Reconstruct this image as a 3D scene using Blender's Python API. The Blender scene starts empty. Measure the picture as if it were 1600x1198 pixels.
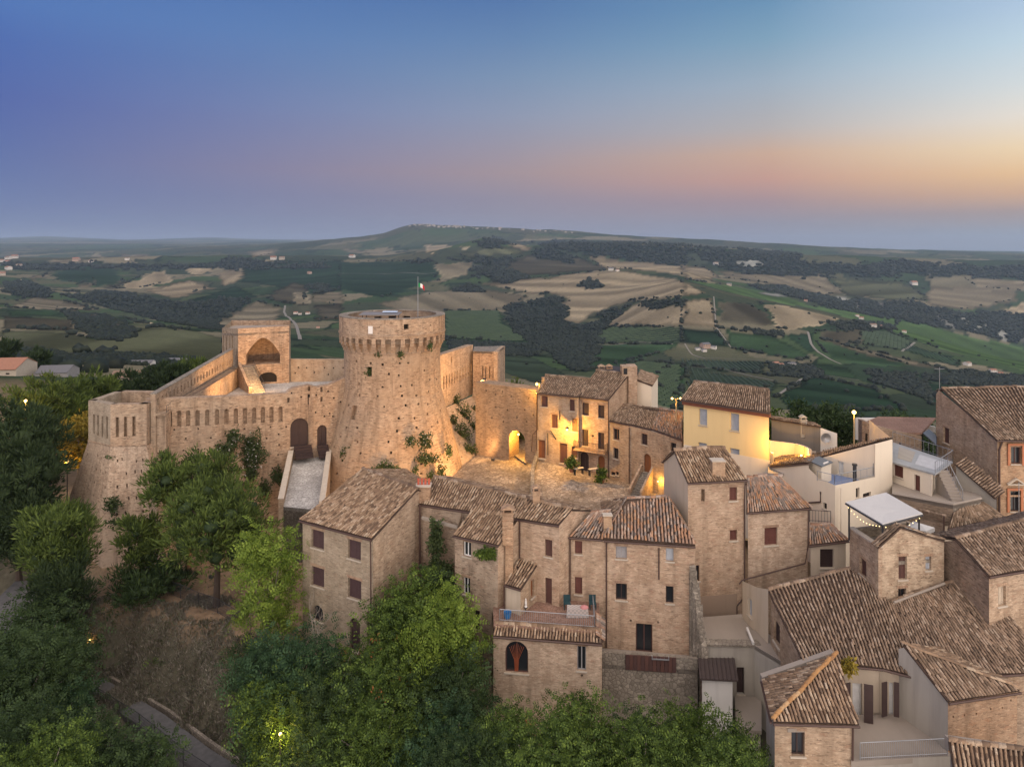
import bpy, math, random
import numpy as np
from mathutils import Vector, Matrix, noise as mnoise
random.seed(7); RNG = np.random.default_rng(7)
R = math.radians
SC = bpy.context.scene
COL = SC.collection
# ---------------------------------------------------------------- camera, sky, fill light, exposure
F, HZ, CX, CZ = 1100.0, 386.0, 800.0, 24.0       # focal length and horizon in photo pixels, eye height in metres
cam = bpy.data.objects.new('camera', bpy.data.cameras.new('camera')); COL.objects.link(cam)
cam.location = (0, 0, CZ); cam.rotation_euler = (R(90), 0, 0)
cam.data.sensor_width = 36; cam.data.lens = 36*F/1600; cam.data.shift_y = -(599-HZ)/1600
cam.data.clip_start = 0.5; cam.data.clip_end = 90000
SC.camera = cam
SC.view_settings.view_transform = 'Standard'; SC.view_settings.look = 'None'
SC.view_settings.gamma = 1; SC.view_settings.exposure = 0.45; SC.view_settings.use_curve_mapping = False
SC.render.engine = 'CYCLES'
cy = SC.cycles
cy.use_denoising = True; cy.max_bounces = 5; cy.diffuse_bounces = 2; cy.glossy_bounces = 2; cy.transmission_bounces = 2
cy.volume_bounces = 0; cy.transparent_max_bounces = 4; cy.sample_clamp_indirect = 4; cy.caustics_reflective = False; cy.caustics_refractive = False
def lin(c):
    return tuple(((x/255)/12.92 if x/255 <= .04045 else ((x/255+.055)/1.055)**2.4) for x in c)
world = bpy.data.worlds.new('World'); SC.world = world; world.use_nodes = True
wt = world.node_tree; wt.nodes.clear()
def wn(t, **k):
    n = wt.nodes.new(t)
    for a, b in k.items(): setattr(n, a, b)
    return n
SUN_AZ = R(50)                                    # the sun has set to the right of the frame
tc = wn('ShaderNodeTexCoord'); sep = wn('ShaderNodeSeparateXYZ'); wt.links.new(tc.outputs['Generated'], sep.inputs[0])
def wmath(op, a, b=None):
    n = wn('ShaderNodeMath', operation=op)
    for i, v in enumerate((a, b)):
        if v is None: continue
        if hasattr(v, 'is_output'): wt.links.new(v, n.inputs[i])
        else: n.inputs[i].default_value = v
    return n.outputs[0]
hx, hy, hz = sep.outputs
hl = wmath('MAXIMUM', wmath('SQRT', wmath('ADD', wmath('MULTIPLY', hx, hx), wmath('MULTIPLY', hy, hy))), 1e-4)
cosd = wmath('DIVIDE', wmath('ADD', wmath('MULTIPLY', hx, math.sin(SUN_AZ)), wmath('MULTIPLY', hy, math.cos(SUN_AZ))), hl)
diff = wmath('DIVIDE', wmath('ARCCOSINE', wmath('MINIMUM', wmath('MAXIMUM', cosd, -1.0), 1.0)), math.pi)
elev = wmath('SQRT', wmath('MAXIMUM', hz, 0.0))
SKY = {  # photo column: (row, colour), then colours at higher elevations
 0:   [(386,(134,142,172)),(370,(128,138,171)),(350,(116,129,169)),(300,(104,120,169)),(230,(92,111,169)),(150,(83,104,171)),(60,(78,109,178)),(0,(82,120,186))],
 800: [(386,(152,150,166)),(350,(148,145,163)),(310,(152,142,158)),(270,(170,149,153)),(240,(163,152,164)),(180,(146,156,181)),(120,(126,150,182)),(60,(104,137,180)),(0,(86,122,174))],
 1200:[(386,(152,150,164)),(350,(152,146,158)),(315,(172,144,146)),(280,(206,158,140)),(240,(212,175,150)),(200,(188,181,180)),(130,(164,180,196)),(60,(130,166,192)),(0,(108,150,186))],
 1600:[(386,(156,158,166)),(360,(158,157,162)),(330,(176,152,142)),(300,(222,176,134)),(270,(244,200,146)),(230,(250,222,180)),(180,(240,231,218)),(130,(220,227,228)),(60,(196,218,232)),(0,(180,204,229))]}
ZEN = {0: ((74,112,178),(66,100,160)), 800: ((80,120,172),(66,100,160)), 1200: ((104,146,186),(70,106,164)), 1600: ((150,184,218),(74,110,168))}
ramps = []
for px, st in SKY.items():
    k = math.hypot(1, (px-CX)/F)
    cr = wn('ShaderNodeValToRGB'); el = cr.color_ramp.elements; cr.color_ramp.interpolation = 'LINEAR'
    pts = []
    for py, c in st:
        t = (HZ-py)/F/k; pts.append((math.sqrt(t/math.hypot(1, t)), c))
    pts += [(math.sqrt(math.sin(R(35))), ZEN[px][0]), (1.0, ZEN[px][1])]
    while len(el) > 1: el.remove(el[-1])
    for i, (p, c) in enumerate(pts):
        e = el[0] if i == 0 else el.new(p)
        e.position = p; e.color = (*lin(c), 1)
    wt.links.new(elev, cr.inputs[0]); ramps.append((px, cr.outputs[0]))
cur = ramps[3][1]; prev = abs(R(50)-math.atan((1600-CX)/F))/math.pi
for px, out in (ramps[2], ramps[1], ramps[0]):
    d = abs(R(50)-math.atan((px-CX)/F))/math.pi
    mr = wn('ShaderNodeMapRange', interpolation_type='LINEAR'); mr.inputs[1].default_value = prev; mr.inputs[2].default_value = d
    wt.links.new(diff, mr.inputs[0])
    mx = wn('ShaderNodeMix', data_type='RGBA'); wt.links.new(mr.outputs[0], mx.inputs[0]); wt.links.new(cur, mx.inputs[6]); wt.links.new(out, mx.inputs[7])
    cur = mx.outputs[2]; prev = d
bg = wn('ShaderNodeBackground'); bg.inputs[1].default_value = 0.69; wt.links.new(cur, bg.inputs[0])
wo = wn('ShaderNodeOutputWorld'); wt.links.new(bg.outputs[0], wo.inputs[0])
sd = bpy.data.lights.new('fill_sun', 'SUN'); sd.energy = 4.1; sd.angle = R(132); sd.color = (1.0, .83, .64)  # added soft fill from behind the camera; no sun stands there
sun = bpy.data.objects.new('fill_sun', sd); COL.objects.link(sun)
saz, sel = R(164), R(34)
sun.rotation_euler = Vector((-math.sin(saz)*math.cos(sel), -math.cos(saz)*math.cos(sel), -math.sin(sel))).to_track_quat('-Z', 'Y').to_euler()

# ---------------------------------------------------------------- measuring helpers (photo pixel + distance -> metres)
def P(px, py, Y): return Vector(((px-CX)*Y/F, Y, CZ-(py-HZ)*Y/F))
def Pz(px, py, z): return P(px, py, (CZ-z)*F/(py-HZ))
def G(px, Y, z): return Vector(((px-CX)*Y/F, Y, z))
# ---------------------------------------------------------------- mesh helpers
class Mesh:
    def __init__(s): s.v = []; s.f = []; s.uv = []; s.m = []
    def face(s, pts, uvs=None, m=0):
        i = len(s.v); s.v += [tuple(p) for p in pts]; s.f.append(tuple(range(i, i+len(pts)))); s.m.append(m)
        if uvs is None:
            n = (Vector(pts[1])-Vector(pts[0])).cross(Vector(pts[2])-Vector(pts[0])); n = n.normalized() if n.length > 0 else Vector((0, 0, 1))
            if abs(n.z) > .7: uvs = [(p[0], p[1]) for p in pts]
            else:
                h = Vector((-n.y, n.x, 0)).normalized(); uvs = [(h.x*p[0]+h.y*p[1], p[2]) for p in pts]
        s.uv += uvs
    def box(s, o, ax, ay, az, a, b, m=0):
        """box spanning a..b in the frame (o; ax, ay, az)"""
        c = [o+ax*x+ay*y+az*z for z in (a[2], b[2]) for y in (a[1], b[1]) for x in (a[0], b[0])]
        for q in ((0,2,3,1),(4,5,7,6),(0,1,5,4),(2,6,7,3),(0,4,6,2),(1,3,7,5)): s.face([c[i] for i in q], None, m)
    def prism(s, lo, hi, m=0):
        n = len(lo)
        s.face(hi, None, m); s.face(list(reversed(lo)), None, m)
        for i in range(n):
            j = (i+1) % n; s.face([lo[i], lo[j], hi[j], hi[i]], None, m)
    def tube(s, pts, r, seg=6, m=0, r2=None, cap=True):
        pts = [Vector(p) for p in pts]; rings = []
        for i, p in enumerate(pts):
            d = (pts[min(i+1, len(pts)-1)]-pts[max(i-1, 0)]).normalized()
            a = d.cross(Vector((0, 0, 1)) if abs(d.z) < .9 else Vector((1, 0, 0))).normalized(); b = d.cross(a)
            rr = r if r2 is None else r+(r2-r)*i/(len(pts)-1)
            rings.append([p+(a*math.cos(t)+b*math.sin(t))*rr for t in (2*math.pi*k/seg for k in range(seg))])
        for q, w in zip(rings, rings[1:]):
            for k in range(seg): s.face([q[k], w[k], w[(k+1) % seg], q[(k+1) % seg]], None, m)
        if cap: s.face(rings[0], None, m); s.face(list(reversed(rings[-1])), None, m)
    def lathe(s, c, prof, seg=10, m=0):
        rings = [[c+Vector((r*math.cos(t), r*math.sin(t), z)) for t in (2*math.pi*k/seg for k in range(seg))] for r, z in prof]
        for q, w in zip(rings, rings[1:]):
            for k in range(seg): s.face([q[k], q[(k+1) % seg], w[(k+1) % seg], w[k]], None, m)
def origin(o):
    p = Vector((0, 0, 0))
    while o is not None: p += o.location; o = o.parent
    return p
def link(name, me, parent=None, loc=None):
    o = bpy.data.objects.new(name, me); COL.objects.link(o)
    if parent: o.parent = parent
    if loc is not None: o.location = loc
    return o
def obj(name, M, mats, parent=None, smooth=False):
    """one mesh object; world coordinates in, stored relative to its parent"""
    off = origin(parent) if parent else Vector((0, 0, 0))
    me = bpy.data.meshes.new(name)
    me.from_pydata([(v[0]-off.x, v[1]-off.y, v[2]-off.z) for v in M.v], [], M.f)
    for m in (mats if isinstance(mats, (list, tuple)) else [mats]): me.materials.append(m)
    me.polygons.foreach_set('material_index', M.m)
    uvl = me.uv_layers.new(name='UVMap'); uvl.data.foreach_set('uv', np.array(M.uv, 'f').ravel())
    if smooth: me.polygons.foreach_set('use_smooth', [True]*len(M.f))
    me.update()
    return link(name, me, parent)
def arr_obj(name, V, Fq, mats, parent=None, smooth=False, kind=None, corners=4, off=None):
    """mesh from numpy arrays of equal-sized faces"""
    off = np.array(origin(parent) if parent else (0, 0, 0)) if off is None else off
    V = (np.asarray(V, 'f').reshape(-1, 3)-off).astype('f'); Fq = np.asarray(Fq, 'i').reshape(-1, corners)
    me = bpy.data.meshes.new(name); me.vertices.add(len(V)); me.vertices.foreach_set('co', V.ravel())
    me.loops.add(Fq.size); me.loops.foreach_set('vertex_index', Fq.ravel())
    me.polygons.add(len(Fq)); me.polygons.foreach_set('loop_start', np.arange(len(Fq), dtype='i')*corners)
    if smooth: me.polygons.foreach_set('use_smooth', np.ones(len(Fq), bool))
    for m in (mats if isinstance(mats, (list, tuple)) else [mats]): me.materials.append(m)
    me.update(calc_edges=True); me.validate()
    o = link(name, me, parent)
    if kind: o['kind'] = kind
    return o
def tag(o, label, cat, group=None):
    o['label'] = label; o['category'] = cat
    if group: o['group'] = group
    return o
def thing(name, label, cat, loc, group=None):
    o = bpy.data.objects.new(name, None); COL.objects.link(o); o.location = loc; o.empty_display_size = .3
    return tag(o, label, cat, group)
def copy_tree(o, parent=None):
    c = o.copy(); COL.objects.link(c)
    if parent: c.parent = parent
    for ch in o.children: copy_tree(ch, c)
    return c
# ---------------------------------------------------------------- materials
class NT:
    def __init__(s, name):
        s.mat = bpy.data.materials.new(name); s.mat.use_nodes = True; s.t = s.mat.node_tree
        s.b = s.t.nodes['Principled BSDF']; s.b.inputs['Roughness'].default_value = .85
        s.b.inputs['Specular IOR Level'].default_value = .25
    def n(s, typ, **k):
        nd = s.t.nodes.new('ShaderNode'+typ)
        for a, v in k.items():
            if a in nd.inputs.keys():
                s.put(nd.inputs[a], v)
            else: setattr(nd, a, v)
        return nd
    def put(s, inp, v):
        if hasattr(v, 'is_output'): s.t.links.new(v, inp)
        else: inp.default_value = v
    def math(s, op, a, b=0.0):
        nd = s.t.nodes.new('ShaderNodeMath'); nd.operation = op; s.put(nd.inputs[0], a); s.put(nd.inputs[1], b); return nd.outputs[0]
    def mix(s, f, a, b, mode='MIX'):
        nd = s.t.nodes.new('ShaderNodeMix'); nd.data_type = 'RGBA'; nd.blend_type = mode
        for i, v in ((0, f), (6, a), (7, b)):
            s.put(nd.inputs[i], v if not isinstance(v, tuple) or len(v) == 4 else (*v, 1))
        return nd.outputs[2]
    def ramp(s, f, stops, interp='LINEAR'):
        nd = s.t.nodes.new('ShaderNodeValToRGB'); nd.color_ramp.interpolation = interp; el = nd.color_ramp.elements
        while len(el) > 1: el.remove(el[-1])
        for i, (p, c) in enumerate(stops):
            e = el[0] if i == 0 else el.new(p); e.position = p
            e.color = (*c, 1) if isinstance(c, tuple) else (c, c, c, 1)
        s.put(nd.inputs[0], f); return nd.outputs[0]
    def noise(s, vec, scale, detail=3, rough=.55):
        return s.n('TexNoise', Vector=vec, Scale=scale, Detail=detail, Roughness=rough).outputs[0]
    def scaled(s, vec, sc):
        m = s.t.nodes.new('ShaderNodeMapping'); s.put(m.inputs[0], vec); m.inputs[3].default_value = sc; return m.outputs[0]
    def bump(s, h, strength=.4, dist=.05):
        s.t.links.new(s.n('Bump', Height=h, Strength=strength, Distance=dist).outputs[0], s.b.inputs['Normal'])
    def color(s, c): s.put(s.b.inputs['Base Color'], c if not isinstance(c, tuple) else (*c, 1)); return s
def flat(name, c, rough=.8, var=.12, metal=0, spec=.25):
    t = NT(name); t.b.inputs['Roughness'].default_value = rough; t.b.inputs['Metallic'].default_value = metal; t.b.inputs['Specular IOR Level'].default_value = spec
    p = t.n('TexCoord').outputs['Object']; nz = t.noise(p, 2.3, 4)
    t.color(t.mix(nz, tuple(x*(1-var*2) for x in c), tuple(min(1, x*(1+var*2)) for x in c))); return t.mat
def brick(name, base, dark, pale, streak=.5, plaster=None, red=(.34,.17,.11), fs=1.0, grime=.5, old=.35, spots=.45):
    """old brickwork laid in courses; uv is in metres on the wall"""
    t = NT(name); uv = t.n('UVMap').outputs[0]; ob = t.n('TexCoord').outputs['Object']
    warp = t.mix(.035, uv, t.n('TexNoise', Vector=ob, Scale=1.3, Detail=2.0).outputs[1])
    bk = t.n('TexBrick', Vector=warp, Color1=(*[x*.84 for x in base], 1), Color2=(*[min(1, x*1.14) for x in base], 1), Mortar=(*[x*.8+.03 for x in pale], 1),
             Scale=1.0, **{'Mortar Size': .012, 'Brick Width': .30, 'Row Height': .085, 'Bias': 0.0, 'Mortar Smooth': .3})
    big = t.noise(ob, .33, 5, .62); mid = t.noise(ob, 1.1, 5, .6)
    c = t.mix(t.ramp(big, [(.36, 0.0), (.66, .75)]), bk.outputs[0], pale)
    c = t.mix(t.ramp(mid, [(.42, .62), (.56, 0.0)]), c, dark)
    rd = t.noise(t.scaled(uv, (1.6, 3.4, 1)), 1.0, 4, .7)
    c = t.mix(t.ramp(rd, [(.55, 0.0), (.68, .62)]), c, red)
    st = t.noise(t.scaled(warp, (1.9*fs, 6.5*fs, 1)), 1.0, 4, .75)
    c = t.mix(t.ramp(st, [(.53, 0.0), (.6, streak)]), c, tuple(x*.34 for x in dark))
    s2 = t.noise(t.scaled(warp, (.55*fs, 3.4*fs, 1)), 1.0, 4, .7)
    c = t.mix(t.ramp(s2, [(.5, 0.0), (.66, .3)]), c, dark)
    sp = t.noise(t.scaled(ob, (1, 1, 1.5)), 4.2*fs, 2, .6)
    c = t.mix(t.ramp(sp, [(.62, 0.0), (.7, spots)]), c, tuple(x*.4 for x in dark))
    pl = t.noise(t.scaled(warp, (2.4*fs, 7.5*fs, 1)), 1.0, 3, .7)
    c = t.mix(t.ramp(pl, [(.34, .75), (.45, 0.0)]), c, tuple(min(1, x*1.25) for x in pale))
    if plaster is not None:
        c = t.mix(t.ramp(t.noise(ob, .28, 6, .65), [(.5, 0.0), (.62, .65)]), c, plaster)
    wz = t.noise(ob, .16, 6, .68); c = t.mix(t.ramp(wz, [(.47, 0.0), (.6, old)]), c, t.mix(.5, c, (.27,.225,.185)))
    rain = t.noise(t.scaled(uv, (1.1, .09, 1)), 1.0, 4, .6)
    c = t.mix(t.ramp(rain, [(.5, 0.0), (.72, grime)]), c, tuple(x*.45 for x in dark))
    rv = t.n('ObjectInfo').outputs['Random']; c = t.mix(t.math('MULTIPLY', rv, .16), c, (.2, .15, .11)); c = t.mix(t.math('MULTIPLY', t.math('FRACT', t.math('MULTIPLY', rv, 7.3)), .14), c, (.55, .42, .27))
    t.color(c)
    t.bump(t.math('ADD', t.math('MULTIPLY', bk.outputs[1], -.35), t.math('MULTIPLY', t.math('ADD', st, mid), -.55)), .9, .05)
    return t.mat
def plaster(name, c, dirt=(.2,.17,.14), amt=.5):
    t = NT(name); uv = t.n('UVMap').outputs[0]; ob = t.n('TexCoord').outputs['Object']
    a = t.noise(ob, .5, 5, .6); rain = t.noise(t.scaled(uv, (1.3, .12, 1)), 1.0, 4, .6)
    k = t.mix(t.ramp(a, [(.4, 0.0), (.75, .5*amt)]), c, tuple(x*.8 for x in c))
    k = t.mix(t.ramp(rain, [(.5, 0.0), (.75, amt*.6)]), k, dirt)
    t.color(k); t.bump(t.noise(ob, 9, 4), .25, .02); return t.mat
def tilemat(name, stops, moss=.25, lichen=.15):
    t = NT(name); ob = t.n('TexCoord').outputs['Object']; rnd = t.n('NewGeometry').outputs['Random Per Island']
    c = t.ramp(rnd, stops)
    c = t.mix(t.ramp(t.noise(ob, 1.2, 4, .7), [(.5, 0.0), (.66, moss)]), c, (.09,.08,.06))
    c = t.mix(t.ramp(t.noise(ob, .55, 5, .7), [(.56, 0.0), (.7, lichen)]), c, (.40,.19,.06))
    c = t.mix(t.ramp(t.noise(ob, 14, 3, .7), [(.4, .5), (.6, 0.0)]), c, (.13,.1,.08))
    t.color(c); t.b.inputs['Roughness'].default_value = .9; t.bump(t.noise(ob, 25, 3), .3, .01); return t.mat
def leafmat(name, stops, trans=.25):
    t = NT(name); g = t.n('NewGeometry'); ob = t.n('TexCoord').outputs['Object']
    c = t.mix(.35, t.ramp(g.outputs['Random Per Island'], stops), t.ramp(t.noise(ob, .45, 3), [(.32, stops[0][1]), (.68, stops[-1][1])]))
    t.color(c); t.b.inputs['Roughness'].default_value = .7
    tr = t.n('BsdfTranslucent', Color=c); mx = t.n('MixShader'); t.put(mx.inputs[0], trans)
    t.t.links.new(t.b.outputs[0], mx.inputs[1]); t.t.links.new(tr.outputs[0], mx.inputs[2])
    t.t.links.new(mx.outputs[0], t.t.nodes['Material Output'].inputs[0]); return t.mat
def emit(name, c, s):
    t = NT(name); t.b.inputs['Base Color'].default_value = (.1, .1, .1, 1); t.b.inputs['Emission Color'].default_value = (*c, 1); t.b.inputs['Emission Strength'].default_value = s; return t.mat
def cobble(name, c1, c2, scale=3.2):
    t = NT(name); ob = t.n('TexCoord').outputs['Object']
    v = t.n('TexVoronoi', Vector=ob, Scale=scale); v2 = t.n('TexVoronoi', Vector=ob, Scale=scale, feature='DISTANCE_TO_EDGE')
    c = t.mix(v.outputs['Color'], c1, c2); c = t.mix(t.ramp(v2.outputs[0], [(.0, .8), (.09, 0.0)]), c, tuple(x*.35 for x in c1))
    c = t.mix(t.ramp(t.noise(ob, .35, 5), [(.4, .5), (.62, 0.0)]), c, tuple(x*.5 for x in c1))
    t.color(c); t.bump(v2.outputs[0], .8, .06); return t.mat
B_CASTLE = brick('castle_brick', (.45,.3,.2), (.28,.185,.125), (.53,.4,.29), .8, red=(.42,.22,.13), fs=.8, grime=.75, old=.75)
B_TOWER = brick('keep_brick', (.45,.3,.2), (.28,.18,.117), (.53,.39,.275), .85, plaster=(.43,.3,.2), red=(.42,.22,.13), fs=.8, grime=.75, old=.6)
B_PALE = brick('pale_brick', (.54,.4,.295), (.36,.25,.175), (.6,.47,.36), .4)
B_SPOT = brick('spotted_brick', (.52,.4,.285), (.26,.18,.12), (.58,.46,.34), .5, spots=.85)
B_TALUS = brick('scarp_brick', (.42,.31,.22), (.28,.2,.145), (.54,.42,.32), .7, plaster=(.42,.32,.24), red=(.4,.22,.14), fs=.8, grime=.7, old=.7)
B_HOUSE = brick('house_brick', (.46,.325,.222), (.3,.205,.137), (.54,.415,.305), .55)
B_PINK = brick('pinkish_brick', (.5,.345,.24), (.34,.225,.15), (.57,.43,.32), .55, red=(.42,.2,.14))
B_GREY_SHADE = brick('shade_grey_brick', (.34,.275,.205), (.22,.175,.13), (.42,.35,.27), .5, red=(.27,.16,.11))  # greyer brick that paints shade onto walls turned from the light
B_ORANGE = brick('orange_brick', (.44,.27,.16), (.3,.18,.11), (.52,.36,.24), .6, red=(.45,.2,.1))
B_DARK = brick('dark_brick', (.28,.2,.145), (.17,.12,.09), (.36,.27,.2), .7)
B_PATCH = brick('patched_brick', (.4,.29,.21), (.25,.18,.13), (.48,.38,.29), .7, plaster=(.42,.34,.26))
STONE = None
YELLOW = plaster('yellow_plaster', (.76,.58,.30), (.45,.32,.15), .25)
CREAM = plaster('cream_plaster', (.7,.615,.5), (.4,.34,.28), .25)
BEIGE = plaster('beige_plaster', (.5,.42,.33), (.28,.22,.17), .6)
GREYPL = plaster('grey_plaster', (.36,.33,.29), (.2,.18,.16), .7)
WHITEPL = plaster('white_plaster', (.66,.64,.62), (.35,.33,.31), .5)
CONC = plaster('concrete', (.29,.25,.215), (.22,.19,.16), .7)
T_STD = tilemat('roof_tile', [(0,(.12,.075,.048)),(.25,(.21,.135,.085)),(.55,(.31,.205,.13)),(.8,(.39,.275,.185)),(.93,(.45,.34,.24)),(1,(.5,.4,.3))])
T_RED = tilemat('lichen_roof_tile', [(0,(.12,.1,.09)),(.25,(.24,.2,.18)),(.5,(.33,.2,.14)),(.75,(.42,.22,.12)),(1,(.45,.38,.33))], .2, .7)
T_BROWN = tilemat('brown_roof_tile', [(0,(.11,.075,.05)),(.3,(.19,.13,.088)),(.6,(.27,.185,.125)),(.85,(.34,.245,.175)),(1,(.42,.33,.25))], .3, .1)
PANT = flat('shade_dark_pan_tile', (.075,.05,.038), .95, .25)  # pan tiles darkened to paint the shade between cover tiles
SHUT = {'brown': flat('brown_shutter_paint', (.10,.05,.042), .6), 'dark': flat('dark_shutter_paint', (.05,.032,.03), .6), 'red': flat('red_shutter_paint', (.125,.05,.04), .6),
        'blue': flat('blue_grey_shutter_paint', (.36,.385,.43), .6), 'plum': flat('plum_shutter_paint', (.075,.045,.047), .6), 'grey': flat('grey_shutter_paint', (.3,.29,.3), .6), 'wood': flat('wood_door_paint', (.22,.085,.035), .6),
        'white': flat('white_frame_paint', (.7,.7,.7), .5), 'beige': flat('beige_shutter_paint', (.5,.42,.33), .6)}
GLASS = NT('window_glass'); GLASS.b.inputs['Roughness'].default_value = .12; GLASS.b.inputs['Specular IOR Level'].default_value = .5; GLASS = GLASS.color((.02,.022,.026)).mat
SILL = flat('sill_stone', (.46,.4,.33)); DARKW = flat('painted_dark', (.02,.016,.013)); PIPE = flat('brown_copper_pipe', (.07,.04,.032), .5, spec=.4)  # the near-black paints shade onto hole backs; far windows share it
METAL = flat('dark_iron', (.05,.05,.055), .5, metal=.4); GALV = flat('grey_metal', (.3,.31,.33), .45, metal=.5); WOOD = flat('old_wood', (.12,.075,.05))
REDFLOOR = cobble('terracotta_paving', (.26,.15,.11), (.31,.2,.155), 4.0)
STONE = cobble('rubble_stone', (.2,.17,.14), (.37,.325,.27), 3.6)
COBBLE = cobble('piazza_cobble', (.19,.145,.11), (.48,.4,.32), 2.6); COBBLE2 = cobble('ramp_cobble', (.36,.34,.32), (.56,.54,.52), 3.2)
# ---------------------------------------------------------------- walls with real openings
LINT = brick('lintel_brick', (.4,.25,.17), (.27,.17,.12), (.46,.32,.22), .3)
ZV = Vector((0, 0, 1))
def hole_rect(A, d, h):
    """photo rectangle -> (s0, s1, z0, z1) on the wall plane through A along d"""
    def s_of(px):
        k = (px-CX)/F; return (k*A.y-A.x)/(d.x-k*d.y)
    s0, s1 = s_of(h[0]), s_of(h[2]); Y = A.y+d.y*(s0+s1)/2
    return s0, s1, CZ-(h[3]-HZ)*Y/F, CZ-(h[1]-HZ)*Y/F
def wall(parent, tops, zb, mat, holes=(), name='wall', th=0.0, reveal=.22, cap=None):
    """wall whose top follows the points 'tops' (left to right seen from outside). holes: (px0,py0,px1,py1,kind[,colour]).
    kinds: S shutters, G glazed, D door, N niche, K hole with its back painted dark, O open; +A arched"""
    A = Vector((tops[0].x, tops[0].y, 0)); B = Vector((tops[-1].x, tops[-1].y, 0)); d = (B-A).normalized(); L = (B-A).length; n = Vector((d.y, -d.x, 0))
    ts = [((Vector((p.x, p.y, 0))-A).dot(d), p.z) for p in tops]; ts[0] = (0.0, ts[0][1]); ts[-1] = (L, ts[-1][1])
    def top(s):
        for (a, za), (b, zb2) in zip(ts, ts[1:]):
            if a-1e-6 <= s <= b+1e-6: return za+(zb2-za)*(s-a)/max(b-a, 1e-6)
        return ts[-1][1]
    H = []
    for h in holes:
        s0, s1, z0, z1 = hole_rect(A, d, h) if len(h[4]) and not h[4].startswith('#') else (h[0], h[2], h[1], h[3])
        s0, s1 = max(s0, .03), min(s1, L-.03)
        if s1-s0 < .04: continue
        z1 = min(z1, top(s0)-.06, top(s1)-.06); z0 = max(z0, zb+.02)
        if z1-z0 < .04: continue
        H.append((s0, s1, z0, z1, h[4].lstrip('#'), h[5] if len(h) > 5 else None))
    S = sorted({0.0, L, *[t[0] for t in ts], *[x for h in H for x in h[:2]]}); S = [x for i, x in enumerate(S) if i == 0 or x-S[i-1] > 1e-4]
    Zs = sorted({x for h in H for x in h[2:4]})
    M = Mesh(); pt = lambda s, z, o=0.0: A+d*s+n*o+ZV*z
    for a, b in zip(S, S[1:]):
        ta, tb = top(a), top(b); lo = min(ta, tb)-.02; mid = (a+b)/2
        hs = [h for h in H if h[0] < mid < h[1]]
        zz = [zb]+sorted({z for h in hs for z in h[2:4] if zb+.01 < z < lo})
        for z0, z1 in zip(zz, zz[1:]):
            if any(h[2] < (z0+z1)/2 < h[3] for h in hs): continue
            M.face([pt(a, z0), pt(b, z0), pt(b, z1), pt(a, z1)], [(a, z0), (b, z0), (b, z1), (a, z1)])
        z0 = zz[-1]; M.face([pt(a, z0), pt(b, z0), pt(b, tb), pt(a, ta)], [(a, z0), (b, z0), (b, tb), (a, ta)])
    wins = []
    for s0, s1, z0, z1, kind, colr in H:
        arch = 'A' in kind; dp = {'N': .45, 'K': .22, 'O': max(th, .5), 'V': 4.5, 'J': .25}.get(kind[0], reveal); w = s1-s0
        rise = min(w/2, (z1-z0)*.5)*(1.25 if 'P' in kind else 1) if arch else 0; zs = z1-rise
        M.face([pt(s0, z0), pt(s0, zs), pt(s0, zs, -dp), pt(s0, z0, -dp)]); M.face([pt(s1, zs), pt(s1, z0), pt(s1, z0, -dp), pt(s1, zs, -dp)])
        M.face([pt(s0, z0, -dp), pt(s1, z0, -dp), pt(s1, z0), pt(s0, z0)])
        if arch:
            k = 10
            if 'P' in kind: arc = [(s0+w*i/k, zs+rise*(1-abs(2*i/k-1)**1.7)) for i in range(k+1)]
            else: arc = [(s0+w/2-w/2*math.cos(math.pi*i/k), zs+rise*math.sin(math.pi*i/k)) for i in range(k+1)]
            for (a, za), (b, zb2) in zip(arc, arc[1:]):
                M.face([pt(a, za), pt(b, zb2), pt(b, z1), pt(a, z1)], [(a, za), (b, zb2), (b, z1), (a, z1)])
                M.face([pt(a, za, -dp), pt(b, zb2, -dp), pt(b, zb2), pt(a, za)])
        else: M.face([pt(s0, z1), pt(s1, z1), pt(s1, z1, -dp), pt(s0, z1, -dp)])
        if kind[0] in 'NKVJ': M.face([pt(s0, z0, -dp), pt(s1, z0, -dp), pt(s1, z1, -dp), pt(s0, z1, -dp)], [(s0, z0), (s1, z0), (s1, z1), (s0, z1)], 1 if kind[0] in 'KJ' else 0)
        if kind[0] in 'SGD': wins.append((s0, s1, z0, z1, kind, colr, dp))
    if th:
        for a, b in zip(S, S[1:]):
            M.face([pt(a, top(a)), pt(b, top(b)), pt(b, top(b), -th), pt(a, top(a), -th)], [(a, 0), (b, 0), (b, th), (a, th)])
            if not any(h[4][0] in 'OV' and h[0] < (a+b)/2 < h[1] for h in H):
                M.face([pt(b, zb, -th), pt(a, zb, -th), pt(a, top(a), -th), pt(b, top(b), -th)], [(b, zb), (a, zb), (a, top(a)), (b, top(b))])
            else:
                h = [h for h in H if h[4][0] in 'OV' and h[0] < (a+b)/2 < h[1]][0]
                M.face([pt(b, h[3], -th), pt(a, h[3], -th), pt(a, top(a), -th), pt(b, top(b), -th)], [(b, h[3]), (a, h[3]), (a, top(a)), (b, top(b))])
        M.face([pt(0, zb, -th), pt(0, zb), pt(0, top(0)), pt(0, top(0), -th)], [(0, zb), (th, zb), (th, top(0)), (0, top(0))])
        M.face([pt(L, zb), pt(L, zb, -th), pt(L, top(L), -th), pt(L, top(L))], [(0, zb), (th, zb), (th, top(L)), (0, top(L))])
    o = obj(name, M, [mat, DARKW], parent)
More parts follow.
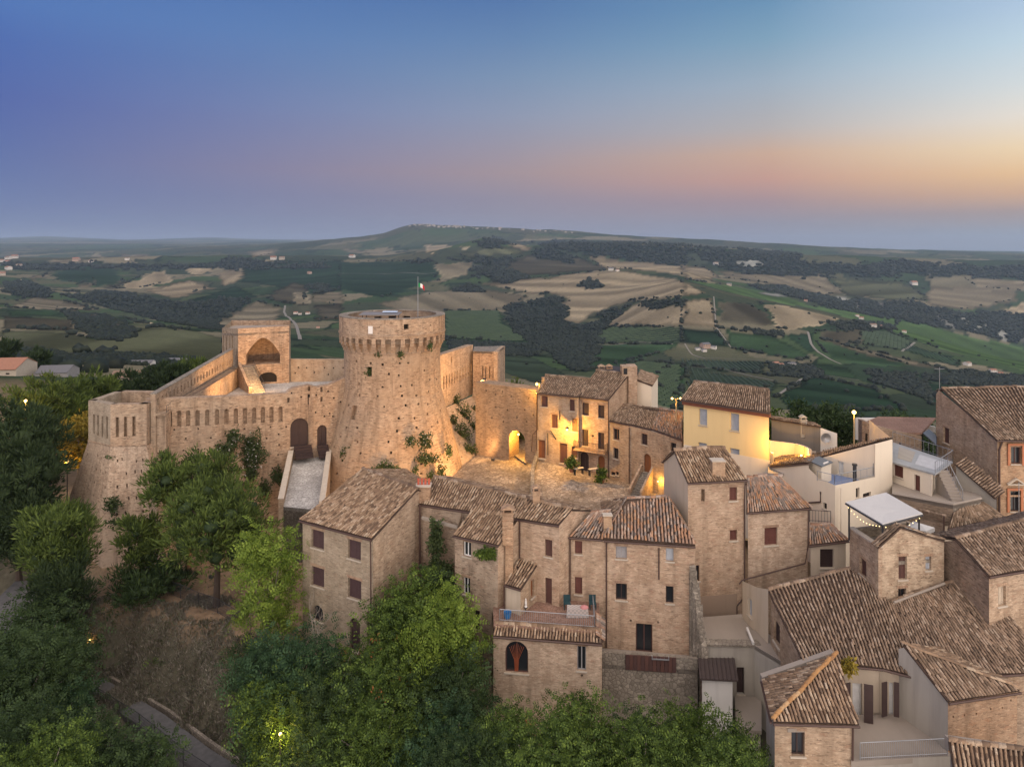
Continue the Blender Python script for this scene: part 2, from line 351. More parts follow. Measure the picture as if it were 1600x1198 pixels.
    if cap:
        C = Mesh()
        for (a, za), (b, zb2) in zip(ts, ts[1:]):
            lo = [pt(a, za, .07), pt(b, zb2, .07), pt(b, zb2, -th-.07), pt(a, za, -th-.07)]; C.prism([p+ZV*.003 for p in lo], [p+ZV*.12 for p in lo])
        obj('coping', C, cap, parent)
    for w in wins: window(parent, A, d, n, *w, mat if 'brick' in mat.name else None)
    return o
def window(parent, A, d, n, s0, s1, z0, z1, kind, colr, dp, bm=None):
    arch = 'A' in kind; colr = colr or 'brown'; w = s1-s0; m = SHUT[colr]; fw = min(.07, w*.1)
    def bx(M, a, b, q, r, za, zc, mi=0): M.box(A, d, n, ZV, (a, q, za), (b, r, zc), mi)
    def half_top(x):      # how high the arched head lets a leaf reach
        return z1
    if kind[0] == 'D':
        M = Mesh(); bx(M, s0, s0+fw, -dp-.04, -dp+.05, z0, z1); bx(M, s1-fw, s1, -dp-.04, -dp+.05, z0, z1); bx(M, s0+fw, s1-fw, -dp-.04, -dp+.05, z1-fw, z1)
        f = obj('door', M, m, parent); k = 2 if w > .95 else 1; iw = (w-2*fw)/k
        for i in range(k):
            q = Mesh(); a = s0+fw+i*iw+.008; b = a+iw-.016; bx(q, a, b, -dp-.03, -dp, z0+.01, z1-fw)
            np_ = max(2, int((b-a)/.18)); pw = (b-a)/np_
            for j in range(np_): bx(q, a+j*pw+.008, a+(j+1)*pw-.008, -dp, -dp+.018, z0+.02, z1-fw-.02)
            bx(q, b-.1, b-.06, -dp+.018, -dp+.06, (z0+z1)/2-.06, (z0+z1)/2+.08)
            obj('leaf', q, m, f)
        s = Mesh(); bx(s, s0-.06, s1+.06, -dp-.05, .1, z0-.14, z0-.004); obj('doorstep', s, SILL, f); return
    M = Mesh(); fm = m if kind[0] == 'S' else SHUT[colr]
    bx(M, s0, s0+fw, -dp-.04, -dp+.03, z0, z1); bx(M, s1-fw, s1, -dp-.04, -dp+.03, z0, z1); bx(M, s0+fw, s1-fw, -dp-.04, -dp+.03, z1-fw, z1); bx(M, s0+fw, s1-fw, -dp-.04, -dp+.03, z0, z0+fw)
    if kind[0] == 'G':
        c = (s0+s1)/2
        if w > .55: bx(M, c-.035, c+.035, -dp-.03, -dp+.035, z0+fw, z1-fw)
    f = obj('window', M, fm, parent)
    sl = Mesh(); bx(sl, s0-.08, s1+.08, -dp+.035, .09, z0-.09, z0-.003); obj('sill', sl, SILL, f)
    if bm and not arch and w > .4:
        lt = Mesh(); nb = max(4, int(w/.12)); bw = (w+.24)/nb
        for i in range(nb): bx(lt, s0-.12+i*bw+.008, s0-.12+(i+1)*bw-.008, -.02, .014+.006*(i % 2), z1+.004, z1+.2)
        obj('lintel', lt, LINT, f)
    k = 2 if w > .55 else 1; iw = (w-2*fw)/k
    for i in range(k):
        q = Mesh(); a = s0+fw+i*iw+.006; b = a+iw-.012
        if kind[0] == 'S':
            bx(q, a, b, -dp-.02, -dp+.004, z0+fw+.01, z1-fw-.01); rw = min(.07, (b-a)*.18)
            bx(q, a, a+rw, -dp+.004, -dp+.04, z0+fw+.01, z1-fw-.01); bx(q, b-rw, b, -dp+.004, -dp+.04, z0+fw+.01, z1-fw-.01)
            hh = z1-z0-2*fw; ns = max(5, int(hh/.11))
            for j in range(ns):
                zc = z0+fw+.03+(hh-.06)*j/ns; bx(q, a+rw, b-rw, -dp+.004, -dp+(.034 if j % max(3, ns//2) == 0 else .02), zc, zc+(hh-.06)/ns*.62)
            obj('shutter', q, m, f)
        else:
            bx(q, a, b, -dp-.03, -dp-.012, z0+fw+.004, z1-fw-.004); obj('pane', q, GLASS, f)
# ---------------------------------------------------------------- roofs of individual barrel tiles
def tile_mesh(name, lines, across, normal, mat, parent, w0=.2, w1=.165, h=.075, step=.34, over=1.22, jit=1.0):
    """lines: (low point, high point) of each course column; across/normal: unit vectors (single or per line)"""
    O = []; U = []; Acr = []; Nn = []; Ls = []
    for i, (a, b) in enumerate(lines):
        L = (b-a).length
        if L < .12: continue
        m = max(1, int(round(L/step))); u = (b-a)/L; ac = across[i] if isinstance(across, list) else across; nn = normal[i] if isinstance(normal, list) else normal
        sh = random.uniform(-.45, .45)*(1 if m > 2 else 0)
        for k in range(m):
            O.append(a+u*(L*(k+(sh if 0 < k else 0))/m)); U.append(u); Acr.append(ac); Nn.append(nn); Ls.append(L/m*over)
    if not O: return None
    O, U, Acr, Nn = (np.array([tuple(x) for x in q]) for q in (O, U, Acr, Nn)); Ls = np.array(Ls)[:, None]; N = len(O)
    j = lambda s: RNG.normal(0, s*jit, (N, 1))
    sag = .045*(1+np.sin(O[:, :1]*1.7+O[:, 1:2]*.9)*np.sin(O[:, 1:2]*1.3-O[:, :1]*.6)); slip = (RNG.random((N, 1)) < .035)*RNG.normal(0, .06, (N, 1)); O = O+Acr*(j(.012)+slip)+Nn*(np.abs(j(.008))+sag*(jit > 0))-U*np.abs(slip)*1.5; U = U+Acr*j(.03); ww0 = w0*(1+j(.05)); ww1 = w1*(1+j(.05)); hh = h*(1+j(.1))
    V = np.empty((N, 8, 3))
    for e, (al, ww, lift) in enumerate(((0, ww0, .035), (1, ww1, .005))):
        base = O+U*Ls*al+Nn*lift
        V[:, e*4+0] = base-Acr*ww/2; V[:, e*4+1] = base-Acr*ww*.27+Nn*hh; V[:, e*4+2] = base+Acr*ww*.27+Nn*hh; V[:, e*4+3] = base+Acr*ww/2
    q = np.array([[0,1,5,4],[1,2,6,5],[2,3,7,6],[0,3,2,1]])
    Fq = (np.arange(N)[:, None, None]*8+q[None]).reshape(-1, 4)
    return arr_obj(name, V, Fq, mat, parent, kind='stuff')
def lerp(a, b, t): return a+(b-a)*t
def roof_quad(parent, E0, E1, R1, R0, mat=None, th=.1, sp=.215, ridge=True, gutter=True, name='roof', verge=True):
    """pitched roof slope: eave E0-E1, top R0-R1 (left to right seen from outside)"""
    mat = mat or T_STD; M = Mesh(); nn = (E1-E0).cross(R0-E0).normalized()
    g = lambda u, v, o: lerp(lerp(E0, E1, u), lerp(R0, R1, u), v)-nn*o
    k_ = 1 if abs((R1-E0).dot(nn)) < .03 else 8; T = [i/k_ for i in range(k_+1)]
    for a, b in zip(T, T[1:]):
        for c, d in zip(T, T[1:]): M.face([g(a, c, .015), g(b, c, .015), g(b, d, .015), g(a, d, .015)]); M.face([g(a, d, th), g(b, d, th), g(b, c, th), g(a, c, th)])
        M.face([g(a, 0, th), g(b, 0, th), g(b, 0, .015), g(a, 0, .015)]); M.face([g(b, 1, th), g(a, 1, th), g(a, 1, .015), g(b, 1, .015)]); M.face([g(0, b, th), g(0, a, th), g(0, a, .015), g(0, b, .015)]); M.face([g(1, a, th), g(1, b, th), g(1, b, .015), g(1, a, .015)])
    r = obj(name, M, PANT, parent)
    n = max(2, int(round((E1-E0).length/sp))); lines = []; ac = []
    for i in range(n):
        u = (i+.5)/n; lines.append((lerp(E0, E1, u)-(lerp(R0, R1, u)-lerp(E0, E1, u)).normalized()*.05, lerp(R0, R1, u)))
    W = (E1-E0).length/n
    tile_mesh('roof_tile', lines, (E1-E0).normalized(), nn, mat, r, w0=W*.66, w1=W*.56, h=W*.36)
    if ridge:
        m = 3; tile_mesh('ridge_tile', [(R0+ZV*.03, R1+ZV*.03)], (R0-E0).normalized(), ZV, mat, r, w0=.3, w1=.25, h=.11, step=.4)
    if gutter:
        g = Mesh(); dn = (E0-R0).normalized(); e = Vector((dn.x, dn.y, 0)).normalized()
        g.tube([E0+e*.09-ZV*.08, E1+e*.09-ZV*.08], .07, 6); obj('gutter', g, PIPE, r)
    return r
def roof_poly(parent, pts, eave, mat=None, th=.1, sp=.205, gutter=None, name='roof'):
    """any flat sloping polygon; tile columns run straight up the slope and stop at its outline"""
    mat = mat or T_STD; M = Mesh(); c = sum(pts, Vector())/len(pts); e = (pts[eave[1]]-pts[eave[0]]).normalized()
    nn = (pts[1]-pts[0]).cross(pts[2]-pts[0]).normalized(); nn = nn if nn.z > 0 else -nn
    up = nn.cross(e); up = up if up.z > 0 else -up
    M.prism([p-nn*th for p in pts], list(pts)); r = obj(name, M, PANT, parent)
    ta = [((p-c).dot(e), (p-c).dot(up)) for p in pts]; lo = min(t[0] for t in ta); hi = max(t[0] for t in ta); n = max(2, int((hi-lo)/sp)); lines = []
    for i in range(n):
        x = lo+(hi-lo)*(i+.5)/n; ys = []
        for (x0, y0), (x1, y1) in zip(ta, ta[1:]+ta[:1]):
            if (x0-x)*(x1-x) <= 0 and abs(x1-x0) > 1e-6: ys.append(y0+(y1-y0)*(x-x0)/(x1-x0))
        if len(ys) >= 2: lines.append((c+e*x+up*(min(ys)-.04), c+e*x+up*max(ys)))
    W = (hi-lo)/n; tile_mesh('roof_tile', lines, e, nn, mat, r, w0=W*.66, w1=W*.56, h=W*.36)
    if gutter:
        g = Mesh(); a, b = gutter; g.tube([a-up*.1-ZV*.06, b-up*.1-ZV*.06], .07, 6); obj('gutter', g, PIPE, r)
    return r
def chimney(parent, p, w, h, mat, style='hood', pots=0):
    X, Y = Vector((1, 0, 0)), Vector((0, 1, 0)); M = Mesh(); M.box(p, X, Y, ZV, (-w/2, -w*.4, -1.2), (w/2, w*.4, h)); c = obj('chimney', M, mat, parent)
    q = Mesh(); q.box(p, X, Y, ZV, (-w/2-.05, -w*.4-.05, h+.002), (w/2+.05, w*.4+.05, h+.08))
    if style == 'hood':
        for sx in (-1, 1): q.box(p, X, Y, ZV, (sx*w*.38-.05, -w*.36, h+.082), (sx*w*.38+.05, w*.36, h+.3))
        lo = [p+Vector((sx*w*.62, sy*w*.52, h+.302)) for sx, sy in ((-1,-1),(1,-1),(1,1),(-1,1))]; q.prism(lo, [p+Vector((a*w*.1, b*w*.45, h+.52)) for a, b in ((-1,-1),(1,-1),(1,1),(-1,1))])
    obj('chimney_cap', q, mat if style == 'hood' else SILL, c)
    for i in range(pots):
        t = Mesh(); x = -w/2+w*(i+.5)/pots; t.lathe(p+Vector((x, 0, h+.082)), [(.1, 0), (.085, .4), (.11, .4), (.11, .48), (.05, .5)], 8); obj('chimney_pot', t, flat('terracotta_pot', (.42,.1,.06)) if i == 0 else bpy.data.materials['terracotta_pot'], c)
    return c
def downpipe(parent, pts, r=.055):
    M = Mesh(); M.tube(pts, r, 6); return obj('downpipe', M, PIPE, parent)
def gable_house(name, label, cat, E0, E1, R0, R1, zb, mat, rmat=None, back=1.0, front=(), right=(), left=(), over=.22, side=.12, chim=(), group=None, drop=None, th=.1, mats=None, backroof=True):
    """house from its front eave (E0-E1) and ridge (R0-R1); the rear slope mirrors the front one"""
    h = thing(name, label, cat, ((E0.x+E1.x+R0.x+R1.x)/4, (E0.y+E1.y+R0.y+R1.y)/4, zb), group)
    mr = mats or {}
    def hb(Rr, E):
        v = Rr-E; return Vector((Rr.x+v.x*back, Rr.y+v.y*back, Rr.z-(v.z*back if drop is None else drop)))
    lowr = Vector((0, 0, th*.6)); B0, B1 = hb(R0, E0), hb(R1, E1)
    u = (E1-E0).normalized()*side
    f0, f1 = (R0-E0), (R1-E1); k = over
    i0 = E0+f0.normalized()*k+u; i1 = E1+f1.normalized()*k-u; r0, r1 = R0+u, R1-u; b0 = B0-(B0-R0).normalized()*.1+u if back else r0; b1 = B1-(B1-R1).normalized()*.1-u if back else r1
    i0, i1, r0, r1, b0, b1 = (p-lowr for p in (i0, i1, r0, r1, b0, b1))
    wall(h, [i0, i1], zb, mr.get('front', mat), front)
    wall(h, [i1, r1, b1] if back else [i1, r1], zb, mr.get('right', mat), right)
    wall(h, [b1, b0], zb, mat)
    wall(h, [b0, r0, i0] if back else [r0, i0], zb, mr.get('left', mat), left)
    roof_quad(h, E0, E1, R1, R0, rmat, th)
    if back and backroof: roof_quad(h, B1, B0, R0+ZV*.004, R1+ZV*.004, rmat, th, ridge=False)
    for p, w, hh, st, pots in chim: chimney(h, p, w, hh, mat, st, pots)
    return h
def slab(name, pts, th, mat, parent=None):
    M = Mesh(); M.prism([p-ZV*th for p in pts], list(pts)); return obj(name, M, mat, parent)
def railing(parent, pts, h=1.0, gap=.14, mat=None, name='railing', r=.018):
    """posts, two rails and thin balusters along a polyline of floor points"""
    M = Mesh(); mat = mat or METAL
    for a, b in zip(pts, pts[1:]):
        M.tube([a+ZV*h, b+ZV*h], r*1.5, 5); M.tube([a+ZV*.12, b+ZV*.12], r, 4); L = (b-a).length; k = max(1, int(L/gap))
        for i in range(k+1): p = lerp(a, b, i/k); M.tube([p, p+ZV*h], r*(1.6 if i in (0, k) else .7), 4, cap=False)
    return obj(name, M, mat, parent)
# ---------------------------------------------------------------- the land: one sheet from the town's hill to the horizon
PROF = [  # distance, then (photo column, row) pairs that fix the height of the land there
 (170, [(-600,585),(0,590),(200,598),(400,640),(600,665),(800,700),(1000,725),(1300,735),(1600,735),(2200,735)]),
 (260, [(-600,572),(0,575),(200,578),(400,600),(600,645),(800,672),(1000,700),(1300,705),(1600,705),(2200,705)]),
 (420, [(-600,556),(0,560),(200,560),(400,578),(600,618),(800,638),(1000,668),(1200,672),(1600,682),(2200,690)]),
 (650, [(-600,530),(0,535),(200,533),(400,545),(600,585),(800,605),(1000,625),(1200,632),(1400,645),(1600,655),(2200,670)]),
 (900, [(-600,512),(0,515),(230,509),(400,528),(600,555),(800,578),(1000,590),(1200,600),(1400,618),(1600,632),(2200,640)]),
 (1200,[(-600,495),(0,492),(230,508),(400,520),(600,528),(800,548),(1000,552),(1200,560),(1400,582),(1600,602),(2200,610)]),
 (1600,[(-600,480),(0,478),(200,500),(400,505),(600,498),(800,516),(950,508),(1065,470),(1200,490),(1400,528),(1600,572),(2200,590)]),
 (1900,[(-600,470),(0,465),(200,490),(400,490),(600,482),(800,498),(950,485),(1065,440),(1200,470),(1400,515),(1600,563),(2200,580)]),
 (2200,[(-600,460),(0,452),(200,468),(400,468),(600,466),(800,472),(960,455),(1065,436),(1200,476),(1400,532),(1600,590),(2200,600)]),
 (2700,[(-600,440),(0,434),(200,446),(400,450),(600,448),(800,438),(958,421),(1065,425),(1200,455),(1400,490),(1600,535),(2200,550)]),
 (3300,[(-600,425),(0,418),(200,425),(400,430),(600,428),(700,408),(800,414),(960,422),(1200,430),(1400,448),(1600,470),(2200,480)]),
 (4100,[(-600,408),(0,405),(200,403),(400,402),(600,401),(690,390),(755,371),(820,382),(950,381),(1065,385),(1150,388),(1200,395),(1300,400),(1400,405),(1600,407),(2200,410)]),
 (5200,[(-600,415),(0,414),(200,410),(400,404),(600,400),(755,385),(950,384),(1065,386),(1200,398),(1400,408),(1600,412),(2200,415)]),
 (7500,[(-600,395),(0,394),(200,392),(400,386),(530,373),(563,370),(600,365),(628,354),(648,349),(700,352),(760,355),(864,362),(1065,373),(1200,381),(1400,391),(1600,397),(2200,398)]),
 (10000,[(-600,386),(0,384),(200,385),(400,382),(600,378),(800,376),(1000,380),(1200,386),(1400,392),(1600,396),(2200,396)]),
 (15000,[(-600,378),(0,377),(200,377),(300,379),(400,378),(600,379),(800,380),(1000,384),(1200,387.5),(1400,391),(1600,393.5),(2200,394)]),
 (22000,[(-600,373),(0,372),(70,369),(200,375),(330,371),(400,374),(600,376),(800,378),(1000,382),(1200,386.5),(1400,390),(1600,392.5),(2200,393)]),
 (40000,[(-600,376),(0,376),(400,378),(800,381),(1200,388),(1600,391.5),(2200,392)])]
DPX = 4.0; CPX = np.arange(-620, 2221, DPX); NC = len(CPX)
YR = np.concatenate([np.geomspace(22, 170, 130), np.geomspace(170, 23000, 380)[1:]]); NR = len(YR)
lnP = np.log([p[0] for p in PROF]); K = np.array([np.interp(CPX, *zip(*p[1])) for p in PROF])
ker = np.hanning(9); ker /= ker.sum(); K = np.array([np.convolve(np.pad(r, 4, 'edge'), ker, 'valid') for r in K])
def hermite(x, xs, ys):
    m = np.zeros_like(ys); dd = np.diff(ys, axis=0)/np.diff(xs)[:, None]
    m[1:-1] = np.where(dd[:-1]*dd[1:] > 0, 2*dd[:-1]*dd[1:]/(dd[:-1]+dd[1:]+1e-12), 0); m[0] = dd[0]; m[-1] = dd[-1]
    i = np.clip(np.searchsorted(xs, x)-1, 0, len(xs)-2); h = (xs[i+1]-xs[i])[:, None]; t = ((x-xs[i])[:, None])/h
    return (2*t**3-3*t**2+1)*ys[i]+(t**3-2*t**2+t)*h*m[i]+(-2*t**3+3*t**2)*ys[i+1]+(t**3-t**2)*h*m[i+1]
ROW = hermite(np.log(np.maximum(YR, 170)), lnP, K)                # photo row of the land at every (distance, column)
XX = (CPX[None]-CX)*YR[:, None]/F; YY = np.repeat(YR[:, None], NC, 1)
Zf = CZ-(ROW-HZ)*YR[:, None]/F
def vnoise(x, y, seed):
    def hsh(i, j): return np.modf(np.sin(i*127.1+j*311.7+seed*74.7)*43758.5453)[0]
    i, j = np.floor(x), np.floor(y); a, b = x-i, y-j; a = a*a*(3-2*a); b = b*b*(3-2*b)
    return (hsh(i, j)*(1-a)+hsh(i+1, j)*a)*(1-b)+(hsh(i, j+1)*(1-a)+hsh(i+1, j+1)*a)*b
def fbm(x, y, s, o=4):
    return sum(vnoise(x*2**k/s, y*2**k/s, k+1)*.5**k for k in range(o))
lift = np.clip((YY-250)/900, 0, 1)
Zf += lift*(fbm(XX, YY, 420)*11+fbm(XX+900, YY, 1500, 2)*np.clip(YY/4000, 0, 1)*14)*np.clip(2.2-YY/9000, .35, 1)
NEAR = np.array([(-70,40,-24),(-40,40,-20),(-15,38,-17),(0,38,-15.5),(20,36,-13),(45,32,-11),(-10,30,-20),(-40,28,-24),(20,26,-16),(-23,51.5,-13.6),(-28.7,56,-13.6),(-34.8,60.5,-13.5),(-42.5,64.5,-12.8),(-50,68,-11.2),(-58,72,-9.5),
 (-36,64.6,-7.5),(-32,64.2,-7.5),(-27,61.5,-7.5),(-21.6,58.2,-7.5),(-38,66.5,-7.8),(-16,55,-8),(-13,52.5,-9.5),(-8,48.5,-10.5),(0,46.5,-11.5),(7,45.5,-11.5),(13,45.5,-11),(-30,70,-7.5),(-40,72,-7.8),(-50,76,-8),(-24,72,-7.5),(-55,90,-8),(-20,62,-7.6),(-24,66,-7.5),
 (-30,90,-6),(-15,88,-8),(-5,75,-6),(5,72,-3.6),(10,80,-3.6),(20,75,-3.6),(2,84,-4),(-2,70,-5),(30,60,-7),(45,60,-6),(30,45,-8.5),(40,40,-9),(60,60,-5),(30,80,-4),(50,90,-6),(60,80,-5),(20,52,-8),(5,60,-5),
 (-75,110,-8),(-60,120,-7.5),(-30,125,-10),(0,120,-14),(30,115,-14),(60,120,-16),(-90,80,-9),(-80,60,-12),(-20,105,-2),(-45,100,-7),(-30,135,-13),(90,90,-10),(-62,84,-8.5)])
nr = YR <= 185; d2 = ((XX[nr][..., None]-NEAR[:, 0])**2+(YY[nr][..., None]-NEAR[:, 1])**2)+1.5
w = d2**-1.9; Zn = (w*NEAR[:, 2]).sum(-1)/w.sum(-1)
bl = np.clip((YY[nr]-118)/55, 0, 1); bl = bl*bl*(3-2*bl); Z = Zf.copy(); Z[nr] = Zn*(1-bl)+Zf[nr]*bl
Z[nr] += (fbm(XX[nr], YY[nr], 3.0)-.9)*.25
PYV = HZ+(CZ-Z)*F/YY; ENV = np.minimum.accumulate(PYV, 0)         # visible outline of the land
lnY = np.log(YR)
def ground(px, Y):
    c = np.clip((px-CPX[0])/DPX, 0, NC-1.001); r = np.clip(np.interp(math.log(Y), lnY, np.arange(NR)), 0, NR-1.001); i, j = int(r), int(c); a, b = r-i, c-j
    return float((Z[i, j]*(1-b)+Z[i, j+1]*b)*(1-a)+(Z[i+1, j]*(1-b)+Z[i+1, j+1]*b)*a)
def gz(x, y): return ground(CX+x*F/y, y)
def hit(px, py, y0=150):
    """the visible place on the land under a photo pixel"""
    j = int(round((px-CPX[0])/DPX)); k = np.searchsorted(YR, y0); col = PYV[k:, j]; w = np.nonzero(col <= py)[0]
    i = k+(w[0] if len(w) else len(col)-1); Y = YR[i]
    if i > k: a, b = PYV[i-1, j], PYV[i, j]; Y = YR[i-1]+(YR[i]-YR[i-1])*min(1, max(0, (a-py)/(a-b+1e-9)))
    return Vector(((px-CX)*Y/F, Y, ground(px, Y)))
REG = {'L': (0, 330, 3.0189), 'C': (530, 330, 2.9907), 'R': (1065, 330, 2.9907)}
def conv(g, pts): x0, y0, s = REG[g]; return [(x0+x/s, y0+y/s) for x, y in pts]
def inside(poly, x, y):
    r = np.zeros(x.shape, bool); n = len(poly)
    for (x0, y0), (x1, y1) in zip(poly, poly[1:]+poly[:1]):
        if y0 == y1: continue
        r ^= ((y0 > y) != (y1 > y)) & (x < (x1-x0)*(y-y0)/(y1-y0)+x0)
    return r
TAN, TAN2, OLV, GRN, DGR, BRT, WD, SCR, CLF, VIN = (.33,.245,.165), (.23,.18,.125), (.115,.112,.066), (.042,.07,.034), (.026,.047,.027), (.072,.112,.038), (.016,.024,.017), (.095,.078,.055), (.34,.31,.28), (.05,.066,.043)
